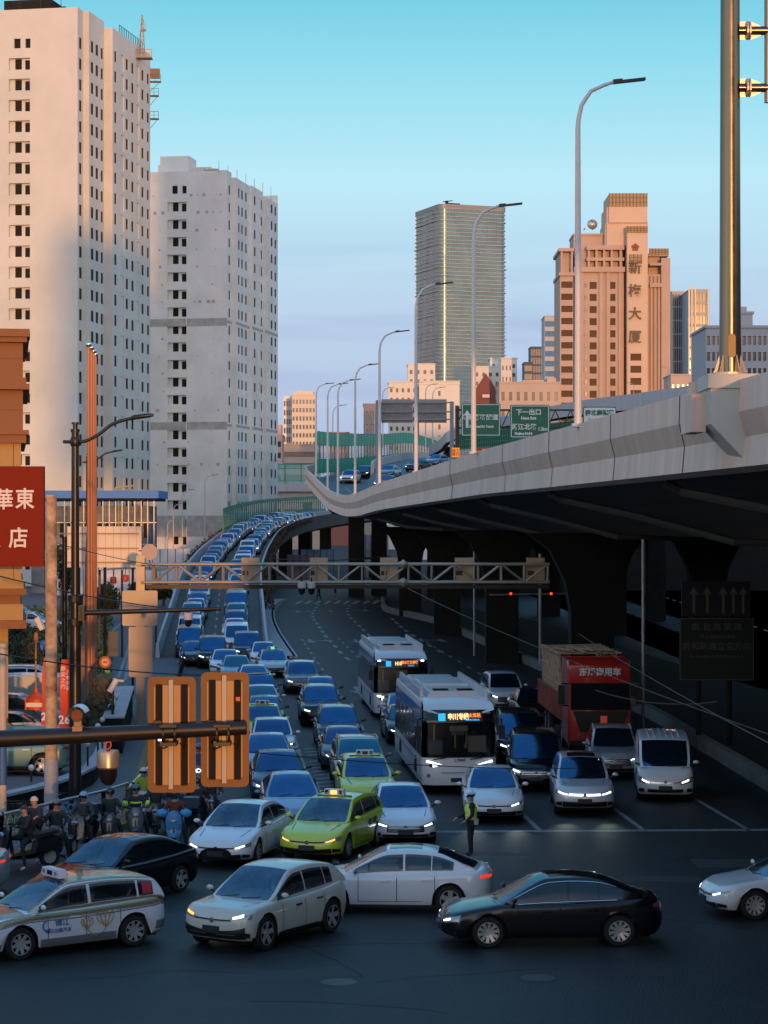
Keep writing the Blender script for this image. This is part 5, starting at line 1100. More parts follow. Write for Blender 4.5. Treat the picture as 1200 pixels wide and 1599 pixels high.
    if style == 'grille':
        patch(fs, -.30, .30, 12, .40, .80, 3, .008, ctr, m, 0); gr = m.build('grille', M_trim, t)
        if det > 1:
            m = MB()
            for q in (.47, .56, .65, .74): patch(fs, -.26, .26, 8, q, q+.022, 1, .014, ctr, m)
            patch(fs, -.31, .31, 8, .795, .815, 1, .014, ctr, m); m.build('slat', M_chr, gr)
        m = MB(); patch(fs, -.42, .42, 12, .06, .24, 2, .008, ctr, m); m.build('air_intake', M_trim, t)
    elif style == 'van':
        patch(fs, -.26, .26, 12, .66, .72, 2, .008, ctr, m, 0); m.build('grille', M_chr, t); m = MB(); patch(fs, -.34, .34, 12, .12, .34, 2, .008, ctr, m); m.build('air_intake', M_trim, t)
    else:
        patch(fs, -.26, .26, 12, .70 if style == 'ev' else .73, .78, 2, .008, ctr, m, 0); m.build('nose_strip', M_led if light == 'bar' else M_trim, t)
        m = MB(); patch(fs, *((-.44, .44) if style == 'ev' else (-.60, .60)), 16, .07, .36 if style == 'ev' else (lambda t_: .36+.12*abs(2*t_-1)), 3, .008, ctr, m); ai = m.build('air_intake', M_trim, t)
        if det > 1: m = MB(); patch(fs, -.46, .46, 12, .045, .07, 1, .012, ctr, m)
        if det > 1 and style == 'slim':
            for a0_ in (-.36, .04): patch(fs, a0_, a0_+.32, 8, .235, .255, 1, .013, ctr, m)
        if det > 1: m.build('lip', M_chr if kind == 'sedan' else M_rim, ai)
    if det:
        pf = Pb(0, .42, 1); m = MB(); m.box(-.22, .22, pf.y-.03, pf.y+.02, pf.z-.07, pf.z+.07); m.build('number_plate', M_plg if plate == 'green' else M_plate, t)
        m = MB(); pf = Pb(0, .74, 1); m.lathe([(0, -.012), (.055, -.012), (.06, .01)], (0, pf.y-.012, pf.z), 14, 'Y'); m.build('badge', M_chr, t)
        m = MB(); yb, zb = cr(S['roof'], .15)
        for x in (-.45, .12): m.tube([(x, yb-.03, zb+.025), (x+.45, cr(S['roof'], .62)[0]-.04, cr(S['roof'], .62)[1]+.03)], .009, 4)
        m.build('wiper', M_black, t)
    if rails:
        for s in (1, -1): m = MB(); P = [C(2.6+i*.5, s*.60)+Vector((0, 0, .045)) for i in range(6)]; m.tube(P, .022, 6); m.build('roof_rail', M_steel, t)
    if sunroof: m = MB(); patch(C, 2.55, 4.2, 6, -.36, .36, 6, .006, ctr, m); m.build('sunroof', M_sg, t, smooth=80)
    for s in (1, -1):
        for ya in S['ax']: wheel(t, s*(w-.115), ya, S['R'], s, det > 1, rims)
    t['_k'] = kind
    return t
def near_car(*a, **k): return make_car(*a, near=True, **k)
def recolor(t, p):
    for c in t.children:
        if c.name.split('.')[0] in ('body', 'mirror') and c.material_slots and c.material_slots[0].link == 'OBJECT': c.material_slots[0].material = PT[p]
PROT = {}; _rv = random.Random(77)
def car(key, loc, rz, label, group=None, pt=None, **kw):
    if key not in PROT: t = make_car(**kw); PROT[key] = t
    else: t = copy_tree(PROT[key])
    if pt: recolor(t, pt)
    place(t, loc, rz, label, group)
    if key[0] in 'qr':
        t.scale = (_rv.uniform(.97, 1.04), _rv.uniform(.94, 1.04), _rv.uniform(.95, 1.05))
        for c in t.children:
            if c.name.split('.')[0] == 'windscreen': c.material_slots[0].link = 'OBJECT'; c.material_slots[0].material = _rv.choice([M_ws, M_ws, M_wst, M_wsk])
    return t
def taxi_sign(t, kind, col_=M_amb, txt=('强', '生')):
    S = SPEC[kind]; z = max(a for _, a in S['roof'])+.02; y = .12
    m = MB(); m.prism([(-.30, 0), (.30, 0), (.27, .17), (-.27, .17)], y-.09, y+.09, 'Y'); s = m.build('roof_sign', M_white, t, loc=(0, 0, z))
    m = MB(); m.box(-.09, .09, y-.105, y-.092, .035, .135); m.build('display', col_, s)
    m = MB(); m.box(-.5, .5, y-.03, y+.03, -.03, .0); m.build('rack', M_trim, s)
    for a, x in zip(txt, (-.2, .2)): text(a, .12, M_black, s, (x, y-.105, .085), bold=.004)
PH = R(4.2)
# ---- foreground
beige = near_car('cross', 'slim', 2, 'beige', 'half', 'five'); place(beige, (-2.45, 49.4, 0), R(-33), 'beige compact SUV with a black lower grille, turning left in the middle foreground'); beige.scale = (.98, .94, 1.0); beige.location.x -= .12
white1 = near_car('sedan', 'ev', 2, 'white', 'led', 'five', tail=True, sunroof=True); place(white1, (.22, 53.2, 0), R(-93), 'white fastback saloon seen side on, directly behind the beige SUV')
blk1 = near_car('sedan', 'grille', 2, 'black', 'warm', 'ten', sunroof=True); place(blk1, (3.62, 49.1, 0), R(-86), 'glossy black saloon seen side on in the right foreground'); blk1.scale = (1, 1.03, 1)
m = MB()
for s in (1, -1):
    S = SPEC['sedan']; Pb_, rim_, _, _ = body_fn(S); C_, n_ = cab_fn(S, rim_)
    m.tube([C_(1.1+.25*i, s*.64)+Vector((s*.012, 0, 0)) for i in range(18)], .012, 4); m.tube([C_(1.2+.3*i, s*.955)+Vector((s*.012, 0, 0)) for i in range(15)], .012, 4)
m.build('window_trim', M_chr, blk1)
white5 = near_car('sedan', 'ev', 2, 'white', 'led', 'ten'); place(white5, (9.8, 52.6, 0), R(-82), 'white saloon cut off by the right edge of the picture, only its nose showing')
blk2 = near_car('sedan', 'ev', 2, 'black', 'off', 'five', sunroof=True); place(blk2, (-6.50, 54.7, 0), R(-33), 'black low saloon with a sunroof between the gold and white taxi and the motorcycles')
wht7 = near_car('sedan', 'ev', 2, 'white', 'warm', 'ten'); place(wht7, (-3.88, 61.4, 0), R(-14), 'white saloon with a black oval nose panel, just left of the front lime taxi')
m = MB(); pf = body_fn(SPEC['sedan'])[0](0, .40, 1); m.lathe([(0, -.02), (.42, -.01), (.44, .03)], (0, pf.y-.0, pf.z), 20, 'Y'); o_ = m.build('nose_panel', M_black, wht7); 
for v_ in o_.data.vertices: v_.co.z = pf.z+(v_.co.z-pf.z)*.38
lime = near_car('wagon', 'ev', 2, 'lime', 'amber', 'ten', name='taxi'); place(lime, (-1.41, 62.3, 0), R(-17), 'lime green taxi with a lit roof sign, foremost of the two lime taxis up front'); taxi_sign(lime, 'wagon')
text('强生出租', .2, M_black, lime, (SPEC['wagon']['w']+.012, .75, .78), (R(90), 0, R(90)))
part_car = near_car('sedan', 'ev', 2, 'silver', 'off', 'five', tail=True); place(part_car, (-11.62, 55.3, 0), R(-91), 'silver car tail with a red lamp, cut off at the left edge')
# gold and white taxi
gw = near_car('wagon', 'ev', 2, 'white', 'off', 'multi', name='taxi'); place(gw, (-6.98, 48.3, 0), R(-55), 'gold over white estate taxi with a flower outline on its doors, bottom left')
S = SPEC['wagon']; Pb_, rim_, y0_, y1_ = body_fn(S); C_, n_ = cab_fn(S, rim_); ctr_ = Vector((0, 0, .7)); m = MB(); m2 = MB(); m3 = MB()
for s in (1, -1):
    g_ = lambda a, q, s=s: Pb_(a, q, s)
    patch(g_, .55, 2.45, 40, (lambda t_: .86-.06*math.sin(t_*3.1)+.0), 1.0, 3, .004, ctr_, m)
    patch(g_, .75, 2.3, 40, (lambda t_: .80-.07*math.sin(t_*3.1)), (lambda t_: .825-.07*math.sin(t_*3.1)), 1, .005, ctr_, m2)
    patch(g_, .75, 2.3, 40, (lambda t_: .84-.07*math.sin(t_*3.1)), (lambda t_: .855-.07*math.sin(t_*3.1)), 1, .005, ctr_, m3)
    patch(C_ if s > 0 else (lambda u, v: C_(u, -v)), .1, n_-.2, 30, .945, 1.0, 2, .004, ctr_, m); patch(C_ if s > 0 else (lambda u, v: C_(u, -v)), .1, n_-.2, 30, .50, .65, 2, .004, ctr_, m)
fs_ = lambda a, q: Pb_(abs(a), q, 1 if a >= 0 else -1)
patch(fs_, -.6, .6, 24, .84, 1.0, 3, .004, ctr_, m); patch(C_, 2.4, 5.8, 12, -.50, .50, 8, .004, ctr_, m)
P_ = []
for i in range(13):
    y = -2.12+i*.075; ww = .80*min(1, .72+.35*i/12); P_.append([Vector((f*ww, y, rim_(y)-.03+.012+.045*(1-f*f))) for f in (-1, -.7, -.35, 0, .35, .7, 1)])
m.grid(P_); m.build('gold_livery', PT['gold'], gw, smooth=60); m2.build('blue_stripe', mat('livery_blue', (.03, .08, .35), .4), gw); m3.build('gold_stripe', mat('livery_gold', (.40, .27, .10), .4), gw)
g_ = lambda a, q: Pb_(a, q, 1); m = MB(); patch(g_, .4, 1.0, 12, 0, .24, 2, .006, ctr_, m); patch(g_, 1+(S['ax'][0]+.45-y0_)/(y1_-y0_), 1+(S['ax'][1]-.45-y0_)/(y1_-y0_), 8, -.02, .22, 2, .006, ctr_, m); patch(g_, 2.1, 3, 10, 0, .36, 2, .006, ctr_, m); m.build('lower_trim', mat('trim_grey', (.16, .16, .165), .5), gw)
lg = mat('livery_blue', (.03, .08, .35), .4); text('锦江', .17, lg, gw, (.925, -.42, .70), (R(90), 0, R(90))); text('锦江出租汽车', .10, lg, gw, (.925, -.50, .54), (R(90), 0, R(90)))
m = MB(); lgd = mat('flower_gold', (.42, .24, .06), .4)
def curve_on_side(pts, r=.009): m.tube([Vector((.928, y, z)) for y, z in smooth_path([(a, b, 0) for a, b in pts], 5) and [(p.x, p.y) for p in smooth_path([(a, b, 0) for a, b in pts], 5)]], r, 4)
for cy, cz, s_ in ((.18, .62, .75), (.62, .68, 1.1)):
    for k in (-1.2, -.5, .2, .9): curve_on_side([(cy, cz-.16*s_), (cy+(k-.35)*.13*s_, cz+.02*s_), (cy+k*.15*s_, cz+(.20-.05*abs(k))*s_), (cy+(k+.35)*.13*s_, cz+.02*s_), (cy, cz-.16*s_)])
curve_on_side([(.62, .50), (.52, .40), (.34, .36), (.18, .50)]); m.build('flower_outline', lgd, gw)
m = MB(); m.tube([Vector((.928, -.78+.09*math.cos(R(a)), .66+.10*math.sin(R(a)))) for a in range(100, 330, 15)], .016, 5); m.build('company_mark', lg, gw)
m = MB(); fnr = lambda u, v: C_(u, v); patch(fnr, 4.95, 5.5, 4, .68, .90, 3, .014, ctr_, m); m.build('window_poster', mat('poster_red', (.45, .03, .04), .5), gw)
m = MB(); m.prism([(-.42, 0), (.42, 0), (.36, .17), (-.36, .17)], -.10, .10, 'Y'); s_ = m.build('roof_sign', mat('sign_ivory', (.60, .63, .70), .4), gw, loc=(0, -.15, 1.54)); s_.rotation_euler.z = 0
m = MB(); m.box(-.11, .11, -.115, -.102, .04, .13); m.build('display', M_black, s_); text('01', .12, lg, s_, (-.27, -.108, .085)); text('H', .12, lg, s_, (.27, -.108, .085))
# ---- first rows facing the camera
def rowcar(key, px, y_bottom, label, z=0, group=None, rz=PH, d=None, pt=None, scale=None, **kw):
    dd = d or F*(CAMZ-z)/(y_bottom-HOR); L = SPEC[kw.get('kind') or PROT[key]['_k']]['L']
    o = car(key, ((px-600)*dd/F-math.sin(rz)*L/2, dd+L/2*math.cos(rz), z), rz, label, group, pt, **kw)
    return o
GQ = 'cars queueing in the left lanes'
rowcar('hero_sedan', 634, 1322, 'white saloon with wide dark grille at the head of the queue, beside the lime taxi', rz=R(3), pt='white', kind='sedan', style='grille', det=2, light='led', rims='ten')
rowcar('hero_sedan2', 772, 1287, 'white saloon standing in front of the nearer bus, beside the traffic officer', rz=R(-1), pt='white', kind='sedan', style='ev', det=2, light='led', rims='five')
rowcar('hero_suv', 914, 1276, 'small silver SUV with a full-width light bar, right of the white saloon by the officer', rz=R(-2), pt='pearl', kind='suv', style='ev', det=2, light='bar', rims='five', sunroof=True)
vn = rowcar('van', 1040, 1253, 'white panel van with a ribbed roof at the right end of the front row', rz=R(-5), pt='white', kind='van', style='van', det=2, light='warm', rims='multi', name='van'); vn['category'] = 'van'
m = MB()
Cv, nv = cab_fn(SPEC['van'], lambda y: lerp_path(SPEC['van']['rim'], y))
for i in range(6):
    x = -.5+i*.2; m.tube([(x, -.6, 1.985), (x, .3, 2.02), (x, 1.9, 2.0)], .022, 5)
m.build('roof_rib', PT['white'], vn)
m = MB(); fnl = lambda u, v: Cv(u, -v); patch(fnl, 3.3, 5.6, 8, .66, .95, 3, .008, Vector((0, 0, .8)), m); Pv = body_fn(SPEC['van'])[0]; patch(lambda a, q: Pv(a, q, -1), 1.45, 1.95, 8, .55, .98, 2, .006, Vector((0,0,.8)), m); m.build('side_graphic', mat('graphic_orange', (.45, .16, .10), .5, noise=.8, nscale=1.5, c2=(.55, .50, .48)), vn)
rowcar('hero_suv2', 962, 1218, 'silver SUV half hidden behind the white panel van', rz=R(-3), pt='silver', kind='suv', style='grille', det=2, light='led', rims='five', rails=True)
rowcar('hero_mpv', 838, 1238, 'black people carrier with a chrome grille between the bus and the small silver SUV', pt='black', rz=R(-2), kind='mpv', style='grille', det=2, light='led', rims='ten')
rowcar('hero_mpv', 815, 1203, 'black car behind the black people carrier, right beside the bus', d=84, pt='black', rz=R(-1))
rowcar('q_sedan', 843, 1132, 'black saloon with bluish lit headlights behind the truck, beside its trailer', d=101, pt='black', kind='sedan', style='ev', det=1, light='led')
rowcar('q_suv', 795, 1112, 'silver SUV farthest back of the cars left of the red truck', d=107, pt='white', kind='suv', style='grille', det=1, light='led')
rowcar('q_sedan', 640, 1165, 'black car squeezed between the two buses', d=91.5, pt='black')
rowcar('q_sedan2', 636, 1140, 'white car just in front of the farther bus', d=98, pt='white', kind='sedan', style='grille', det=1, light='off')
# lane of the second lime taxi
tx2 = make_car('wagon', 'ev', 2, 'lime', 'amber', 'ten', name='taxi'); place(tx2, (-.62, 72.9, 0), PH, 'lime green taxi with an unlit roof sign, second in its lane behind the white saloon'); taxi_sign(tx2, 'wagon', M_plate)
def queue(rows, lane_name):
    for i, (px, yroof, d, kind, key, pt, lab) in enumerate(rows):
        K = SPEC[kind]; X = (px-600)*d/F
        o = car(key, (X, d, 0), R(4.2) if d < 125 else R(5), lab, GQ, pt, kind=kind, style=KS[key][0], det=1, light=KS[key][1], rails=KS[key][2])
KS = {'q_hatch': ('slim', 'warm', False), 'q_coupe': ('ev', 'led', False), 'q_sedan': ('ev', 'led', False), 'q_sedan2': ('grille', 'off', False), 'q_suv': ('grille', 'led', False), 'q_suv2': ('ev', 'led', True), 'q_mpv': ('grille', 'bar', False), 'q_sedan3': ('grille', 'led', False)}
queue([(560, 0, 76.2+1.9, 'suv', 'q_suv2', 'grey', 'dark SUV with a greenish windscreen right behind the second lime taxi'), (536, 0, 84.2, 'sedan', 'q_sedan3', 'navy', 'dark saloon two cars behind the second lime taxi, in the same lane'), (527, 0, 91.4, 'suv', 'q_suv2', 'navy', 'dark blue SUV three cars behind the second lime taxi, in the same lane'),
       (500, 0, 101.8, 'suv', 'q_suv', 'black', 'large black SUV with both headlights shining and a chrome bar, left of the farther bus'), (501, 0, 110, 'sedan', 'q_sedan', 'navy', 'dark saloon whose roof shows just above the large black SUV'), (471, 0, 120.5, 'suv', 'q_suv2', 'grey', 'dark grey SUV with a lit right lamp, right behind it the silver taxi')], 'a')
tx3 = car('q_taxi', ((426-600)*133/F, 133, 0), R(6), 'silver taxi with a green roof lamp where the lanes leave the ramp', GQ, 'silver', kind='sedan', style='grille', det=1, light='off', name='taxi'); taxi_sign(tx3, 'sedan', mat('display_green', (.10, .9, .35), .4, emit=1.2), ('出', '租'))
queue([(455, 0, 68.2, 'coupe', 'q_coupe', 'blue', 'blue-grey saloon with a green number plate behind the front white saloon'), (434, 0, 74.6, 'sedan', 'q_sedan3', 'navy', 'dark navy saloon with a lit lamp on its left, behind the blue-grey saloon'), (417, 0, 81, 'sedan', 'q_sedan2', 'blue', 'blue car with its bonnet hidden, between the navy saloon and the white hatchback'),
       (425, 0, 87, 'hatch', 'q_hatch', 'white', 'white hatchback in front of the lime taxi far up the left lane'), (413, 0, 99.3, 'sedan', 'q_sedan', 'black', 'dark car immediately behind the far lime taxi'), (408, 0, 105, 'sedan', 'q_sedan2', 'white', 'white car second behind the far lime taxi'), (405, 0, 111, 'hatch', 'q_hatch', 'navy', 'dark car third behind the far lime taxi, below a white saloon'),
       (396, 0, 119.5, 'coupe', 'q_coupe', 'white', 'white low saloon left of the dark grey SUV, fourth behind the far lime taxi'), (369, 0, 127, 'sedan', 'q_sedan2', 'blue', 'pale blue saloon right behind the tops of the signal boards'), (352, 0, 133.5, 'sedan', 'q_sedan2', 'white', 'white saloon left and behind the pale blue saloon'),
       (332, 0, 141, 'mpv', 'q_mpv', 'black', 'black people carrier with a light bar at the foot of the ramp, left lane'), (386, 0, 147, 'mpv', 'q_mpv', 'navy', 'dark people carrier at the foot of the ramp, right lane'), (302, 0, 143, 'sedan', 'q_sedan', 'black', 'black saloon left of the black people carrier, against the black fence'),
       (412, 0, 141, 'sedan', 'q_sedan2', 'white', 'white car half hidden behind the silver taxi with the green lamp')], 'b')
lt3 = copy_tree(tx2); place(lt3, ((410-600)*93/F, 93, 0), PH, 'small far lime taxi in the left lane, beside the right signal board', 'taxis in the queue')
# ---- two lanes of cars up the ramp
colsL = ['navy', 'white', 'black', 'blue', 'pearl', 'navy', 'white', 'white', 'black', 'navy', 'silver', 'white', 'navy', 'navy', 'silver', 'black', 'navy', 'white', 'silver', 'white', 'navy', 'silver', 'blue', 'white', 'silver', 'navy', 'white', 'silver', 'blue']
colsR = ['white', 'white', 'navy', 'grey', 'navy', 'silver', 'black', 'white', 'silver', 'navy', 'navy', 'white', 'blue', 'silver', 'navy', 'white', 'silver', 'white', 'navy', 'silver', 'blue', 'white', 'navy', 'silver', 'white', 'blue', 'silver', 'white']
rn = random.Random(11); LR = [0]
for a, b in zip(RC, RC[1:]): LR.append(LR[-1]+(b-a).length)
def ramp_at(s, lat):
    for i in range(len(RC)-1):
        if LR[i+1] >= s: break
    p = RC[i].lerp(RC[i+1], (s-LR[i])/(LR[i+1]-LR[i])); t = (RC[i+1]-RC[i]).normalized(); r_ = Vector((t.y, -t.x, 0)).normalized()
    return p+r_*lat, math.atan2(-t.x, t.y), math.atan2(t.z, math.hypot(t.x, t.y))
KR = {'r_hatch': ('hatch', 'grille', 'led'), 'r_coupe': ('coupe', 'slim', 'led'), 'r_sedan': ('sedan', 'ev', 'led'), 'r_suv': ('suv', 'grille', 'led'), 'r_sedan2': ('sedan', 'grille', 'off'), 'r_mpv': ('mpv', 'grille', 'off'), 'r_wagon': ('wagon', 'ev', 'warm')}
CN = dict(white='white', silver='silver', navy='dark blue', black='black', grey='grey', blue='light blue', pearl='pale grey'); KN = dict(hatch='hatchback', coupe='low saloon', sedan='saloon', suv='SUV', mpv='people carrier', wagon='estate car')
for ln, cols_, lat, s0 in (('left', colsL, -1.65, 1.5), ('right', colsR, 1.6, 4.5)):
    s = s0
    for i, cn in enumerate(cols_+cols_[3:15]):
        if s > LR[-1]-4: break
        key = rn.choice(['r_sedan', 'r_sedan2', 'r_suv', 'r_hatch', 'r_wagon', 'r_coupe', 'r_suv', 'r_mpv'])
        kd, st, li = KR[key]; p, yaw, pit = ramp_at(s, lat+rn.uniform(-.15, .15))
        nth = ordn(i) if i < 20 else (['twenty', 'thirty', 'forty'][(i+1)//10-2]+'-'+ordn((i+1)%10-1) if (i+1)%10 else {30: 'thirtieth', 40: 'fortieth'}[i+1])
        o = car(key, p, yaw, f'{CN[cn]} {KN[kd]}, {nth} from the bottom in the {ln} lane of the ramp', 'cars nose to tail on the ramp', cn, kind=kd, style=st, det=0, light=li)
        o.rotation_euler = (pit, 0, yaw); o.rotation_mode = 'XYZ'
        if ln == 'left' and i == 26:
            m_ = MB(); m_.box(-.45, -.02, .05, .25, 1.48, 1.60); m_.build('blue_beacon', mat('beacon_blue', (.1, .25, 1), .3, emit=12), o); m_ = MB(); m_.box(.02, .45, .05, .25, 1.48, 1.60); m_.build('red_beacon', mat('beacon_red', (1, .05, .05), .3, emit=6), o)
            o['label'] = 'police car with blue and red roof beacons near the top of the ramp'
        s += rn.uniform(5.6, 6.5)+(.4 if kd == 'mpv' else 0)
# ---- cars on the viaduct
for px, d, key, cn, rz, la in [(547, 269, 'r_suv', 'white', -12, 'white SUV coming round the bend of the viaduct behind the fifth lamp'), (569, 284, 'r_suv', 'black', -8, 'dark off-road car following the white SUV on the viaduct bend'), (654, 262, 'r_sedan', 'black', -24, 'black saloon on the right branch of the viaduct by the third lamp'),
                            (684, 282, 'r_sedan2', 'blue', -26, 'pale blue car behind the black saloon on the viaduct, right branch'), (608, 246, 'r_sedan2', 'blue', -16, 'light blue saloon passing behind the tip of the viaduct divider'), (604, 231, 'r_sedan', 'navy', -16, 'dark blue roof just showing over the near viaduct parapet')]:
    car(key, ((px-600)*d/F, d+1.5, deckz(d)+.02+(dz2(d) if px > 590 else 0)), R(rz), la, 'cars on the viaduct', cn)
# ---- parked cars on the forecourt
def side_car(key, px, d, z, label, pt, rz, **kw): return car(key, ((px-600)*d/F, d, z), R(rz), label, 'cars parked on the forecourt', pt, **kw)
gc = side_car('hero_suv', 8, 76, .6, 'greenish parked hatchback with a red ring on its wheel behind the planter wall', 'teal', -88)
m = MB()
for ya in SPEC['suv']['ax']: m.lathe([(.235, .10), (.25, .112), (.265, .10)], (SPEC['suv']['w']-.115, ya, SPEC['suv']['R']), 24, 'X')
m.build('wheel_ring', mat('ring_red', (.6, .05, .04), .4), gc)
side_car('q_sedan3', 22, 83, .6, 'dark car roof between the green hatchback and the grey-blue estate', 'black', 92); side_car('hero_suv2', 28, 89.5, .6, 'parked grey-blue estate car seen side on above the green hatchback', 'blue', 90)
v2 = side_car('van', 22, 96, .6, 'white van parked side on behind the red banners', 'beige', -90); v2['category'] = 'van'
side_car('q_suv2', 55, 107, .6, 'silver car parked behind the white van near the shrubs', 'pearl', 90)

# beams of the lit headlamps in the front row that pool on the dark road
def beams(t, e=14):
    for s_ in (-.65, .65):
        l = bpy.data.lights.new('headlight_beam', 'SPOT'); l.energy = e; l.spot_size = R(34); l.spot_blend = .8; l.color = (.9, 1.0, .85); l.shadow_soft_size = .08
        o = bpy.data.objects.new('headlight_beam', l); col.objects.link(o); o.parent = t; o.location = (s_, -2.5, .62); o.rotation_euler = (R(80), 0, R(180))
for t_ in scene.objects:
    if t_.get('label', '').startswith(('white saloon standing in front', 'small silver SUV with a full')): beams(t_)
# ================================================================ BUSES
def make_bus(label, loc, rz, route, dest, sub, roofhump=True):
    t = thing('city_bus', label, 'bus', loc, rz, 'city buses in the middle lane'); L = 11.8; w = 1.27; yF = -L/2; H = 3.05
    wh = mat('bus_white', (.68, .66, .66), .35, coat=.5); bl = mat('bus_black', (.008, .009, .011), .15, coat=.3)
    mb = MB(); sec = [(w-.03, .32), (w, .5), (w, 1.15)]
    def ring(y, k, z0=.32, z1=1.15, n=5): # plan outline rounding at the front
        return [Vector((s_*w*k, y, z)) for s_, z in ((-1, z0), (-1, z1), (1, z1), (1, z0))]
    # lower body plan outline
    pl = []
    for a in range(0, 91, 15): th = R(a); pl.append((w-.28+.28*math.sin(th)**.9 if a else w-.45, yF+.22-.22*math.cos(th)))
    front = [(0, yF), (w*.5, yF+.01)]+[(w-.30+.30*math.sin(R(a)), yF+.28-.26*math.cos(R(a))) for a in (20, 40, 60, 75, 90)]
    rear = [(w, L/2-.15), (w-.12, L/2), (0, L/2)]
    half = front+[(w, y) for y in (-4.2, -3.9, -2.9, -2.6, -1, 1, 2.2, 2.6, 3.6, 3.9)]+rear; outl = half+[(-x, y) for x, y in half[::-1][1:-1]]
    def shell(z0, z1, in0=0, in1=0, mi=0, lean0=0, lean1=0, opn=False):
        P = lambda x, y, i_, ln, z: Vector((x*(1-i_), y+(ln if y < yF+.4 else 0), z))
        rows = [[P(x, y, in0, lean0, z0), P(x, y, in1, lean1, z1)] for x, y in outl+[outl[0]]]
        if opn: # leave the windscreen opening free
            for ra, rb in zip(rows, rows[1:]):
                if not (max(ra[0].y, rb[0].y) < yF+.30): mb.grid([ra, rb], mi)
        else: mb.grid(rows, mi)
    shell(.30, .55, .02, 0); shell(.55, 1.22, 0, 0, 0, 0, .05); 
    b_ = mb.build('body', [wh], t, smooth=35)
    mb = MB(); shell(1.22, 2.38, 0, .02, 0, .05, .21, True); shell(2.38, 2.45, .02, .02, 0, .21, .22); shell(2.45, 2.80, .02, .04, 0, .22, .35); mb.build('window_band', bl, t, smooth=35)
    # white roof fairing with a curved front edge
    mb = MB(); rows = []
    for x in [i*.1-1.2 for i in range(25)]:
        k = 1-(x/1.2)**2; zf = 2.80-.22*k if roofhump else 2.75-.1*k; rows.append([Vector((x, yF+.30-.02*k, zf)), Vector((x*.99, yF+.50, zf+.14+.10*k)), Vector((x*.97, yF+1.2, H-.02+.06*k)), Vector((x*.97, yF+2.0, H+.02+.05*k)), Vector((x*.97, L/2-.1, H+.02+.05*k)), Vector((x*.97, L/2, 2.6))])
    mb.grid(rows)
    for s in (-1, 1): mb.grid([[Vector((s*1.21, y, 2.78)), Vector((s*1.20, y, H-.05)), Vector((s*1.16, y, H+.03))] for y in (yF+1.0, 0, L/2)])
    mb.build('roof', wh, t, smooth=50)
    for s in (-1, 1):
        mb = MB(); mb.box(s*1.12-.05, s*1.12+.05, yF+1.9, L/2-1.0, H, H+.33); mb.build('roof_rail', wh, t)
    for (a, b, hh) in ((yF+2.0, yF+4.4, .26), (yF+5.0, yF+8.2, .30), (yF+8.6, L/2-.6, .2)):
        mb = MB(); mb.prism([(-.95, H), (.95, H), (.8, H+hh), (-.8, H+hh)], a, b, 'Y'); mb.build('roof_unit', wh, t)
    mb = MB()
    for x in (-.42, .42): mb.box(x-.26, x+.26, yF+2.15, yF+2.55, H+.27, H+.31)
    mb.build('roof_vent', M_black, t)
    # windscreen + interior
    mb = MB(); mb.box(-1.05, 1.05, yF+.30, yF+.34, 1.25, 2.32)
    gl = mb; w_ = MB(); w_.add([(-1.10, yF+.035, 1.20), (1.10, yF+.035, 1.20), (1.06, yF+.20, 2.36), (-1.06, yF+.20, 2.36)], [(0,1,2,3)]); w_.build('windscreen', glassmat('bus_glass', (.010, .014, .018), .45), t)
    it = MB(); it.box(-1.0, -.55, yF+.3, yF+.9, 1.3, 1.75); it.box(.35, .95, yF+.5, yF+.9, 1.35, 1.9, 1); it.box(-.2, .25, yF+.8, yF+.9, 1.9, 2.2, 1); it.box(-.85, -.80, yF+.4, yF+.45, 1.3, 2.3, 2); it.box(-.3, .3, yF+.3, yF+.36, 2.08, 2.26, 1)
    it.tube([(-.1, yF+.5, 1.5), (-.1, yF+.5, 2.1), (.28, yF+.5, 2.1), (.28, yF+.5, 1.5)], .03, 5, 2); it.box(-1.15, 1.15, yF+3.2, yF+3.25, .4, 2.6, 3); it.box(-1.15, 1.15, yF+.2, yF+3.2, 1.0, 1.05, 3); it.box(-1.15, 1.15, yF+.4, yF+3.2, 2.5, 2.55, 3); it.build('interior', [mat('bus_seat', (.10, .12, .16), .7), mat('bus_panel', (.30, .26, .20), .6), mat('grab_rail', (.5, .35, .08), .4), M_black], t)
    mb = MB(); mb.add([(-.72, yF+.19, 2.40), (.80, yF+.19, 2.40), (.80, yF+.27, 2.72), (-.72, yF+.27, 2.72)], [(0,1,2,3)]); ds = mb.build('destination_display', mat('display_black', (.006, .006, .008), .2), t)
    org = mat('led_orange', (1.0, .22, .03), .4, emit=1.5); cy = mat('led_cyan', (.03, .45, .9), .4, emit=1.0); wm = mat('led_cream', (1.0, .62, .28), .4, emit=1.6)
    M_ = MB(); M_.add([(-.70, yF+.178, 2.435), (-.46, yF+.178, 2.435), (-.46, yF+.252, 2.685), (-.70, yF+.252, 2.685)], [(0,1,2,3)]); M_.build('display_badge', cy, ds)
    rx = (R(90-16), 0, 0)
    text(route, .235, wm, ds, (-.03 if len(route) > 3 else -.12, yF+.20, 2.565), rx, sx=.76, bold=.008); text(dest, .165, org, ds, (.50 if len(dest) < 5 else .40, yF+.215, 2.61), rx, sx=.8, bold=.005); text(sub, .085, cy, ds, (.46, yF+.195, 2.475), rx, sx=.8, bold=.003)
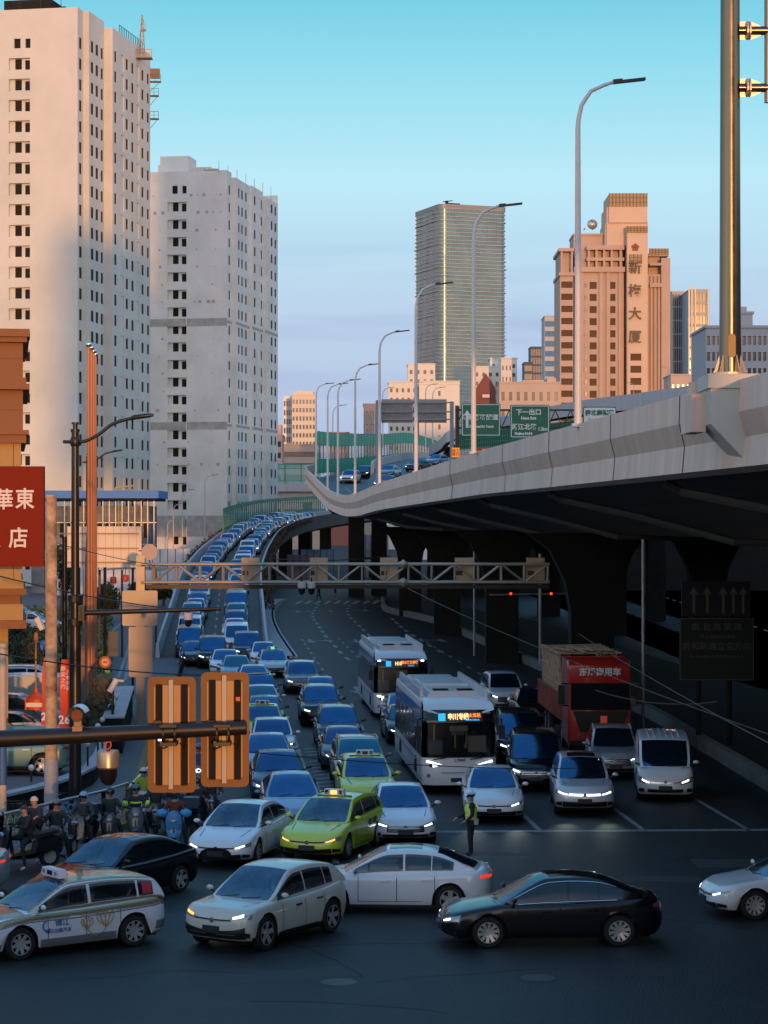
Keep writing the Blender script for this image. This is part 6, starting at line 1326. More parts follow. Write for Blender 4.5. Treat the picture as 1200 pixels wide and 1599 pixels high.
    for s in (-1, 1):
        mb = MB(); P = [(s*.58, yF-.012, .98), (s*.95, yF+.005, 1.10), (s*1.16, yF+.13, 1.12), (s*1.2, yF+.16, .92), (s*.9, yF+.0, .90), (s*.62, yF-.012, .95)][::1 if s > 0 else -1]; mb.add(P, [tuple(range(6))])
        P2 = [(p[0], p[1]-.012, p[2]) for p in ((s*.58, yF-.012, .98), (s*.95, yF+.0, 1.10), (s*1.12, yF+.09, 1.12), (s*1.12, yF+.09, 1.07), (s*.95, yF-.0, 1.04))]; h_ = mb.build('headlight', M_trim, t)
        mb = MB(); mb.add(P2, [tuple(range(5))]); mb.add([(s*.62, yF-.022, .955), (s*.9, yF-.012, .905), (s*.93, yF-.012, .99)], [(0,1,2)]); mb.build('lit_strip', M_led, h_)
        mb = MB(); mb.box(s*1.0-.07, s*1.0+.07, yF+.30, yF+.345, 2.52+.15, 2.58+.15); mb.build('marker_lamp', M_led if not roofhump else M_lens, t)
        mb = MB(); mb.tube([(s*1.2, yF+.3, 2.55), (s*1.42, yF+.02, 2.5), (s*1.42, yF-.05, 2.3)], .03, 5); mb.box(s*1.42-.10, s*1.42+.10, yF-.10, yF-.0, 1.85, 2.3); mb.build('mirror', M_trim, t)
        for y in (yF+2.2, yF+3.7, yF+5.2, yF+6.7, yF+8.2, yF+9.7): mb = MB(); mb.box(s*1.262-.01, s*1.262+.01, y-.02, y+.02, 1.25, 2.4); mb.build('pillar', mat('bus_pillar', (.10, .11, .12), .4), t)
        mb = MB()
        for y in (yF+.75, yF+1.95): mb.box(s*1.268-.01, s*1.268+.01, y-.02, y+.02, .4, 2.4)
        mb.box(s*1.268-.01, s*1.268+.01, yF+.75, yF+1.95, 2.38, 2.42)
        mb.build('door_frame', mat('bus_pillar', (.10, .11, .12), .4), t)
        mb = MB(); mb.box(s*1.272-.004, s*1.272+.004, -4.4, 5.2, .95, 1.0); mb.build('stripe', mat('bus_blue', (.03, .12, .30), .4), t)
        for ya in (-3.4, 3.1): wheel(t, s*1.14, ya, .48, s, True, 'ten')
        for ya in (-3.4, 3.1): mb = MB(); mb.lathe([(0, s*.004), (.56, s*.004)], (s*1.268, ya, .5), 24, 'X', a0=0, a1=math.pi); mb.build('wheel_arch', M_black, t)
    mb = MB(); mb.box(-.62, .62, yF-.006, yF+.01, .70, .725); mb.build('bumper_line', mat('bus_green', (.05, .22, .20), .4), t)
    mb = MB()
    for x in (-.9, .35): mb.tube([(x, yF-.02, 1.16), (x+.42, yF-.03, 1.12+.1)], .02, 5)
    mb.build('wiper', M_black, t)
    mb = MB(); mb.box(-.30, .30, yF-.02, yF+.01, .40, .54); mb.build('number_plate', M_plate, t)
    text('上汽申沃', .10, M_black, t, (0, yF-.0, 1.13), bold=.002)
    mb = MB(); mb.lathe([(0, -.01), (.07, -.01), (.07, .02)], (-1.05, yF+.02, .62), 10, 'Y'); mb.build('fog_lamp', M_lens, t)
    return t
b1 = make_bus('nearer white city bus with a lit orange and cyan destination display', (2.54-.43, 75.2+5.9, 0), R(4.2), '申川专线', '上海火车站', 'Shanghai Railway')
b2 = make_bus('farther white city bus behind the first, with two small lamps on its brow', (.80-.43, 103.2+5.9, 0), R(4.2), 'H10', '富水路万源路', 'Fushui Rd', roofhump=False)

# ================================================================ TRUCK
def make_truck():
    t = thing('flatbed_truck', 'red heavy truck loaded with timber frames, in the shade of the viaduct', 'truck', ((938-600)*87.5/F, 87.5, 0), R(2)); w = 1.25
    rd = mat('truck_red', (.46, .022, .012), .3, coat=.6); wd = mat('load_wood', (.50, .32, .20), .8, noise=.3, nscale=3)
    mb = MB(); prof = [(0, .45), (-.02, 1.1), (.02, 1.75), (.16, 2.85), (.12, 2.98), (.18, 3.50), (.5, 3.68), (2.2, 3.72), (2.25, .6), (0.3, .45)]
    cols = [(-w, .22), (-w+.06, .05), (-w+.22, 0), (0, -.03), (w-.22, 0), (w-.06, .05), (w, .22)]
    mb.grid([[Vector((x, y+dy if y < 1 else y, z)) for x, dy in cols] for y, z in prof[:8]]); 
    for s in (-1, 1): mb.add([Vector((s*w, y+(.22 if y < 1 else 0), z)) for y, z in prof], [tuple(range(10))])
    mb.add([(-w, 2.2, .5), (w, 2.2, .5), (w, 2.2, 3.75), (-w, 2.2, 3.75)], [(0,1,2,3)]); cab = mb.build('cab', rd, t, smooth=30)
    mb = MB(); mb.add([(-1.16, -.035, 1.78), (1.16, -.035, 1.78), (1.13, .095, 2.82), (-1.13, .095, 2.82)], [(0,1,2,3)]); mb.build('windscreen', M_sg, cab)
    mb = MB(); mb.add([(-1.08, -.045, 1.74), (1.08, -.045, 1.74), (.80, -.07, .92), (-.80, -.07, .92)], [(0,1,2,3)]); mb.box(-.6, .6, -.09, -.05, .98, 1.0); mb.build('grille', M_trim, cab)
    text('东风商用车', .33, M_white, cab, (0, .085, 3.24), (R(84), 0, 0), bold=.012)
    mb = MB(); mb.box(.0, .26, -.08, -.06, 1.20, 1.55); mb.build('red_notice', mat('notice_red', (.75, .12, .05), .5, emit=.15), cab)
    for s in (-1, 1):
        mb = MB(); mb.add([(s*.80, -.03, .88), (s*1.12, .05, .95), (s*1.14, .06, .72), (s*.84, -.03, .70)], [(0,1,2,3)]); mb.build('headlight', M_lens, cab)
        mb = MB(); mb.box(s*1.52-.13, s*1.52+.13, -.02, .08, 2.0, 2.75); mb.beam((s*1.2, .2, 2.8), (s*1.52, .05, 2.8), .05, .05); mb.beam((s*1.2, .2, 1.95), (s*1.52, .05, 1.95), .05, .05); mb.build('mirror', M_trim, cab)
        mb = MB(); mb.box(s*1.255-.006, s*1.255+.006, .45, 1.3, 1.9, 2.8); mb.build('side_window', M_sg, cab)
    mb = MB(); mb.box(-1.2, 1.2, -.06, .04, .42, .60); mb.build('bumper', M_trim, cab)
    bed = MB(); bed.box(-w, w, 2.45, 11.0, 1.15, 1.3)
    for s in (-1, 1):
        bed.box(s*w-.03, s*w+.03, 2.45, 11.0, 1.3, 2.25)
        for k in range(12): bed.box(s*(w+.05)-.03, s*(w+.05)+.03, 2.5+k*.75, 2.58+k*.75, 1.2, 2.25)
        bed.box(s*(w+.05)-.02, s*(w+.05)+.02, 2.45, 11, 2.2, 2.26)
    bed.box(-w, w, 2.42, 2.48, 1.3, 2.6); bed.box(-w, w, 11, 11.05, 1.3, 2.25); bed.build('bed', mat('truck_bed_red', (.30, .07, .045), .6, noise=.4, nscale=2), t)
    for s in (-1, 1):
        for y in (1.0, 3.4, 8.2, 9.5): wheel(t, s*1.05, y, .5, s, False, 'ten')
    mb = MB(); mb.box(-.4, .4, 1, 11, .7, 1.1); mb.build('chassis', M_black, t)
    # stacked timber frames
    ld = thing('timber_load', 'stack of pale wooden crate frames lying on the red truck bed', 'timber load', t.location+Vector((0, 0, 2.26)), R(2)); mb = MB()
    rn_ = random.Random(4)
    for k in range(3):
        x0 = -1.15+.0*k; z0 = -.35+k*.62; y0 = 2.9+k*.35; y1 = 9.8
        for y in [y0+i*1.15 for i in range(6)]:
            mb.beam((-1.2, y, z0), (-1.2, y, z0+.62), .1, .07); mb.beam((1.1, y, z0), (1.1, y, z0+.62), .1, .07); mb.beam((-1.22, y, z0), (-1.22, y+1.0, z0+.62), .09, .05); mb.beam((-1.3, y, z0+.62), (1.3, y+rn_.uniform(-.3, .3), z0+.66), .14, .05)
        mb.beam((-1.2, y0, z0+.62), (-1.2, y1, z0+.62), .1, .08); mb.beam((1.1, y0, z0+.62), (1.1, y1, z0+.62), .1, .08)
    for k in range(7): mb.obox((-.9+k*.3, 5.0, 1.62), (.16, 3.4, .05), rn_.uniform(-.15, .15), rx=rn_.uniform(-.03, .03))
    mb.build('crate_frame', wd, ld)
make_truck()
# ================================================================ LEFT SIDE: BUILDING, SIGN, POSTS
lit_w = mat('sign_cream', (.72, .62, .55), .5)
def brown_building():
    d = 80.0; k = d/F; t = thing('brown_building', 'brown tiled building corner with stepped cornices at the left edge', 'building', ((45-600)*k, d, 0), R(9.5)); X_ = lambda px: (px-45)*k; Z_ = lambda py: CAMZ-(py-HOR)*k
    br_ = mat('brown_tile', (.22, .075, .020), .6, noise=.18, nscale=3, bump=.1); bc = mat('buff_tile', (.42, .25, .085), .7, noise=.12, nscale=1.5)
    mb = MB(); xl = -9
    def b(x1, ya, yb, m_, grow=0): mb.box(xl, X_(x1)+.0, -grow, 10, Z_(yb), Z_(ya), m_)
    b(36, 535, 692, 0); b(33, 692, 905, 1); b(37, 905, 920, 1); b(46, 515, 527, 0, .45); b(42, 527, 535, 0, .3); b(41, 590, 600, 0, .22); b(46, 600, 609, 0, .42); b(45, 672, 679, 0, .36); b(41, 679, 692, 0, .24)
    b(41, 919, 928, 0, .4); b(32, 928, 943, 0, .05); b(36, 943, 968, 1, .12); b(41, 968, 981, 0, .4); mb.box(xl, X_(13), .2, 10, 0, Z_(981), 1)
    mb.build('wall', [br_, bc], t); mb = MB()
    for y in (560, 640, 740, 800, 860): mb.box(xl, X_(33 if y > 692 else 36)+.0, -.012, -.002, Z_(y+.5), Z_(y))
    mb.box(X_(21), X_(21)+.02, -.012, -.002, Z_(905), Z_(692)); mb.build('tile_joint', mat('joint_brown', (.10, .04, .02), .8), t)
brown_building()
d = 74.0; k = d/F; rs = thing('shop_sign', 'large red signboard with cream Chinese characters on the brown building', 'shop sign', tuple(W(10, 806, d)))
mb = MB(); mb.box(-58*k, 58*k, 0, .35, -79*k, 78*k); mb.build('board', mat('sign_red', (.21, .016, .003), .7, spec=.2, noise=.1, nscale=1), rs)
for ch, px, py in (('華', 6, 782), ('東', 39, 781), ('店', 29, 842), ('飯', -14, 842)): text(ch, 34*k, lit_w, rs, ((px-10)*k, -.02, (806-py)*k), bold=.012, sx=.9, name='character', ext=.02)
def pole(name, lab, cat, px, d, z0, z1, r, m, rt=None, n=16):
    t = thing(name, lab, cat, ((px-600)*d/F, d, z0)); mb = MB(); mb.tube([(0, 0, 0), (0, 0, z1-z0)], [r, rt or r], n); mb.build('shaft', m, t, smooth=60); return t
rust = mat('stained_concrete_pole', (.55, .38, .24), .8, noise=.8, nscale=1.6, c2=(.13, .06, .02)); 
p1 = pole('utility_pole', 'rust-stained concrete utility pole left of the black lamp post', 'pole', 80, 66, .12, 9.2+(812-773)*66/F, .19, rust, .165)
mb = MB(); mb.lathe([(.21, 0), (.21, 1.95), (.19, 2.0)], n=16); mb.build('grey_sleeve', mat('sleeve_grey', (.36, .35, .35), .6), p1, smooth=40)
p2 = pole('utility_pole', 'pale pole with a blue painted lower band at the left edge', 'pole', 4, 62, .12, 9.2-(1005-812)*62/F, .11, mat('pole_cream', (.50, .42, .34), .6, noise=.1))
mb = MB(); mb.lathe([(.113, .0), (.113, .5)], n=14); mb.lathe([(.114, 1.75), (.114, 3.1)], n=14); mb.build('blue_band', mat('band_blue', (.04, .12, .30), .5), p2)
# orange flag poles with ball finials
fo = mat('flagpole_orange', (.46, .19, .085), .45, noise=.5, nscale=2.2, c2=(.32, .09, .03), streak=True)
for i, (px, dd, top, la) in enumerate([(138.5, 100, 541, 'tallest orange flagpole, foremost of the four with a big ball on top'), (143, 103, 546, 'second orange flagpole of the cluster, its ball just right of the tallest one'), (146.5, 107, 551, 'third orange flagpole of the cluster, partly hidden by the first two'), (149, 112, 556, 'fourth orange flagpole, hindmost and rightmost of the cluster')]):
    t = pole('flagpole', la, 'flagpole', px, dd, .6, 9.2+(812-top)*dd/F, .095, fo, .07, 12); t['group'] = 'orange flagpoles in a row'; h = 9.2+(812-top)*dd/F-.6
    mb = MB(); mb.sphere((0, 0, h+.10), .15, 14); mb.build('finial', M_chr, t, smooth=80)
tp = thing('leaning_board', 'slim leaning grey-brown pylon beside the orange flagpoles', 'pylon', ((131-600)*105/F, 105, .6)); mb = MB(); mb.prism([(-.25, 0), (.55, 0), (.38, 8.0), (.12, 8.0)], 0, .3, 'Y'); mb.build('shaft', mat('pylon_brown', (.30, .17, .11), .7, noise=.2), tp)
# black lamp post with curved arm and signal arm
def curved_lamp(lab, px, d, H, z0=.12, sc=1.0, arms=True):
    t = thing('street_lamp', lab, 'street lamp', ((px-600)*d/F, d, z0)); mb = MB(); mb.tube([(0, 0, 0), (0, 0, 5.2), (0, 0, 6.4), (0, 0, H-.3)], [.19, .17, .13, .11], 16); mb.lathe([(0, 0), (.36, 0), (.36, .08), (.22, .4), (.19, .45)], n=16)
    mb.lathe([(.12, H-.3), (.135, H-.3), (.135, H-.2), (.07, H-.2), (.07, H-.06), (.11, H-.06), (.11, H), (0, H)], n=14); mb.build('post', M_dark, t, smooth=40)
    mb = MB(); zc = H-.58; P = smooth_path([(-.36, 0, zc), (0, 0, zc), (.30, 0, zc+.02), (.7, 0, zc+.22), (1.1, 0, zc+.52), (1.5, 0, zc+.66), (1.8, 0, zc+.72)], 5); mb.tube(P, .052, 8); mb.lathe([(.12, -.14), (.15, -.08), (.15, .08), (.12, .14)], (0, 0, zc), 14); mb.build('arm', M_dark, t, smooth=60)
    mb = MB(); mb.tube([(1.66, 0, zc+.69), (1.75, 0, zc+.73), (2.2, 0, zc+.79), (2.35, 0, zc+.80)], [.05, .075, .07, .04], 8); mb.build('lamp_head', M_dark, t, smooth=60); return t
cl = curved_lamp('black double-armed lamp post with a curved lamp arm, in front of the orange flagpoles', 117.5, 67, 12.0)
mb = MB(); z_ = 9.2-(957-812)*67/F; mb.tube([(-.0, 0, z_-.14), (.3, 0, z_-.12), (4.35, 0, z_)], [.10, .085, .06], 10); mb.box(.12, .30, -.2, .2, z_-.35, z_+.1); mb.build('signal_arm', M_dark, cl, smooth=50)
mb = MB()
for a in range(8): mb.sphere((.2+.0, -.21, z_-.3+a*.05), .018, 5)
for zz in (z_-.4, z_+.3): mb.lathe([(.17, -.12), (.22, -.1), (.22, .1), (.17, .12)], (0, 0, zz), 14)
mb.build('clamp', M_dark, cl)
dome_cam('small dome camera hanging from the black arm over the foot of the ramp', (cl.location.x+3.38, 67, z_-.10+.1), .95, .12)
curved_lamp('farther black curved-arm lamp post, small, behind the orange flagpoles', 137, 150, 9.2+(812-722)*150/F, .6, 1.6)
pole('utility_pole', 'thin dark post right of the concrete pole', 'pole', 101, 92, .6, 9.2-(838-812)*92/F, .10, M_dark)
# foreground mast arm with two signal boards seen from behind
d = 27.0; k = d/F; ma = thing('signal_arm', 'thick dark signal mast arm reaching in from the left foreground', 'signal arm', tuple(W(0, 1154, d)))
mb = MB(); mb.tube([(-3.5, 0, -.09), (0, 0, 0), (385*k, 0, .135)], [.115, .105, .085], 16); mb.build('arm', M_dark, ma, smooth=60)
sb_ = mat('signal_back', (.115, .05, .010), .45, metal=.3, noise=.12, nscale=3); sp_ = mat('signal_casing', (.30, .18, .08), .45, metal=.2); sl_ = mat('signal_bar', (.33, .30, .26), .5, metal=.2)
for cx, y0, y1, la in ((268.5, 1056, 1239, 'left of two orange-lit signal backboards on the dark mast arm'), (351.5, 1049, 1230, 'right of two orange-lit signal backboards on the dark mast arm, at its tip')):
    t = thing('traffic_signal', la, 'traffic signal', tuple(W(cx, (y0+y1)/2, d+.28))); h = (y1-y0)*k/2; w_ = 38*k
    mb = MB(); mb.prism(rr(-w_, w_, -h, h, .07), 0, .012, 'Y'); mb.build('backboard', sb_, t); mb = MB(); mb.box(-25*k, -15*k, -.02, .06, -h+.09, h-.09); mb.box(15*k, 25*k, -.02, .06, -h+.09, h-.09); mb.build('vent_strip', M_black, t)
    mb = MB(); mb.box(-14*k, 14*k, -.05, .03, -h+.10, h-.10); mb.box(-28*k, -26*k, -.03, .03, -h+.12, h-.12); mb.box(26*k, 28*k, -.03, .03, -h+.12, h-.12); mb.build('casing', sp_, t)
    mb = MB(); mb.box(-3.5*k, 3.5*k, -.13, -.05, -h+.06, h-.03); mb.build('mounting_bar', sl_, t)
    mb = MB(); zc = (y0+y1)/2; zc = (zc-1147)*k; mb.box(-14*k, 12*k, -.40, -.13, zc-.085-.02, zc-.06); mb.box(-14*k, 12*k, -.40, -.13, zc+.12, zc+.15); 
    for x in (-9*k, 9*k): mb.lathe([(.112, -.01), (.12, -.01), (.12, .01), (.112, .01)], (x, -.28, zc+.03), 16, 'X')
    mb.box(-26*k, -15*k, -.16, -.02, zc+.02, zc+.18); mb.tube([(14*k, -.1, zc-.1), (20*k, -.08, zc-.16), (24*k, -.06, zc-.05), (22*k, -.05, zc+.15)], .008, 5); mb.tube([(-20*k, -.1, zc-.10), (-18*k, -.12, zc-.18), (-5*k, -.1, zc-.14)], .010, 5); mb.build('clamp', M_dark, t)
    mb = MB(); mb.box(-21*k, -16.5*k, -.05, -.02, -.07-.0, -.07+.05); mb.build('pilot_lamp', mat('pilot_white', (1, .97, .9), .3, emit=4), t)
    if cx > 300: mb = MB(); mb.box(17.5*k, 24*k, -.026, -.021, h*.50, h*.50+.05); mb.build('sticker', mat('sticker_red', (.6, .12, .05), .6), t)
dome_cam('large silver dome camera hanging from the signal mast arm by a red loop', tuple(W(169, 1172, d)), .95, .16, mat('camera_metal', (.40, .33, .26), .35, metal=.6))
rl_ = thing('red_loop', 'red rubber loop above the large dome camera', 'loop', tuple(W(169, 1168, d-.05))); mb = MB(); mb.tube([(-.035, 0, 0), (-.02, 0, .07), (.03, 0, .07), (.035, 0, .02), (.0, 0, -.02), (-.035, 0, 0)], .010, 6); mb.build('loop', mat('loop_red', (.6, .06, .03), .5), rl_)
cc = thing('bullet_camera', 'camera with a white curved sunshade standing on the signal mast arm', 'security camera', tuple(W(122, 1147, d))); mb = MB()
mb.box(-.06, .06, -.08, .08, .0, .10); mb.box(-.045, .045, -.04, .04, .1, .17); mb.build('mount', mat('mount_brown', (.28, .17, .08), .5), cc); mb = MB(); mb.lathe([(0, -.12), (.075, -.12), (.08, -.10), (.08, .18), (0, .18)], (0, 0, .24), 16, 'Y'); mb.build('barrel', M_trim, cc, smooth=40)
mb = MB(); P = [[Vector((.11*math.cos(R(a))+.02*0, y, .23+.115*math.sin(R(a)))) for a in range(20, 200, 15)] for y in (-.20, .2)]; mb.grid(P); P = [[Vector((.118*math.cos(R(a)), y, .23+.123*math.sin(R(a)))) for a in range(20, 200, 15)] for y in (-.20, .2)]; mb.grid(P, flip=True); mb.build('sunshade', M_white, cc, smooth=60)
mb = MB(); mb.lathe([(0, -.125), (.05, -.125)], (0, 0, .24), 14, 'Y'); mb.build('lens', mat('lens_glow', (.25, .07, .02), .15), cc)
# pole-mounted cameras further back
c2 = thing('bullet_camera', 'pale box camera on a slim post above the orange life-buoy shaped beacon', 'security camera', (( 56-600)*84/F, 84, .6)); mb = MB(); mb.tube([(0,0,0), (0,0,4.0)], .035, 6); mb.lathe([(.1, 4.0), (.08, 4.3), (.03, 4.4)], n=8); mb.build('post', mat('post_rust', (.45, .22, .12), .6), c2)
mb = MB(); mb.obox((.16, 0, 4.72), (.16, .5, .50), 0, ry=R(-24), rx=0); mb.build('housing', M_white, c2); mb = MB(); mb.box(-.38, .32, -.2, .2, 1.5, 1.95); mb.lathe([(.38, 1.5), (.4, 1.9), (.1, 2.15), (.08, 2.3)], n=12); mb.build('beacon', mat('beacon_orange', (.62, .09, .02), .5), c2); mb = MB(); mb.box(-.3, .3, -.41, -.40, 1.62, 1.78); mb.build('beacon_label', M_white, c2)
c3 = thing('bullet_camera', 'white tilted camera beside the stone lion', 'security camera', ((176-600)*88/F, 88, .6)); mb = MB(); mb.tube([(0,0,0), (0,0,1.9)], .06, 6); mb.build('post', M_dark, c3); mb = MB(); mb.tube([(-.12, 0, 1.85), (.16, 0, 2.35)], .12, 10); mb.tube([(.1, 0, 2.3), (.45, -.1, 2.28)], .05, 6); mb.build('housing', M_white, c3)
sg = thing('round_sign', 'round red bordered car sign on a post beside the pavement camera', 'road sign', ((164.5-600)*95/F, 95, .6)); mb = MB(); mb.tube([(0,.05,0), (0,.05,5.4)], .05, 8); mb.build('post', M_dark, sg)
mb = MB(); zz = 9.2-(1034-812)*95/F-.6; mb.lathe([(0, 0), (.25, 0)], (0, -.01, zz), 24, 'Y'); mb.build('face', mat('sign_face_cream', (.6, .5, .35), .5), sg); mb = MB(); mb.lathe([(.16, -.02), (.25, -.02), (.25, .02), (.16, .02)], (0, 0, zz), 24, 'Y'); mb.box(-.11, .11, -.03, -.02, zz-.04, zz+.01); mb.box(-.07, .07, -.03, -.02, zz+.01, zz+.05); mb.build('border', mat('sign_border_red', (.5, .07, .02), .5), sg)
mb = MB(); mb.box(.12, .55, -.02, .02, zz+.25, zz+1.3); mb.build('side_plate', mat('plate_grey', (.10, .10, .09), .6), sg)
mb = MB(); mb.box(-.02, .20, -.03, .01, zz-.75, zz-.35); mb.build('green_plate', mat('plate_lime', (.12, .42, .04), .5), sg)
# red banners
for px, wd, yy0, yy1, la, tx in ((101, 19, 1030, 1139, 'red vertical banner with white writing and a large 26, right of the concrete pole', 1), (68, 9, 1027, 1133, 'narrow edge-on red banner, left of the concrete pole', 0)):
    dd = 72; k = dd/F; t = thing('banner', la, 'banner', tuple(W(px, yy1, dd))); h = (yy1-yy0)*k; mb = MB()
    mb.grid([[Vector((-wd/2*k+.03*math.sin(i*.8)+i*.012, .02*math.sin(i*1.1), h*i/8)), Vector((wd/2*k+.02*math.sin(i*.7)+i*.012, .03*math.cos(i*.9), h*i/8))] for i in range(9)]); mb.grid([[Vector((-wd/2*k+.03*math.sin(i*.8)+i*.012, .02+.02*math.sin(i*1.1), h*i/8)), Vector((wd/2*k+.02*math.sin(i*.7)+i*.012, .02+.03*math.cos(i*.9), h*i/8))] for i in range(9)], flip=True)
    mb.build('cloth', mat('banner_red', (.62, .05, .012), .6), t); mb = MB(); mb.tube([(wd/2*k+.12, .06, -.6), (wd/2*k+.12, .06, h+.05)], .015, 5); mb.build('rod', M_steel, t)
    if tx:
        for i, ch in enumerate('静安之约'): text(ch, .17, M_white, t, (-.04-.02+i*.0+.02, -.06, h-.30-i*.19))
        for i, ch in enumerate('万象焕新'): text(ch, .15, M_white, t, (.13, -.06, h-.42-i*.17))
        text('26', .38, M_white, t, (.0, -.06, .30), bold=.01)
    else: text('2', .34, M_white, t, (.02, -.06, .28), bold=.01)
# stone lion seen from behind on the planter
lion = thing('stone_lion', 'mossy dark stone lion statue on the planter by the globe lamps', 'statue', ((152-600)*90/F, 90, .75)); mb = MB()
rn_ = random.Random(9)
for (x, y, z, r, sx, sy, sz) in [(0, 0, .55, .62, 1, .9, .95), (-.05, 0, 1.05, .5, 1, .9, .9), (.12, 0, 1.5, .40, 1, .95, 1), (.22, -.05, 1.9, .34, 1, 1, .95), (-.5, .0, .3, .35, 1, 1, .9), (.5, 0, .3, .35, .9, 1, .9), (.0, -.4, .25, .35, 1, 1, .8), (.15, .1, 2.1, .22, 1.2, 1, .8)]: mb.sphere((x, y, z), r, 14, sc=(sx, sy, sz))
for _ in range(120):
    a = rn_.uniform(0, 6.28); z = rn_.uniform(.3, 2.1); rr_ = lerp_path([(.3, .72), (1.0, .55), (1.5, .42), (2.1, .27)], z); cx_ = lerp_path([(.3, 0), (2.1, .2)], z); mb.sphere((cx_+rr_*math.cos(a), rr_*math.sin(a)*.85, z), rn_.uniform(.07, .13), 6)
mb.box(-.8, .8, -.6, .6, -.15, .1); mb.build('body', mat('mossy_stone', (.10, .095, .06), .9, noise=.5, nscale=4, bump=.5, bscale=8), lion, smooth=60)
for i, (px, py, dd, la) in enumerate([(160, 1124, 83, 'bluish white globe lamp nearest the curved coping'), (177, 1098, 89, 'white globe lamp at the corner of the stone planter'), (182, 1088, 95, 'cream globe lamp, third along the planter'), (190, 1077, 101, 'small cream globe lamp, farthest along the planter'), (153, 1134, 80, 'cream globe lamp half hidden by the mast arm'), (49, 1199, 73, 'large pale globe lamp in front of the green hatchback'), (137, 1162, 77, 'greenish globe lamp just below the mast arm')]):
    t = thing('globe_lamp', la, 'bollard lamp', tuple(G(px, py, .0))[:0] or ((px-600)*dd/F, dd, .66), group='globe lamps on the planter'); zc = CAMZ-(py-HOR)*dd/F-.66
    mb = MB(); mb.tube([(0, 0, 0), (0, 0, zc-.08)], .035, 6); mb.build('stem', M_dark, t); mb = MB(); mb.sphere((0, 0, zc), .105, 14); mb.build('globe', mat('globe_white', (.55, .56, .56), .35), t, smooth=80)
pl = thing('planter', 'low stone planter wall with pale top by the globe lamps', 'planter', ((187-600)*95/F, 95, 0)); mb = MB(); mb.obox((0, 0, .75), (.7, 16, 1.5), R(5)); mb.build('wall', M_concd, pl); mb = MB(); mb.obox((0, 0, 1.53), (.85, 16.2, .07), R(5)); mb.build('coping', mat('pale_stone', (.45, .45, .46), .6), pl)
# railing of the pavement
def railing(name, lab, pts, h, nb):
    t = thing(name, lab, 'railing', tuple(pts[0])); o = Vector(pts[0]); P = [Vector(p)-o for p in pts]; up = Vector((0, 0, h)); mb = MB(); mb.tube([p+up for p in P], .045, 8); mb.build('handrail', mat('handrail_steel', (.50, .48, .46), .25, metal=.7), t, smooth=60)
    mb = MB()
    for j in range(1, nb+1): mb.tube([p+up*(j/(nb+1.0)) for p in P], .012, 4)
    mb.build('bar', M_steel, t)
    for a, b in zip(P, P[1:]):
        n_ = max(1, int((b-a).length/1.5))
        for i in range(n_+1): q = a.lerp(b, i/n_); m_ = MB(); m_.box(-.06, .06, -.03, .03, 0, h-.02); m_.build('post', mat('post_brown', (.09, .07, .055), .5), t, loc=q)
    return t
railing('railing', 'steel railing along the kerb behind the motorcycles', [G(-40, 1352)+Vector((0, .25, .12)), G(0, 1345)+Vector((0, .25, .12)), G(78, 1324)+Vector((0, .25, .12)), G(160, 1302)+Vector((0, .25, .12)), G(198, 1288)+Vector((0, .25, .12))], 1.1, 5)
rw_ = thing('parapet_wall', 'dark sloping wall with a bright steel handrail at the turn of the railing', 'wall', tuple(G(200, 1288))); mb = MB(); mb.box(-.08, .08, 0, 11, 0, 1.0); mb.build('wall', mat('wall_brown', (.07, .055, .04), .8), rw_); mb = MB(); mb.tube([(0, 0, 1.1), (.05, 11.2, 1.12)], .055, 8); mb.build('handrail', mat('handrail_steel', (.50, .48, .46), .25, metal=.7), rw_)
fe = thing('road_fence', 'black slatted fence separating the ramp traffic from the motorcycle lane', 'fence', (U(-2.3, 145), 145, 0)); mb = MB(); y = 0
while y > -52:
    xo = -.073*y; mb.box(xo-.03, xo+.03, y-.03, y+.03, 0, .95); 
    mb.beam((xo, y, .92), (xo+.073*2, y-2, .92), .06, .06); mb.beam((xo, y, .3), (xo+.073*2, y-2, .3), .05, .05)
    for q in range(1, 8): yy = y-q*.25; mb.box(xo+.073*q*.25-.012, xo+.073*q*.25+.012, yy-.02, yy+.02, .1, .9)
    y -= 2
mb.build('panel', M_black, fe)

# ---- background left: hoarding, shed, billboard, trees
d = 118; k = d/F; bb = thing('billboard', 'blank cream billboard seen from behind on posts left of the gantry', 'billboard', tuple(W(163, 886, d))); mb = MB(); mb.box(-58*k, 58*k, 0, .06, 0, 64*k); mb.build('panel', mat('billboard_cream', (.78, .62, .46), .6, noise=.06, nscale=1), bb)
mb = MB(); [mb.beam((-70*k, -.05, z_*k), (54*k, -.05, z_*k), .05, .07) for z_ in (8, 30, 53)]; mb.build('rail', mat('rail_tan', (.34, .25, .18), .6), bb); mb = MB(); [mb.box(x*k-.06, x*k+.06, .08, .2, -7.2, 50*k) for x in (-40, 0, 44)]; mb.build('post', M_concd, bb)
mb = MB(); [mb.box(x*k-.008, x*k+.008, -.006, 0, 0, 64*k) for x in range(-46, 58, 12)]; mb.build('seam', mat('rail_tan', (.34, .25, .18), .6), bb)
d = 280; k = d/F; sh = thing('site_shed', 'grey construction site building with a bright blue roof edge below the cream tower', 'site building', tuple(W(160, 900, d))); mb = MB(); mb.box(-115*k, 70*k, 2, 12, -8, 110*k); mb.build('wall', mat('shed_grey', (.20, .20, .20), .8, noise=.5, nscale=.6), sh)
mb = MB(); mb.box(-115*k, 88*k, -.3, 12, 122*k, 134*k); mb.build('roof_edge', mat('roof_blue', (.02, .16, .48), .5), sh); mb = MB(); mb.box(-115*k, 84*k, 0, 12, 118*k, 122*k); mb.build('roof_underside', M_concd, sh)
mb = MB()
for i in range(15): x = (-60+i*10)*k; mb.beam((x, .5, 10*k), (x, .5, 118*k), .1, .1)
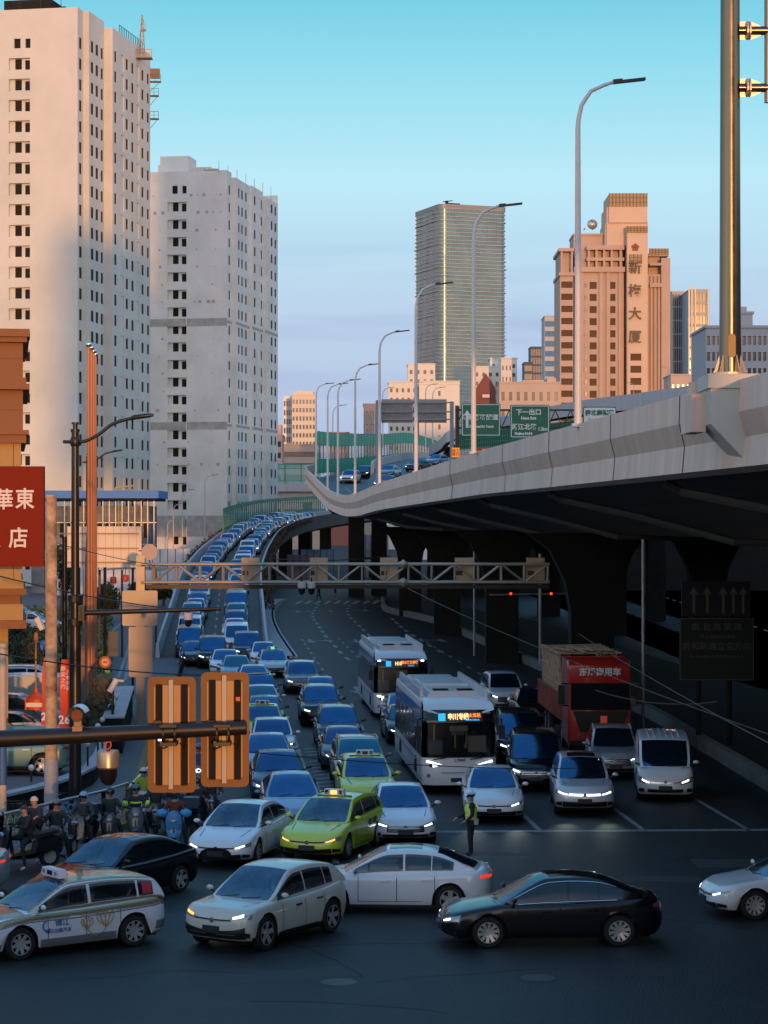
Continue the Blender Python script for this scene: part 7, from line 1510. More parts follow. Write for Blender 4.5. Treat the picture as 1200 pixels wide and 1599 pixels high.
for z_ in (50, 84): mb.beam((-80*k, .5, z_*k), (84*k, .5, z_*k), .1, .1)
mb.build('scaffold', M_steel, sh); mb = MB()
for i in range(12): mb.box((-70+i*12)*k, (-64+i*12)*k, 1.9, 1.99, 60*k, 85*k); mb.box((-70+i*12)*k, (-64+i*12)*k, 1.9, 1.99, 15*k, 38*k)
mb.build('window', M_pane, sh); mb = MB(); mb.tube([(20*k, .1, 138*k), (50*k, .1, 142*k)], .12, 6); mb.tube([(-10*k, .2, 40*k), (-10*k, .2, 146*k)], .08, 6); mb.tube([(25*k, .2, 10*k), (25*k, .2, 148*k)], .08, 6); mb.build('site_pipe', mat('site_yellow', (.40, .30, .05), .6), sh)
d = 265; k = d/F; hw = thing('hoarding', 'white site hoarding at the foot of the bare tower', 'hoarding', tuple(W(270, 890, d))); mb = MB(); mb.box(-200*k, 32*k, 0, .1, -3.0, 33*k); mb.build('panel', mat('hoarding_white', (.55, .55, .58), .6, noise=.1, nscale=1), hw)
mb = MB(); [mb.box(x*k-.03, x*k+.03, -.03, 0, -3, 33*k) for x in range(-200, 32, 12)]; mb.build('seam', M_concd, hw)
d = 150; k = d/F; sc_ = thing('site_canopy', 'dark curved canopy roof beneath the cream billboard', 'canopy', tuple(W(195, 890, d))); mb = MB(); P = [[Vector(((-50+i*12)*k, y, (3*math.sin(math.pi*i/9)-2)*k)) for y in (0, 9)] for i in range(10)]; mb.grid(P, flip=True); mb.build('roof', M_dark, sc_); mb = MB(); [mb.box(x*k-.07, x*k+.07, .2, .34, -7, 0) for x in (-40, -5, 22, 48)]; mb.build('post', M_dark, sc_)
for i, (px, py, la) in enumerate([(177, 906, 'left of two small round red lanterns hanging under the dark canopy'), (196, 903, 'right of two small red discs under the dark canopy')]):
    t = thing('red_lantern', la, 'lantern', tuple(W(px, py, 146))); mb = MB(); mb.lathe([(0, -.25), (.2, -.2), (.22, 0), (.2, .2), (0, .25)], n=10); mb.build('shade', mat('lantern_red', (.6, .07, .03), .5), t); mb = MB(); mb.tube([(0, 0, .2), (0, 0, .7)], .02, 4); mb.build('cord', M_dark, t)
def leafcloud(mb, c, r, n, rn_, s0=.10, s1=.26, mi=0, flat=1.0):
    for _ in range(n):
        v = Vector((rn_.gauss(0, 1), rn_.gauss(0, 1), rn_.gauss(0, 1))).normalized()*r*rn_.random()**.4; v.z *= flat; p = Vector(c)+v
        a = Vector((rn_.uniform(-1,1), rn_.uniform(-1,1), rn_.uniform(-1,1))).normalized(); b_ = a.cross(Vector((rn_.uniform(-1,1), rn_.uniform(-1,1), rn_.uniform(-1,1)))).normalized(); s = rn_.uniform(s0, s1)
        mb.add([p-a*s, p+b_*s*.55, p+a*s, p-b_*s*.55], [(0,1,2,3)], mi)
def tree(lab, loc, H, cr_, seed, m=None, n=1500, group=None):
    rn_ = random.Random(seed); t = thing('tree', lab, 'tree', loc, group=group); mb = MB(); mb.tube([(0,0,0), (rn_.uniform(-.1,.1), 0, H*.4), (rn_.uniform(-.2,.2), 0, H*.8)], [.18, .12, .05], 8); cl_ = []
    for i in range(9):
        a = rn_.uniform(0, 6.28); z = H*(.45+.5*rn_.random()); q = Vector((math.cos(a)*cr_*.7*rn_.random()**.5, math.sin(a)*cr_*.7*rn_.random()**.5, z)); mb.tube([(0, 0, z*.6), q], [.07, .02], 5); cl_.append(q)
    mb.build('trunk', M_trunk, t); mb = MB()
    for q in cl_: leafcloud(mb, q, cr_*.45, n//9, rn_)
    mb.build('crown', m or M_leaf, t); return t
for i, (px, py, d, H, c_, la) in enumerate([(96, 905, 200, 6.8, 1.7, 'dark green tree behind the black lamp post, below the blue roof'), (130, 930, 190, 2.6, 1.6, 'low bushy tree under the billboard, left of the flagpoles'), (215, 925, 230, 2.4, 1.5, 'low bushy tree behind the gantry post'), (255, 905, 240, 2.6, 1.4, 'low bushy tree left of the ramp wall'), (160, 915, 205, 3.0, 1.6, 'bushy tree right of the flagpoles under the canopy')]): 
    tree(la, tuple(W(px, py, d))[:2]+(0,), H, c_, 20+i)
mb = MB(); rn_ = random.Random(31)
for _ in range(9000):
    d_ = rn_.uniform(108, 230); px = rn_.uniform(-10, 175); zt = 0.05+(.5*math.sin(d_*.35)+.5)*.7
    if px > 120 and d_ < 130: continue
    p = Vector(((px-600)*d_/F, d_, rn_.random()*zt)); a = Vector((rn_.uniform(-1,1), rn_.uniform(-1,1), rn_.uniform(-1,1))).normalized(); b_ = Vector((rn_.uniform(-1,1), rn_.uniform(-1,1), rn_.uniform(0,1))).normalized(); s = rn_.uniform(.10, .24); mb.add([p-a*s, p+b_*s, p+a*s, p-b_*s*.5], [(0,1,2,3)])
tag(mb.build('ground_cover', mat('park_leaves', (.17, .15, .045), .85, noise=.7, nscale=.5, c2=(.06, .08, .02))), 'low clipped shrubs and grass of the small park on the left', 'shrubs', kind='stuff')
for i, (px, py, d, r, la) in enumerate([(24, 1010, 120, .9, 'dark round shrub with pink blossoms beside the cream column'), (42, 1022, 115, .8, 'dark round shrub next to the camera post'), (30, 985, 130, .7, 'small green shrub under the brown cornice')]):
    t = thing('shrub', la, 'shrub', tuple(W(px, py, d))); mb = MB(); leafcloud(mb, (0, 0, 0), r, 500, rn_, .06, .14, flat=.8); mb.build('leaves', M_leaf, t)
    if i == 0: mb = MB(); leafcloud(mb, (0, 0, 0), r*1.02, 26, rn_, .04, .08); mb.build('blossom', mat('blossom_pink', (.6, .3, .3), .6), t)
# hoardings and shopfront seen below the ramp arch
for px0, px1, y0, y1, d, c, la in [(448, 500, 866, 925, 340, (.30, .20, .26), 'pink and grey printed hoarding seen under the arch of the ramp'), (470, 521, 858, 900, 352, (.22, .32, .45), 'pale blue printed hoarding right of the pink one under the ramp arch'), (554, 596, 835, 905, 360, (.35, .38, .42), 'pale shopfront wall seen between the viaduct piers')]:
    k = d/F; t = thing('hoarding', la, 'hoarding', tuple(W((px0+px1)/2, y1, d))); h = (y1-y0)*k; w_ = (px1-px0)*k/2; mb = MB(); mb.box(-w_, w_, 0, .1, 0, h); mb.build('panel', mat('hoard_%d' % px0, c, .6, noise=.5, nscale=.35, c2=tuple(x*.4 for x in c)), t); mb = MB()
    for i in range(6): mb.box(-w_+w_*2*i/5-.04, -w_+w_*2*i/5+.04, -.03, 0, 0, h)
    if px0 == 554: mb.box(-w_, w_, -.05, -.01, h*.45, h*.5); mb.box(-w_*.7, -w_*.3, -.06, -.01, .2, h*.3); mb.box(.1, w_*.6, -.06, -.01, .2, h*.3)
    mb.build('seam', M_concd, t)
# signal gantry in the dark with two red lights
d = 118; k = d/F; t = thing('traffic_signal', 'small dim red signals on a thin cross arm under the viaduct', 'traffic signal', tuple(W(844, 1030, d))); mb = MB(); mb.tube([(0, 0, -.2), (0, 0, 165*k)], .08, 8); mb.tube([(-80*k, 0, 101*k), (60*k, 0, 103*k)], .04, 6); mb.build('post', M_steel, t)
for x in (-46, 17): mb = MB(); mb.box((x-3)*k, (x+3)*k, -.1, .05, 100*k, 107*k); h_ = mb.build('signal_head', M_black, t); mb = MB(); mb.lathe([(0, -.11), (.07, -.11)], (x*k, 0, 103*k), 12, 'Y'); mb.build('red_light', mat('signal_red', (1, .04, .01), .3, emit=2.5), h_)
pole('utility_pole', 'pale slender pole standing in the dark right of the red truck', 'pole', 1005, 92, .1, 8.4, .07, M_steel)
pole('utility_pole', 'thin pale pole beside the dark piers, left of the truck', 'pole', 741, 150, .1, 8.2, .07, M_steel)
# beyond: sunlit road on the far side under the viaduct, with its kerb line
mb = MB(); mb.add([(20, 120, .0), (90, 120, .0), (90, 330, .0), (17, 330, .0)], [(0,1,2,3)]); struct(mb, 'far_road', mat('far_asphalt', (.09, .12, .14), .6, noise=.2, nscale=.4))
mb = MB()
for y in range(150, 300, 7): mb.add([(28+.02*y, y, .006), (28.2+.02*y, y, .006), (28.2+.02*y, y+2.6, .006), (28+.02*y, y+2.6, .006)], [(0,1,2,3)])
for y in range(180, 260, 3): mb.add([(24, y, .006), (27.5, y+1.5, .006), (27.5, y+2.0, .006), (24, y+.5, .006)], [(0,1,2,3)])
struct(mb, 'far_road_markings', M_mark)
mb = MB()
for a, b in ((G(150, 1010, .006), G(215, 948, .006)), (G(185, 1058, .006), G(205, 1000, .006)), (G(205, 1000, .006), G(196, 1062, .006))):
    t_ = (b-a).normalized(); s_ = Vector((-t_.y, t_.x, 0))*.09; mb.add([a-s_, a+s_, b+s_, b-s_], [(3,2,1,0)])
struct(mb, 'side_road_markings', M_mark)
gs = MB(); gs.add([(-60, 107, .02), (-18, 107, .02), (-31, 230, .02), (-60, 230, .02)], [(0,1,2,3)]); struct(gs, 'park_lawn', mat('lawn', (.12, .12, .035), .9, noise=.5, nscale=.6, c2=(.05, .06, .015)))
for i, (px, py, d, la) in enumerate([(28, 903, 200, 'white van far behind the park, just right of the brown building'), (52, 916, 185, 'pale car far behind the park shrubs')]):
    car('q_suv2', ((px-600)*d/F, d, .0), R(80), la, 'cars far behind the park', 'white')
# wires
M_wire = mat('cable_black', (.015, .014, .013), .6); M_wirel = mat('cable_grey', (.10, .10, .09), .7)
def wire(lab, a, b, sag, r=.02, m=None, n=14):
    a = Vector(a); b = Vector(b); P = [a.lerp(b, i/n)-Vector((0, 0, sag*4*(i/n)*(1-i/n))) for i in range(n+1)]; mb = MB(); mb.tube([p-a for p in P], r, 5); o = mb.build('cable', m or M_wire, loc=a); tag(o, lab, 'cable')
wire('thin black cable running from the left edge past the billboard', W(-20, 895, 60), W(330, 955, 95), .2)
wire('thin black cable crossing behind the red banners at the left', W(-20, 1018, 55), W(420, 1052, 80), .25)
wire('thin black cable sagging below the mast arm to the right over the queue', W(240, 1160, 40), W(900, 1200, 70), .15, .012)
wire('upper of two pale cables slanting down to the right in the dark', W(610, 905, 120), W(1210, 1150, 60), .3, .016, M_wirel)
wire('lower of two pale cables slanting down past the truck cab', W(905, 990, 95), W(1210, 1165, 55), .1, .018, M_wirel)
wire('frayed pale cable strung across in front of the truck cab', W(930, 1078, 80), W(1120, 1096, 78), .25, .022, M_wirel)
wire('thin cable from the cream billboard to the gantry', W(60, 840, 75), W(260, 885, 98), .1, .015)
wire('dark cable bundle running below the ramp arch towards the gantry', W(420, 872, 210), W(610, 868, 210), .3, .05)

# ================================================================ PEOPLE AND TWO-WHEELERS
SKIN = mat('skin', (.42, .24, .16), .55)
def skin_body(t, J, bones, rad, zones, mats, extra=None):
    names = list(J); me = bpy.data.meshes.new('body'); me.from_pydata([J[n_] for n_ in names], [(names.index(a), names.index(b)) for a, b in bones], []); o = bpy.data.objects.new('body', me); col.objects.link(o)
    md = o.modifiers.new('s', 'SKIN'); sk = me.skin_vertices[0].data
    for i, n_ in enumerate(names): sk[i].radius = (rad[n_], rad[n_]); sk[i].use_root = (n_ == 'pelvis')
    ss = o.modifiers.new('u', 'SUBSURF'); ss.levels = 2; ss.render_levels = 2
    nm = bpy.data.meshes.new_from_object(o.evaluated_get(bpy.context.evaluated_depsgraph_get())); bpy.data.objects.remove(o)
    mb = MB(); mb.add([v.co.copy() for v in nm.vertices], [tuple(p.vertices) for p in nm.polygons])
    segs = [(Vector(J[a]), Vector(J[b]), zones.get(b, 0), rad[b]) for a, b in bones]
    for fi, p in enumerate(nm.polygons):
        c = p.center; best = 1e9
        for a, b, zn, r_ in segs:
            ab = b-a; u_ = max(0, min(1, (c-a).dot(ab)/max(ab.length_squared, 1e-9))); dd = (c-a-ab*u_).length-r_*.5
            if dd < best: best = dd; mb.m[fi] = zn
    for s in ('l', 'r'):      # five unequal, bent fingers
        h = Vector(J['hand_'+s]); wv = Vector(J['wrist_'+s]); d_ = (h-wv).normalized(); sd_ = d_.cross(Vector((0, 0, 1))); sd_ = sd_.normalized() if sd_.length > .1 else Vector((0, 1, 0)); dn = d_.cross(sd_).normalized(); dn = -dn if dn.z > 0 else dn
        for q, (o_, L_) in enumerate(((-.030, .060), (-.010, .075), (.010, .070), (.028, .055))): b0 = h+sd_*o_; mb.tube([b0, b0+d_*L_*.6+dn*.008, b0+d_*L_*.8+dn*L_*.45], [.010, .009, .007], 5, 1)
        b0 = h-d_*.02+sd_*.03*(1 if s == 'l' else -1); mb.tube([b0, b0+sd_*.035*(1 if s == 'l' else -1)+d_*.03, b0+sd_*.035*(1 if s == 'l' else -1)+d_*.055+dn*.02], [.012, .010, .008], 5, 1)
    hd = Vector(J['head']); f = Vector((0, -1, 0))     # nose, ears
    mb.sphere(hd+Vector((0, -.100, -.005)), .017, 6, 1, (1, 1, 1.4)); mb.sphere(hd+Vector((.085, 0, 0)), .022, 6, 1, (.5, 1, 1.3)); mb.sphere(hd+Vector((-.085, 0, 0)), .022, 6, 1, (.5, 1, 1.3))
    for sx in (-.035, .035): mb.sphere(hd+Vector((sx, -.088, .02)), .011, 6, 3)
    mb.sphere(hd+Vector((0, -.088, -.045)), .018, 6, 4, (1.3, .5, .35))
    return mb.build('body', mats, t, smooth=60)
BON = [('pelvis','spine'),('spine','chest'),('chest','neck'),('neck','chin'),('chin','head'),('head','crown')]+[(a+s, b+s) for s in ('_l','_r') for a, b in (('shoulder','elbow'),('elbow','wrist'),('wrist','hand'),('hip','knee'),('knee','ankle'),('ankle','toe'))]+[('chest','shoulder_l'),('chest','shoulder_r'),('pelvis','hip_l'),('pelvis','hip_r')]
RAD = dict(pelvis=.145, spine=.135, chest=.15, neck=.062, chin=.07, head=.095, crown=.07, shoulder=.075, elbow=.052, wrist=.034, hand=.036, hip=.10, knee=.065, ankle=.045, toe=.042)
ZN = dict(pelvis=2, spine=0, chest=0, neck=0, chin=1, head=1, crown=1, shoulder=0, elbow=0, wrist=0, hand=1, hip=2, knee=2, ankle=2, toe=5)
def person(lab, loc, rz, J, top, legs, bulk=1.0, shoe=(.02, .02, .02), group=None, hat=None, extra=None, mask=None, skin_hands=True):
    t = thing('person', lab, 'person', loc, rz, group)
    rad = {k_: RAD[k_.split('_')[0]]*(bulk if k_.split('_')[0] in ('pelvis','spine','chest','shoulder','elbow','hip','knee') else 1) for k_ in J}; zn = {k_: ZN[k_.split('_')[0]] for k_ in J}
    def cm(n_, c): return mat('cloth_%s_%d%d%d' % (n_, c[0]*99, c[1]*99, c[2]*99), c, .85, noise=.15, nscale=8)
    skin_body(t, J, BON, rad, zn, [cm('top', top), SKIN, cm('legs', legs), M_black, mat('lips', (.30, .10, .08), .5), cm('shoe', shoe)])
    hd = Vector(J['head'])
    if hat and hat[0] == 'helmet':
        mb = MB(); tmp = MB(); tmp.lathe([(.0, .135), (.06, .125), (.105, .08), (.128, .0), (.12, -.05), (.11, -.05)], hd+Vector((0, .015, .045)), 16); mb.add(tmp.v, tmp.f)
        o_ = mb.build('helmet', mat('helmet_%d%d%d' % tuple(int(q*99) for q in hat[1]), hat[1], .25, coat=.6), t, smooth=60)
        mb = MB(); mb.lathe([(.132, .035), (.134, -.035)], hd+Vector((0, .0, .04)), 10, a0=R(205), a1=R(335)); mb.build('visor', M_sg, t)
    elif hat and hat[0] == 'cap':
        mb = MB(); mb.lathe([(.0, .12), (.10, .125), (.135, .10), (.10, .06), (.10, .035)], hd+Vector((0, .01, .02)), 18); mb.build('peaked_cap', mat('cap_white', (.55, .57, .62), .5), t, smooth=40); mb = MB(); mb.lathe([(.101, .06), (.103, .02)], hd+Vector((0, .01, .02)), 18); mb.lathe([(.10, .03), (.15, .01)], hd+Vector((0, -.01, .02)), 10, a0=R(215), a1=R(325)); mb.build('cap_band', M_black, t)
    elif hat and hat[0] == 'hair':
        mb = MB(); mb.lathe([(0, .12), (.06, .11), (.098, .06), (.106, 0), (.10, -.05)], hd+Vector((0, .018, .02)), 14); mb.build('hair', mat('hair_black', (.015, .012, .01), .5), t, smooth=60)
    elif hat and hat[0] == 'beanie':
        mb = MB(); mb.lathe([(0, .14), (.07, .12), (.108, .06), (.112, .02)], hd+Vector((0, .01, .02)), 14); mb.build('knit_hat', mat('knit_%d' % int(hat[1][0]*99), hat[1], .9), t, smooth=60)
    if mask: mb = MB(); mb.lathe([(.102, .015), (.106, -.03), (.085, -.065)], hd+Vector((0, .0, -.01)), 10, a0=R(205), a1=R(335)); mb.build('face_mask', mat('mask_%d' % int(mask[2]*99), mask, .7), t)
    return t
def stand(arm_l=None, arm_r=None, step=0, H=1.0):
    J = dict(pelvis=(0,0,.95), spine=(0,-.01,1.12), chest=(0,0,1.32), neck=(0,.01,1.46), chin=(0,0,1.52), head=(0,-.01,1.60), crown=(0,0,1.67))
    for s, x in (('_l', 1), ('_r', -1)):
        a = arm_l if s == '_l' else arm_r
        J['shoulder'+s] = (x*.17, 0, 1.40); J['elbow'+s] = (x*.23, .03, 1.14); J['wrist'+s] = (x*.22, -.06, .90); J['hand'+s] = (x*.21, -.09, .83)
        if a: J['elbow'+s], J['wrist'+s], J['hand'+s] = a
        st = step*x; J['hip'+s] = (x*.09, 0, .88); J['knee'+s] = (x*.10, -.02-st*.5, .49); J['ankle'+s] = (x*.10, -st, .09); J['toe'+s] = (x*.11, -st-.14, .04)
    return J
def ride(y=.22, zs=.80, foot='ground', lean=0.0, hb=.98, reach=-.30, head=0.0):
    J = dict(pelvis=(0, y, zs), spine=(0, y-.02, zs+.2), chest=(0, y-.06-lean, zs+.40), neck=(0, y-.07-lean, zs+.54), chin=(0, y-.09-lean, zs+.60), head=(0, y-.11-lean, zs+.68), crown=(0, y-.10-lean, zs+.75))
    for s, x in (('_l', 1), ('_r', -1)):
        J['shoulder'+s] = (x*.18, y-.06-lean, zs+.47); J['elbow'+s] = (x*.33, y-.20-lean, zs+.24); J['wrist'+s] = (x*.30, reach+.07, hb+.03); J['hand'+s] = (x*.29, reach, hb)
        J['hip'+s] = (x*.10, y-.02, zs-.03); J['knee'+s] = (x*.22, y-.42, zs-.06)
        if foot == 'ground' and x > 0: J['knee'+s] = (x*.28, y-.28, zs-.22); J['ankle'+s] = (x*.34, y-.22, .09); J['toe'+s] = (x*.36, y-.36, .04)
        else: J['ankle'+s] = (x*.17, y-.36, .36); J['toe'+s] = (x*.17, y-.50, .33)
    return J
def scooter(lab, loc, rz, c, group='scooters and motorcycles waiting', box=None, lit=False, shield=None, sc=1.0):
    t = thing('scooter', lab, 'scooter', loc, rz, group); pm_ = mat('scooter_%d%d%d' % tuple(int(q*99) for q in c), c, .25, coat=.7)
    for y, nm_ in ((-.64, 'wheel'), (.62, 'wheel')):
        mb = MB(); mb.lathe([(.15, -.055), (.22, -.055), (.24, 0), (.22, .055), (.15, .055)], n=18, axis='X'); w_ = mb.build(nm_, M_rub, t, smooth=40, loc=(0, y, .24)); mb = MB(); mb.lathe([(0, -.04), (.15, -.045)], n=12, axis='X'); mb.lathe([(.15, .045), (0, .04)], n=12, axis='X'); mb.build('rim', M_rim, w_)
    mb = MB(); P = []
    for z, y, wx in ((.38, -.50, .14), (.55, -.46, .20), (.75, -.42, .21), (.92, -.38, .16), (1.0, -.36, .10)): P.append([Vector((x*wx, y-.07*(1-abs(x)), z)) for x in (-1, -.6, 0, .6, 1)])
    mb.grid(P); P2 = [[v+Vector((0, .06, 0)) for v in r_] for r_ in P]; mb.grid(P2, flip=True); mb.build('front_shield', pm_, t, smooth=50)
    mb = MB(); mb.prism([(-.40, .26), (.10, .24), (.22, .30), (.30, .62), (.70, .72), (.86, .66), (.80, .46), (.50, .34), (.20, .24)][::1], -.15, .15, 'X'); mb.build('frame_body', pm_, t, smooth=30)
    mb = MB(); mb.prism([(.05, .70), (.20, .76), (.60, .80), (.78, .84), (.80, .76), (.30, .68), (.08, .66)], -.14, .14, 'X'); mb.build('seat', M_rub, t, smooth=30)
    mb = MB(); mb.tube([(-.34, -.26, 1.0), (-.2, -.33, .99), (0, -.36, .98), (.2, -.33, .99), (.34, -.26, 1.0)], .018, 6); mb.tube([(0, -.62, .26), (0, -.38, .95)], .03, 6); mb.build('handlebar', M_dark, t)
    for s in (-1, 1): mb = MB(); mb.tube([(s*.22, -.32, 1.0), (s*.28, -.34, 1.2)], .008, 4); mb.sphere((s*.30, -.35, 1.23), .05, 8, sc=(1.2, .3, .8)); mb.build('mirror', M_trim, t)
    mb = MB(); mb.sphere((0, -.50, .80), .075, 10, sc=(1.4, .6, .8)); mb.build('headlight', M_led if lit else M_lens, t, smooth=60)
    mb = MB(); mb.prism([(-.86, .44), (-.64, .52), (-.44, .46), (-.46, .42), (-.64, .47), (-.84, .41)], -.07, .07, 'X'); mb.build('mudguard', pm_, t)
    if box: mb = MB(); mb.prism(rr(-.2, .2, .86, 1.14, .05), .62, 1.0, 'Y'); mb.build('top_box', mat('box_%d%d%d' % tuple(int(q*99) for q in box), box, .4), t)
    if shield:   # padded mitts and apron
        for s in (-1, 1): mb = MB(); mb.sphere((s*.31, -.28, .99), .15, 10, sc=(1.1, .9, .8)); mb.build('hand_mitt', mat('mitt_blue', shield, .6), t, smooth=60)
        mb = MB(); mb.sphere((0, -.46, .78), .26, 12, sc=(.85, .25, 1.2)); mb.build('apron', mat('apron_blue', (.05, .22, .42), .4), t, smooth=60)
    t.scale = (sc,)*3; return t
def on(px, py): return tuple(G(px, py))
GR = 'people on scooters waiting by the railing'
scooter('black scooter with a silver-lined front, ridden by the person in a pale blue helmet', on(128, 1330), R(-14), (.012, .012, .014), lit=False, box=(.03, .05, .07), sc=1.08)
person('rider in grey jacket and pale blue helmet on a black scooter beside the railing', on(128, 1330), R(-14), ride(), (.05, .055, .06), (.02, .02, .025), 1.12, group=GR, hat=('helmet', (.30, .42, .55)))
scooter('large black motorcycle-style scooter carrying two people, nearest the left edge', on(36, 1358), R(-58), (.012, .012, .013), sc=1.2)
person('rider with a dark cap and pale scarf on the large black scooter at the left', on(37, 1357), R(-58), ride(.12, .86, hb=1.15, reach=-.4), (.02, .02, .025), (.018, .018, .02), 1.1, shoe=(.5, .5, .5), group=GR, hat=('beanie', (.02, .03, .05)))
pv = G(50, 1346); person('passenger in cream knitted hat holding a phone behind the rider at the left', (pv.x, pv.y, 0), R(-40), ride(.18, .92, hb=1.22, reach=-.14), (.025, .027, .035), (.03, .04, .06), 1.1, shoe=(.4, .4, .4), group=GR, hat=('beanie', (.55, .48, .40)))
scooter('grey scooter with a broad windscreen, ridden by the courier in yellow-banded jacket', on(213, 1316), R(4), (.09, .10, .12), sc=1.05)
c_ = person('rider in dark jacket with yellow reflective bands and a black and white helmet', on(213, 1316), R(10), ride(), (.03, .035, .045), (.02, .02, .02), 1.2, group=GR, hat=('helmet', (.10, .10, .11)))
hv = mat('hi_vis', (.55, .85, .08), .6, emit=.02)
for s in (-1, 1): mb = MB(); mb.tube([(s*.27, .02, 1.13), (s*.36, -.02, 1.10)], .085, 8); mb.build('reflective_band', hv, c_)
mb = MB(); mb.lathe([(.185, 0), (.185, .05)], (0, .12, 1.12), 14); mb.build('reflective_band', hv, c_)
scooter('blue scooter with padded blue hand mitts, ridden by the person in maroon', on(273, 1326), R(2), (.08, .22, .40), shield=(.05, .30, .62), sc=1.05)
person('rider in maroon jacket with black face covering on the blue-mitted scooter', on(273, 1326), R(2), ride(), (.13, .035, .03), (.025, .025, .03), 1.2, group=GR, hat=('helmet', (.015, .015, .018)), mask=(.02, .02, .02))
scooter('dark scooter directly behind the maroon rider', on(262, 1296), R(4), (.03, .04, .06), box=(.04, .05, .07))
person('rider in black with a dark blue helmet behind the maroon rider', on(262, 1296), R(4), ride(), (.025, .025, .03), (.02, .02, .02), 1.15, group=GR, hat=('helmet', (.03, .07, .14)))
scooter('white and grey scooter behind the yellow-banded rider', on(224, 1284), R(4), (.45, .47, .50))
person('rider in yellow vest and white helmet just behind the yellow-banded courier', on(224, 1284), R(4), ride(), (.30, .42, .05), (.03, .03, .035), 1.1, group=GR, hat=('helmet', (.55, .56, .58)))
scooter('dark scooter with a large dark blue top box seen below the signal boards', on(307, 1306), R(176), (.015, .018, .022), box=(.025, .05, .08), sc=1.1)
person('rider in black jacket holding a white bag on the scooter with the blue top box', on(309, 1300), R(176), ride(), (.02, .022, .026), (.02, .02, .02), 1.15, group=GR, hat=('helmet', (.02, .03, .04)))
scooter('scooter with a bright white headlight in the gap between the signal boards', on(310, 1238), R(4), (.03, .06, .12), lit=True)
person('rider in blue coat in the gap between the two signal boards', on(310, 1238), R(4), ride(), (.03, .10, .28), (.03, .03, .04), 1.1, group=GR, hat=('helmet', (.05, .15, .4)))
scooter('small scooter with lit headlight behind the left signal board', on(296, 1262), R(4), (.06, .06, .07), lit=True)
for i, (px, py, c, h, la_, lb_) in enumerate([(330, 1290, (.02, .03, .04), (.03, .03, .03), 'dark scooter right of the blue top box, partly behind the white saloon', 'rider in dark clothes close to the white saloon mirror'), (243, 1262, (.40, .42, .45), (.3, .3, .32), 'pale scooter glimpsed left of the left signal board', 'rider in pale grey jacket left of the left signal board'),
    (243, 1306, (.02, .02, .025), (.45, .46, .48), 'black scooter squeezed between the yellow-banded courier and the maroon rider', 'rider in black with a white helmet between the courier and the maroon rider'), (172, 1322, (.03, .03, .03), (.02, .02, .02), 'black scooter between the pale blue helmet rider and the courier', 'rider in black helmet between the pale blue helmet rider and the courier'),
    (292, 1284, (.05, .06, .09), (.55, .5, .1), 'dark scooter just behind the blue top box scooter', 'rider with a yellow helmet just behind the blue top box scooter'), (88, 1344, (.02, .02, .02), (.12, .12, .13), 'black scooter right of the black scooter carrying two people', 'rider in dark grey helmet right of the two people on one scooter')]):
    scooter(la_, on(px, py), R(4), c)
    person(lb_, on(px, py), R(4), ride(), (.03, .035, .04) if i != 1 else (.30, .33, .38), (.02, .02, .02), 1.1, group=GR, hat=('helmet', h))
# parked scooters in the background
for i, (px, py, d, c, la) in enumerate([(150, 955, 0, (.05, .05, .06), 'parked dark scooter, leftmost of the row behind the orange flagpoles'), (160, 950, 0, (.03, .05, .12), 'parked blue-black scooter, second of the row behind the flagpoles'), (171, 944, 0, (.5, .5, .5), 'parked white-fronted scooter, third of the row by the side road'), (181, 940, 0, (.04, .04, .04), 'parked black scooter, rightmost of the row by the side road')]): scooter(la, on(px, py), R(-60), c, 'scooters parked by the side road')
for px, py, z, c, la in ((66, 1024, .6, (.03, .10, .3), 'parked scooter with blue cover and orange tag left of the concrete pole'), (97, 1012, .6, (.03, .03, .04), 'parked black scooter with an orange plate right of the concrete pole')): v_ = G(px, py, z); scooter(la, tuple(v_), R(20), c, 'scooters parked behind the banners')
def bicycle(lab, loc, rz, c, group='shared bicycles behind the railing'):
    t = thing('bicycle', lab, 'bicycle', loc, rz, group); m_ = mat('bike_%d%d%d' % tuple(int(q*99) for q in c), c, .4)
    for y in (-.52, .52): mb = MB(); P = [(0, y+.33*math.cos(R(a)), .34+.33*math.sin(R(a))) for a in range(0, 361, 20)]; mb.tube(P, .02, 6, cap=False); [mb.tube([(0, y, .34), (0, y+.32*math.cos(R(a)), .34+.32*math.sin(R(a)))], .004, 3) for a in range(0, 360, 30)]; mb.build('wheel', m_, t)
    mb = MB(); [mb.tube([(0, *a), (0, *b)], .022, 6) for a, b in (((-.52, .34), (-.40, .95)), ((-.43, .80), (.02, .32)), ((.02, .32), (.18, .80)), ((.02, .32), (.52, .34)), ((.52, .34), (.16, .66)), ((-.42, .86), (.14, .50)))]; mb.build('frame', m_, t)
    mb = MB(); mb.tube([(-.26, -.36, 1.0), (0, -.40, .98), (.26, -.36, 1.0)], .014, 5); mb.box(-.16, .16, -.72, -.48, .78, .96); mb.build('handlebar', M_dark, t); mb = MB(); mb.sphere((0, .19, .84), .1, 8, sc=(.8, 1.3, .35)); mb.build('saddle', M_rub, t); return t
b0 = G(104, 1302); bicycle('bright blue shared bicycle behind the railing by the concrete pole', (b0.x, b0.y+1.0, .12), R(-40), (.03, .32, .62))
for i, (px, c, la) in enumerate([(8, (.55, .38, .03), 'yellow shared bicycle behind the railing at the left edge'), (16, (.03, .30, .30), 'teal shared bicycle second from the left edge'), (24, (.55, .38, .03), 'yellow shared bicycle behind the couple on the black scooter'), (34, (.05, .35, .20), 'green shared bicycle just left of the passenger in the knitted hat')]):
    b0 = G(px, 1318); bicycle(la, (b0.x, b0.y+1.2, .12), R(-20), c)
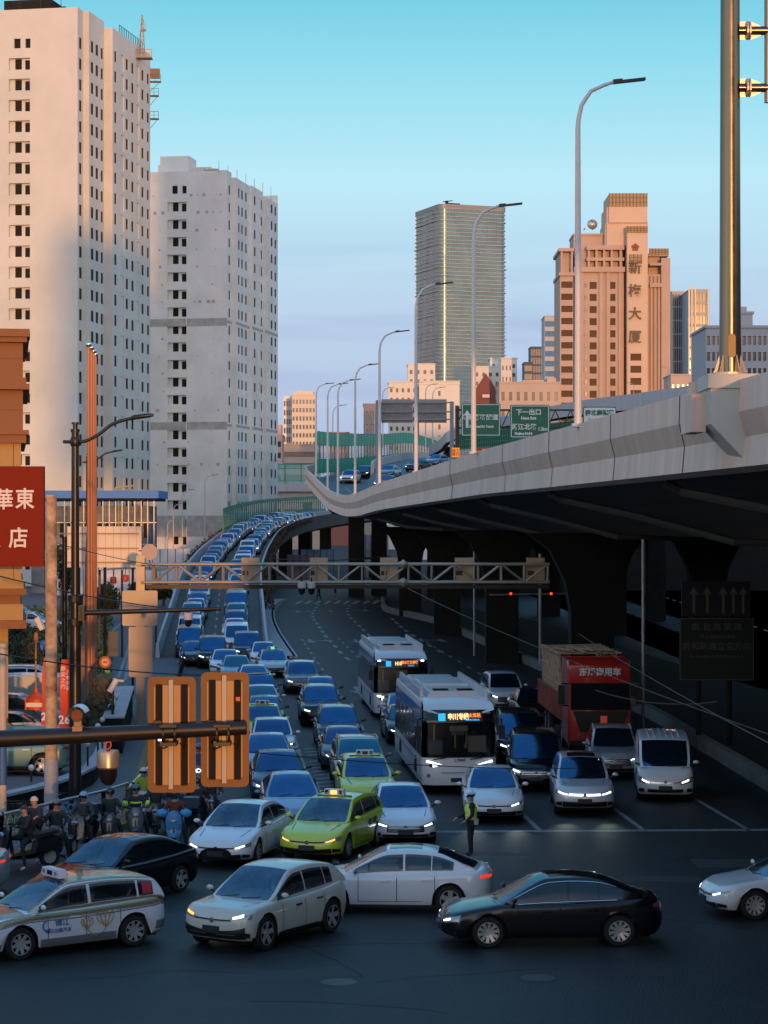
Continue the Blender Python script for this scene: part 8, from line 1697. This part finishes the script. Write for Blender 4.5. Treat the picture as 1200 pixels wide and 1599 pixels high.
# traffic officer
J = stand(arm_r=((-.22, -.10, 1.16), (-.20, -.34, 1.02), (-.20, -.42, .99)), arm_l=((.22, .0, 1.14), (.20, -.18, .98), (.18, -.26, .96)))
off_ = person('traffic officer in yellow-green vest and white peaked cap standing on the stop line', on(736, 1337), R(-82), J, (.015, .017, .025), (.010, .011, .016), 1.05, hat=('cap',), mask=(.20, .45, .70))
vest = MB(); P = [[Vector((rx_*math.cos(R(a)), .0+ry_*math.sin(R(a)), z)) for a in range(0, 361, 20)] for z, rx_, ry_ in ((1.03, .185, .155), (1.15, .19, .16), (1.28, .20, .17), (1.38, .18, .15), (1.44, .12, .10))]; vest.grid(P, flip=True); vest.build('vest', hv, off_, smooth=60)
mb = MB()
for z_ in (1.08, 1.18): mb.lathe([(.192, z_), (.194, z_+.035)], (0, 0, 0), 18)
for v_i in range(len(mb.v)): x, y, z = mb.v[v_i]; mb.v[v_i] = (x*1.0, y*.86, z)
mb.build('reflective_band', mat('reflective_peach', (.75, .55, .42), .5), off_)
mb = MB(); mb.lathe([(.16, 0), (.165, .05)], (0, 0, .98), 16); mb.box(.10, .2, .05, .16, .88, 1.02); mb.box(-.05, .07, .12, .2, .9, 1.02); mb.build('belt', mat('belt_white', (.42, .42, .40), .6), off_)
# people inside the nearest cars, seen dimly through the glass
def driver(lab, host, top, side=.38, dy=0.0, z0=.42):
    J = ride(.45+dy, z0, foot='up', hb=z0+.42, reach=-.02+dy); J = {k_: (v[0]*.9+side, v[1]-.15, v[2] if v[2] > z0-.1 else z0-.05) for k_, v in J.items()}
    p = person(lab, tuple(host.location), host.rotation_euler.z, J, top, (.03, .03, .04), .95, group='people seated in the nearest cars', hat=('hair',))
driver('driver in a dark top inside the beige SUV', beige, (.05, .06, .09)); driver('driver in a brown top at the wheel of the white fastback', white1, (.16, .10, .07)); driver('driver in grey inside the gold and white taxi', gw, (.15, .15, .16)); driver('driver in black inside the glossy black saloon', blk1, (.03, .03, .03))
driver('driver in pale shirt inside the front lime taxi', lime, (.4, .4, .42)); driver('passenger in white inside the front lime taxi', lime, (.5, .48, .46), -.38); driver('driver in navy inside the white saloon with the black nose oval', wht7, (.03, .05, .10))
for host, nm_ in ((b1, 'nearer'), (b2, 'farther')):
    M4 = Matrix.Translation(host.location) @ Matrix.Rotation(host.rotation_euler.z, 4, 'Z'); q_ = M4 @ Vector((.55, -5.3, .62))
    person('driver in dark uniform behind the windscreen of the %s bus' % nm_, tuple(q_), host.rotation_euler.z, ride(.25, .62, foot='up', hb=.92, reach=-.05), (.10, .11, .14), (.03, .03, .04), 1.0, hat=('hair',))
# two far pedestrians on the zebra crossing
person('small far pedestrian in black striding over the zebra crossing under the viaduct', on(498, 939), R(60), stand(step=.28), (.012, .012, .014), (.012, .012, .014), 1.2, hat=('hair',))
person('small far pedestrian in black top and tan trousers on the zebra crossing', on(524, 939), R(-100), stand(step=.12), (.015, .015, .017), (.30, .22, .15), 1.1, hat=('hair',))
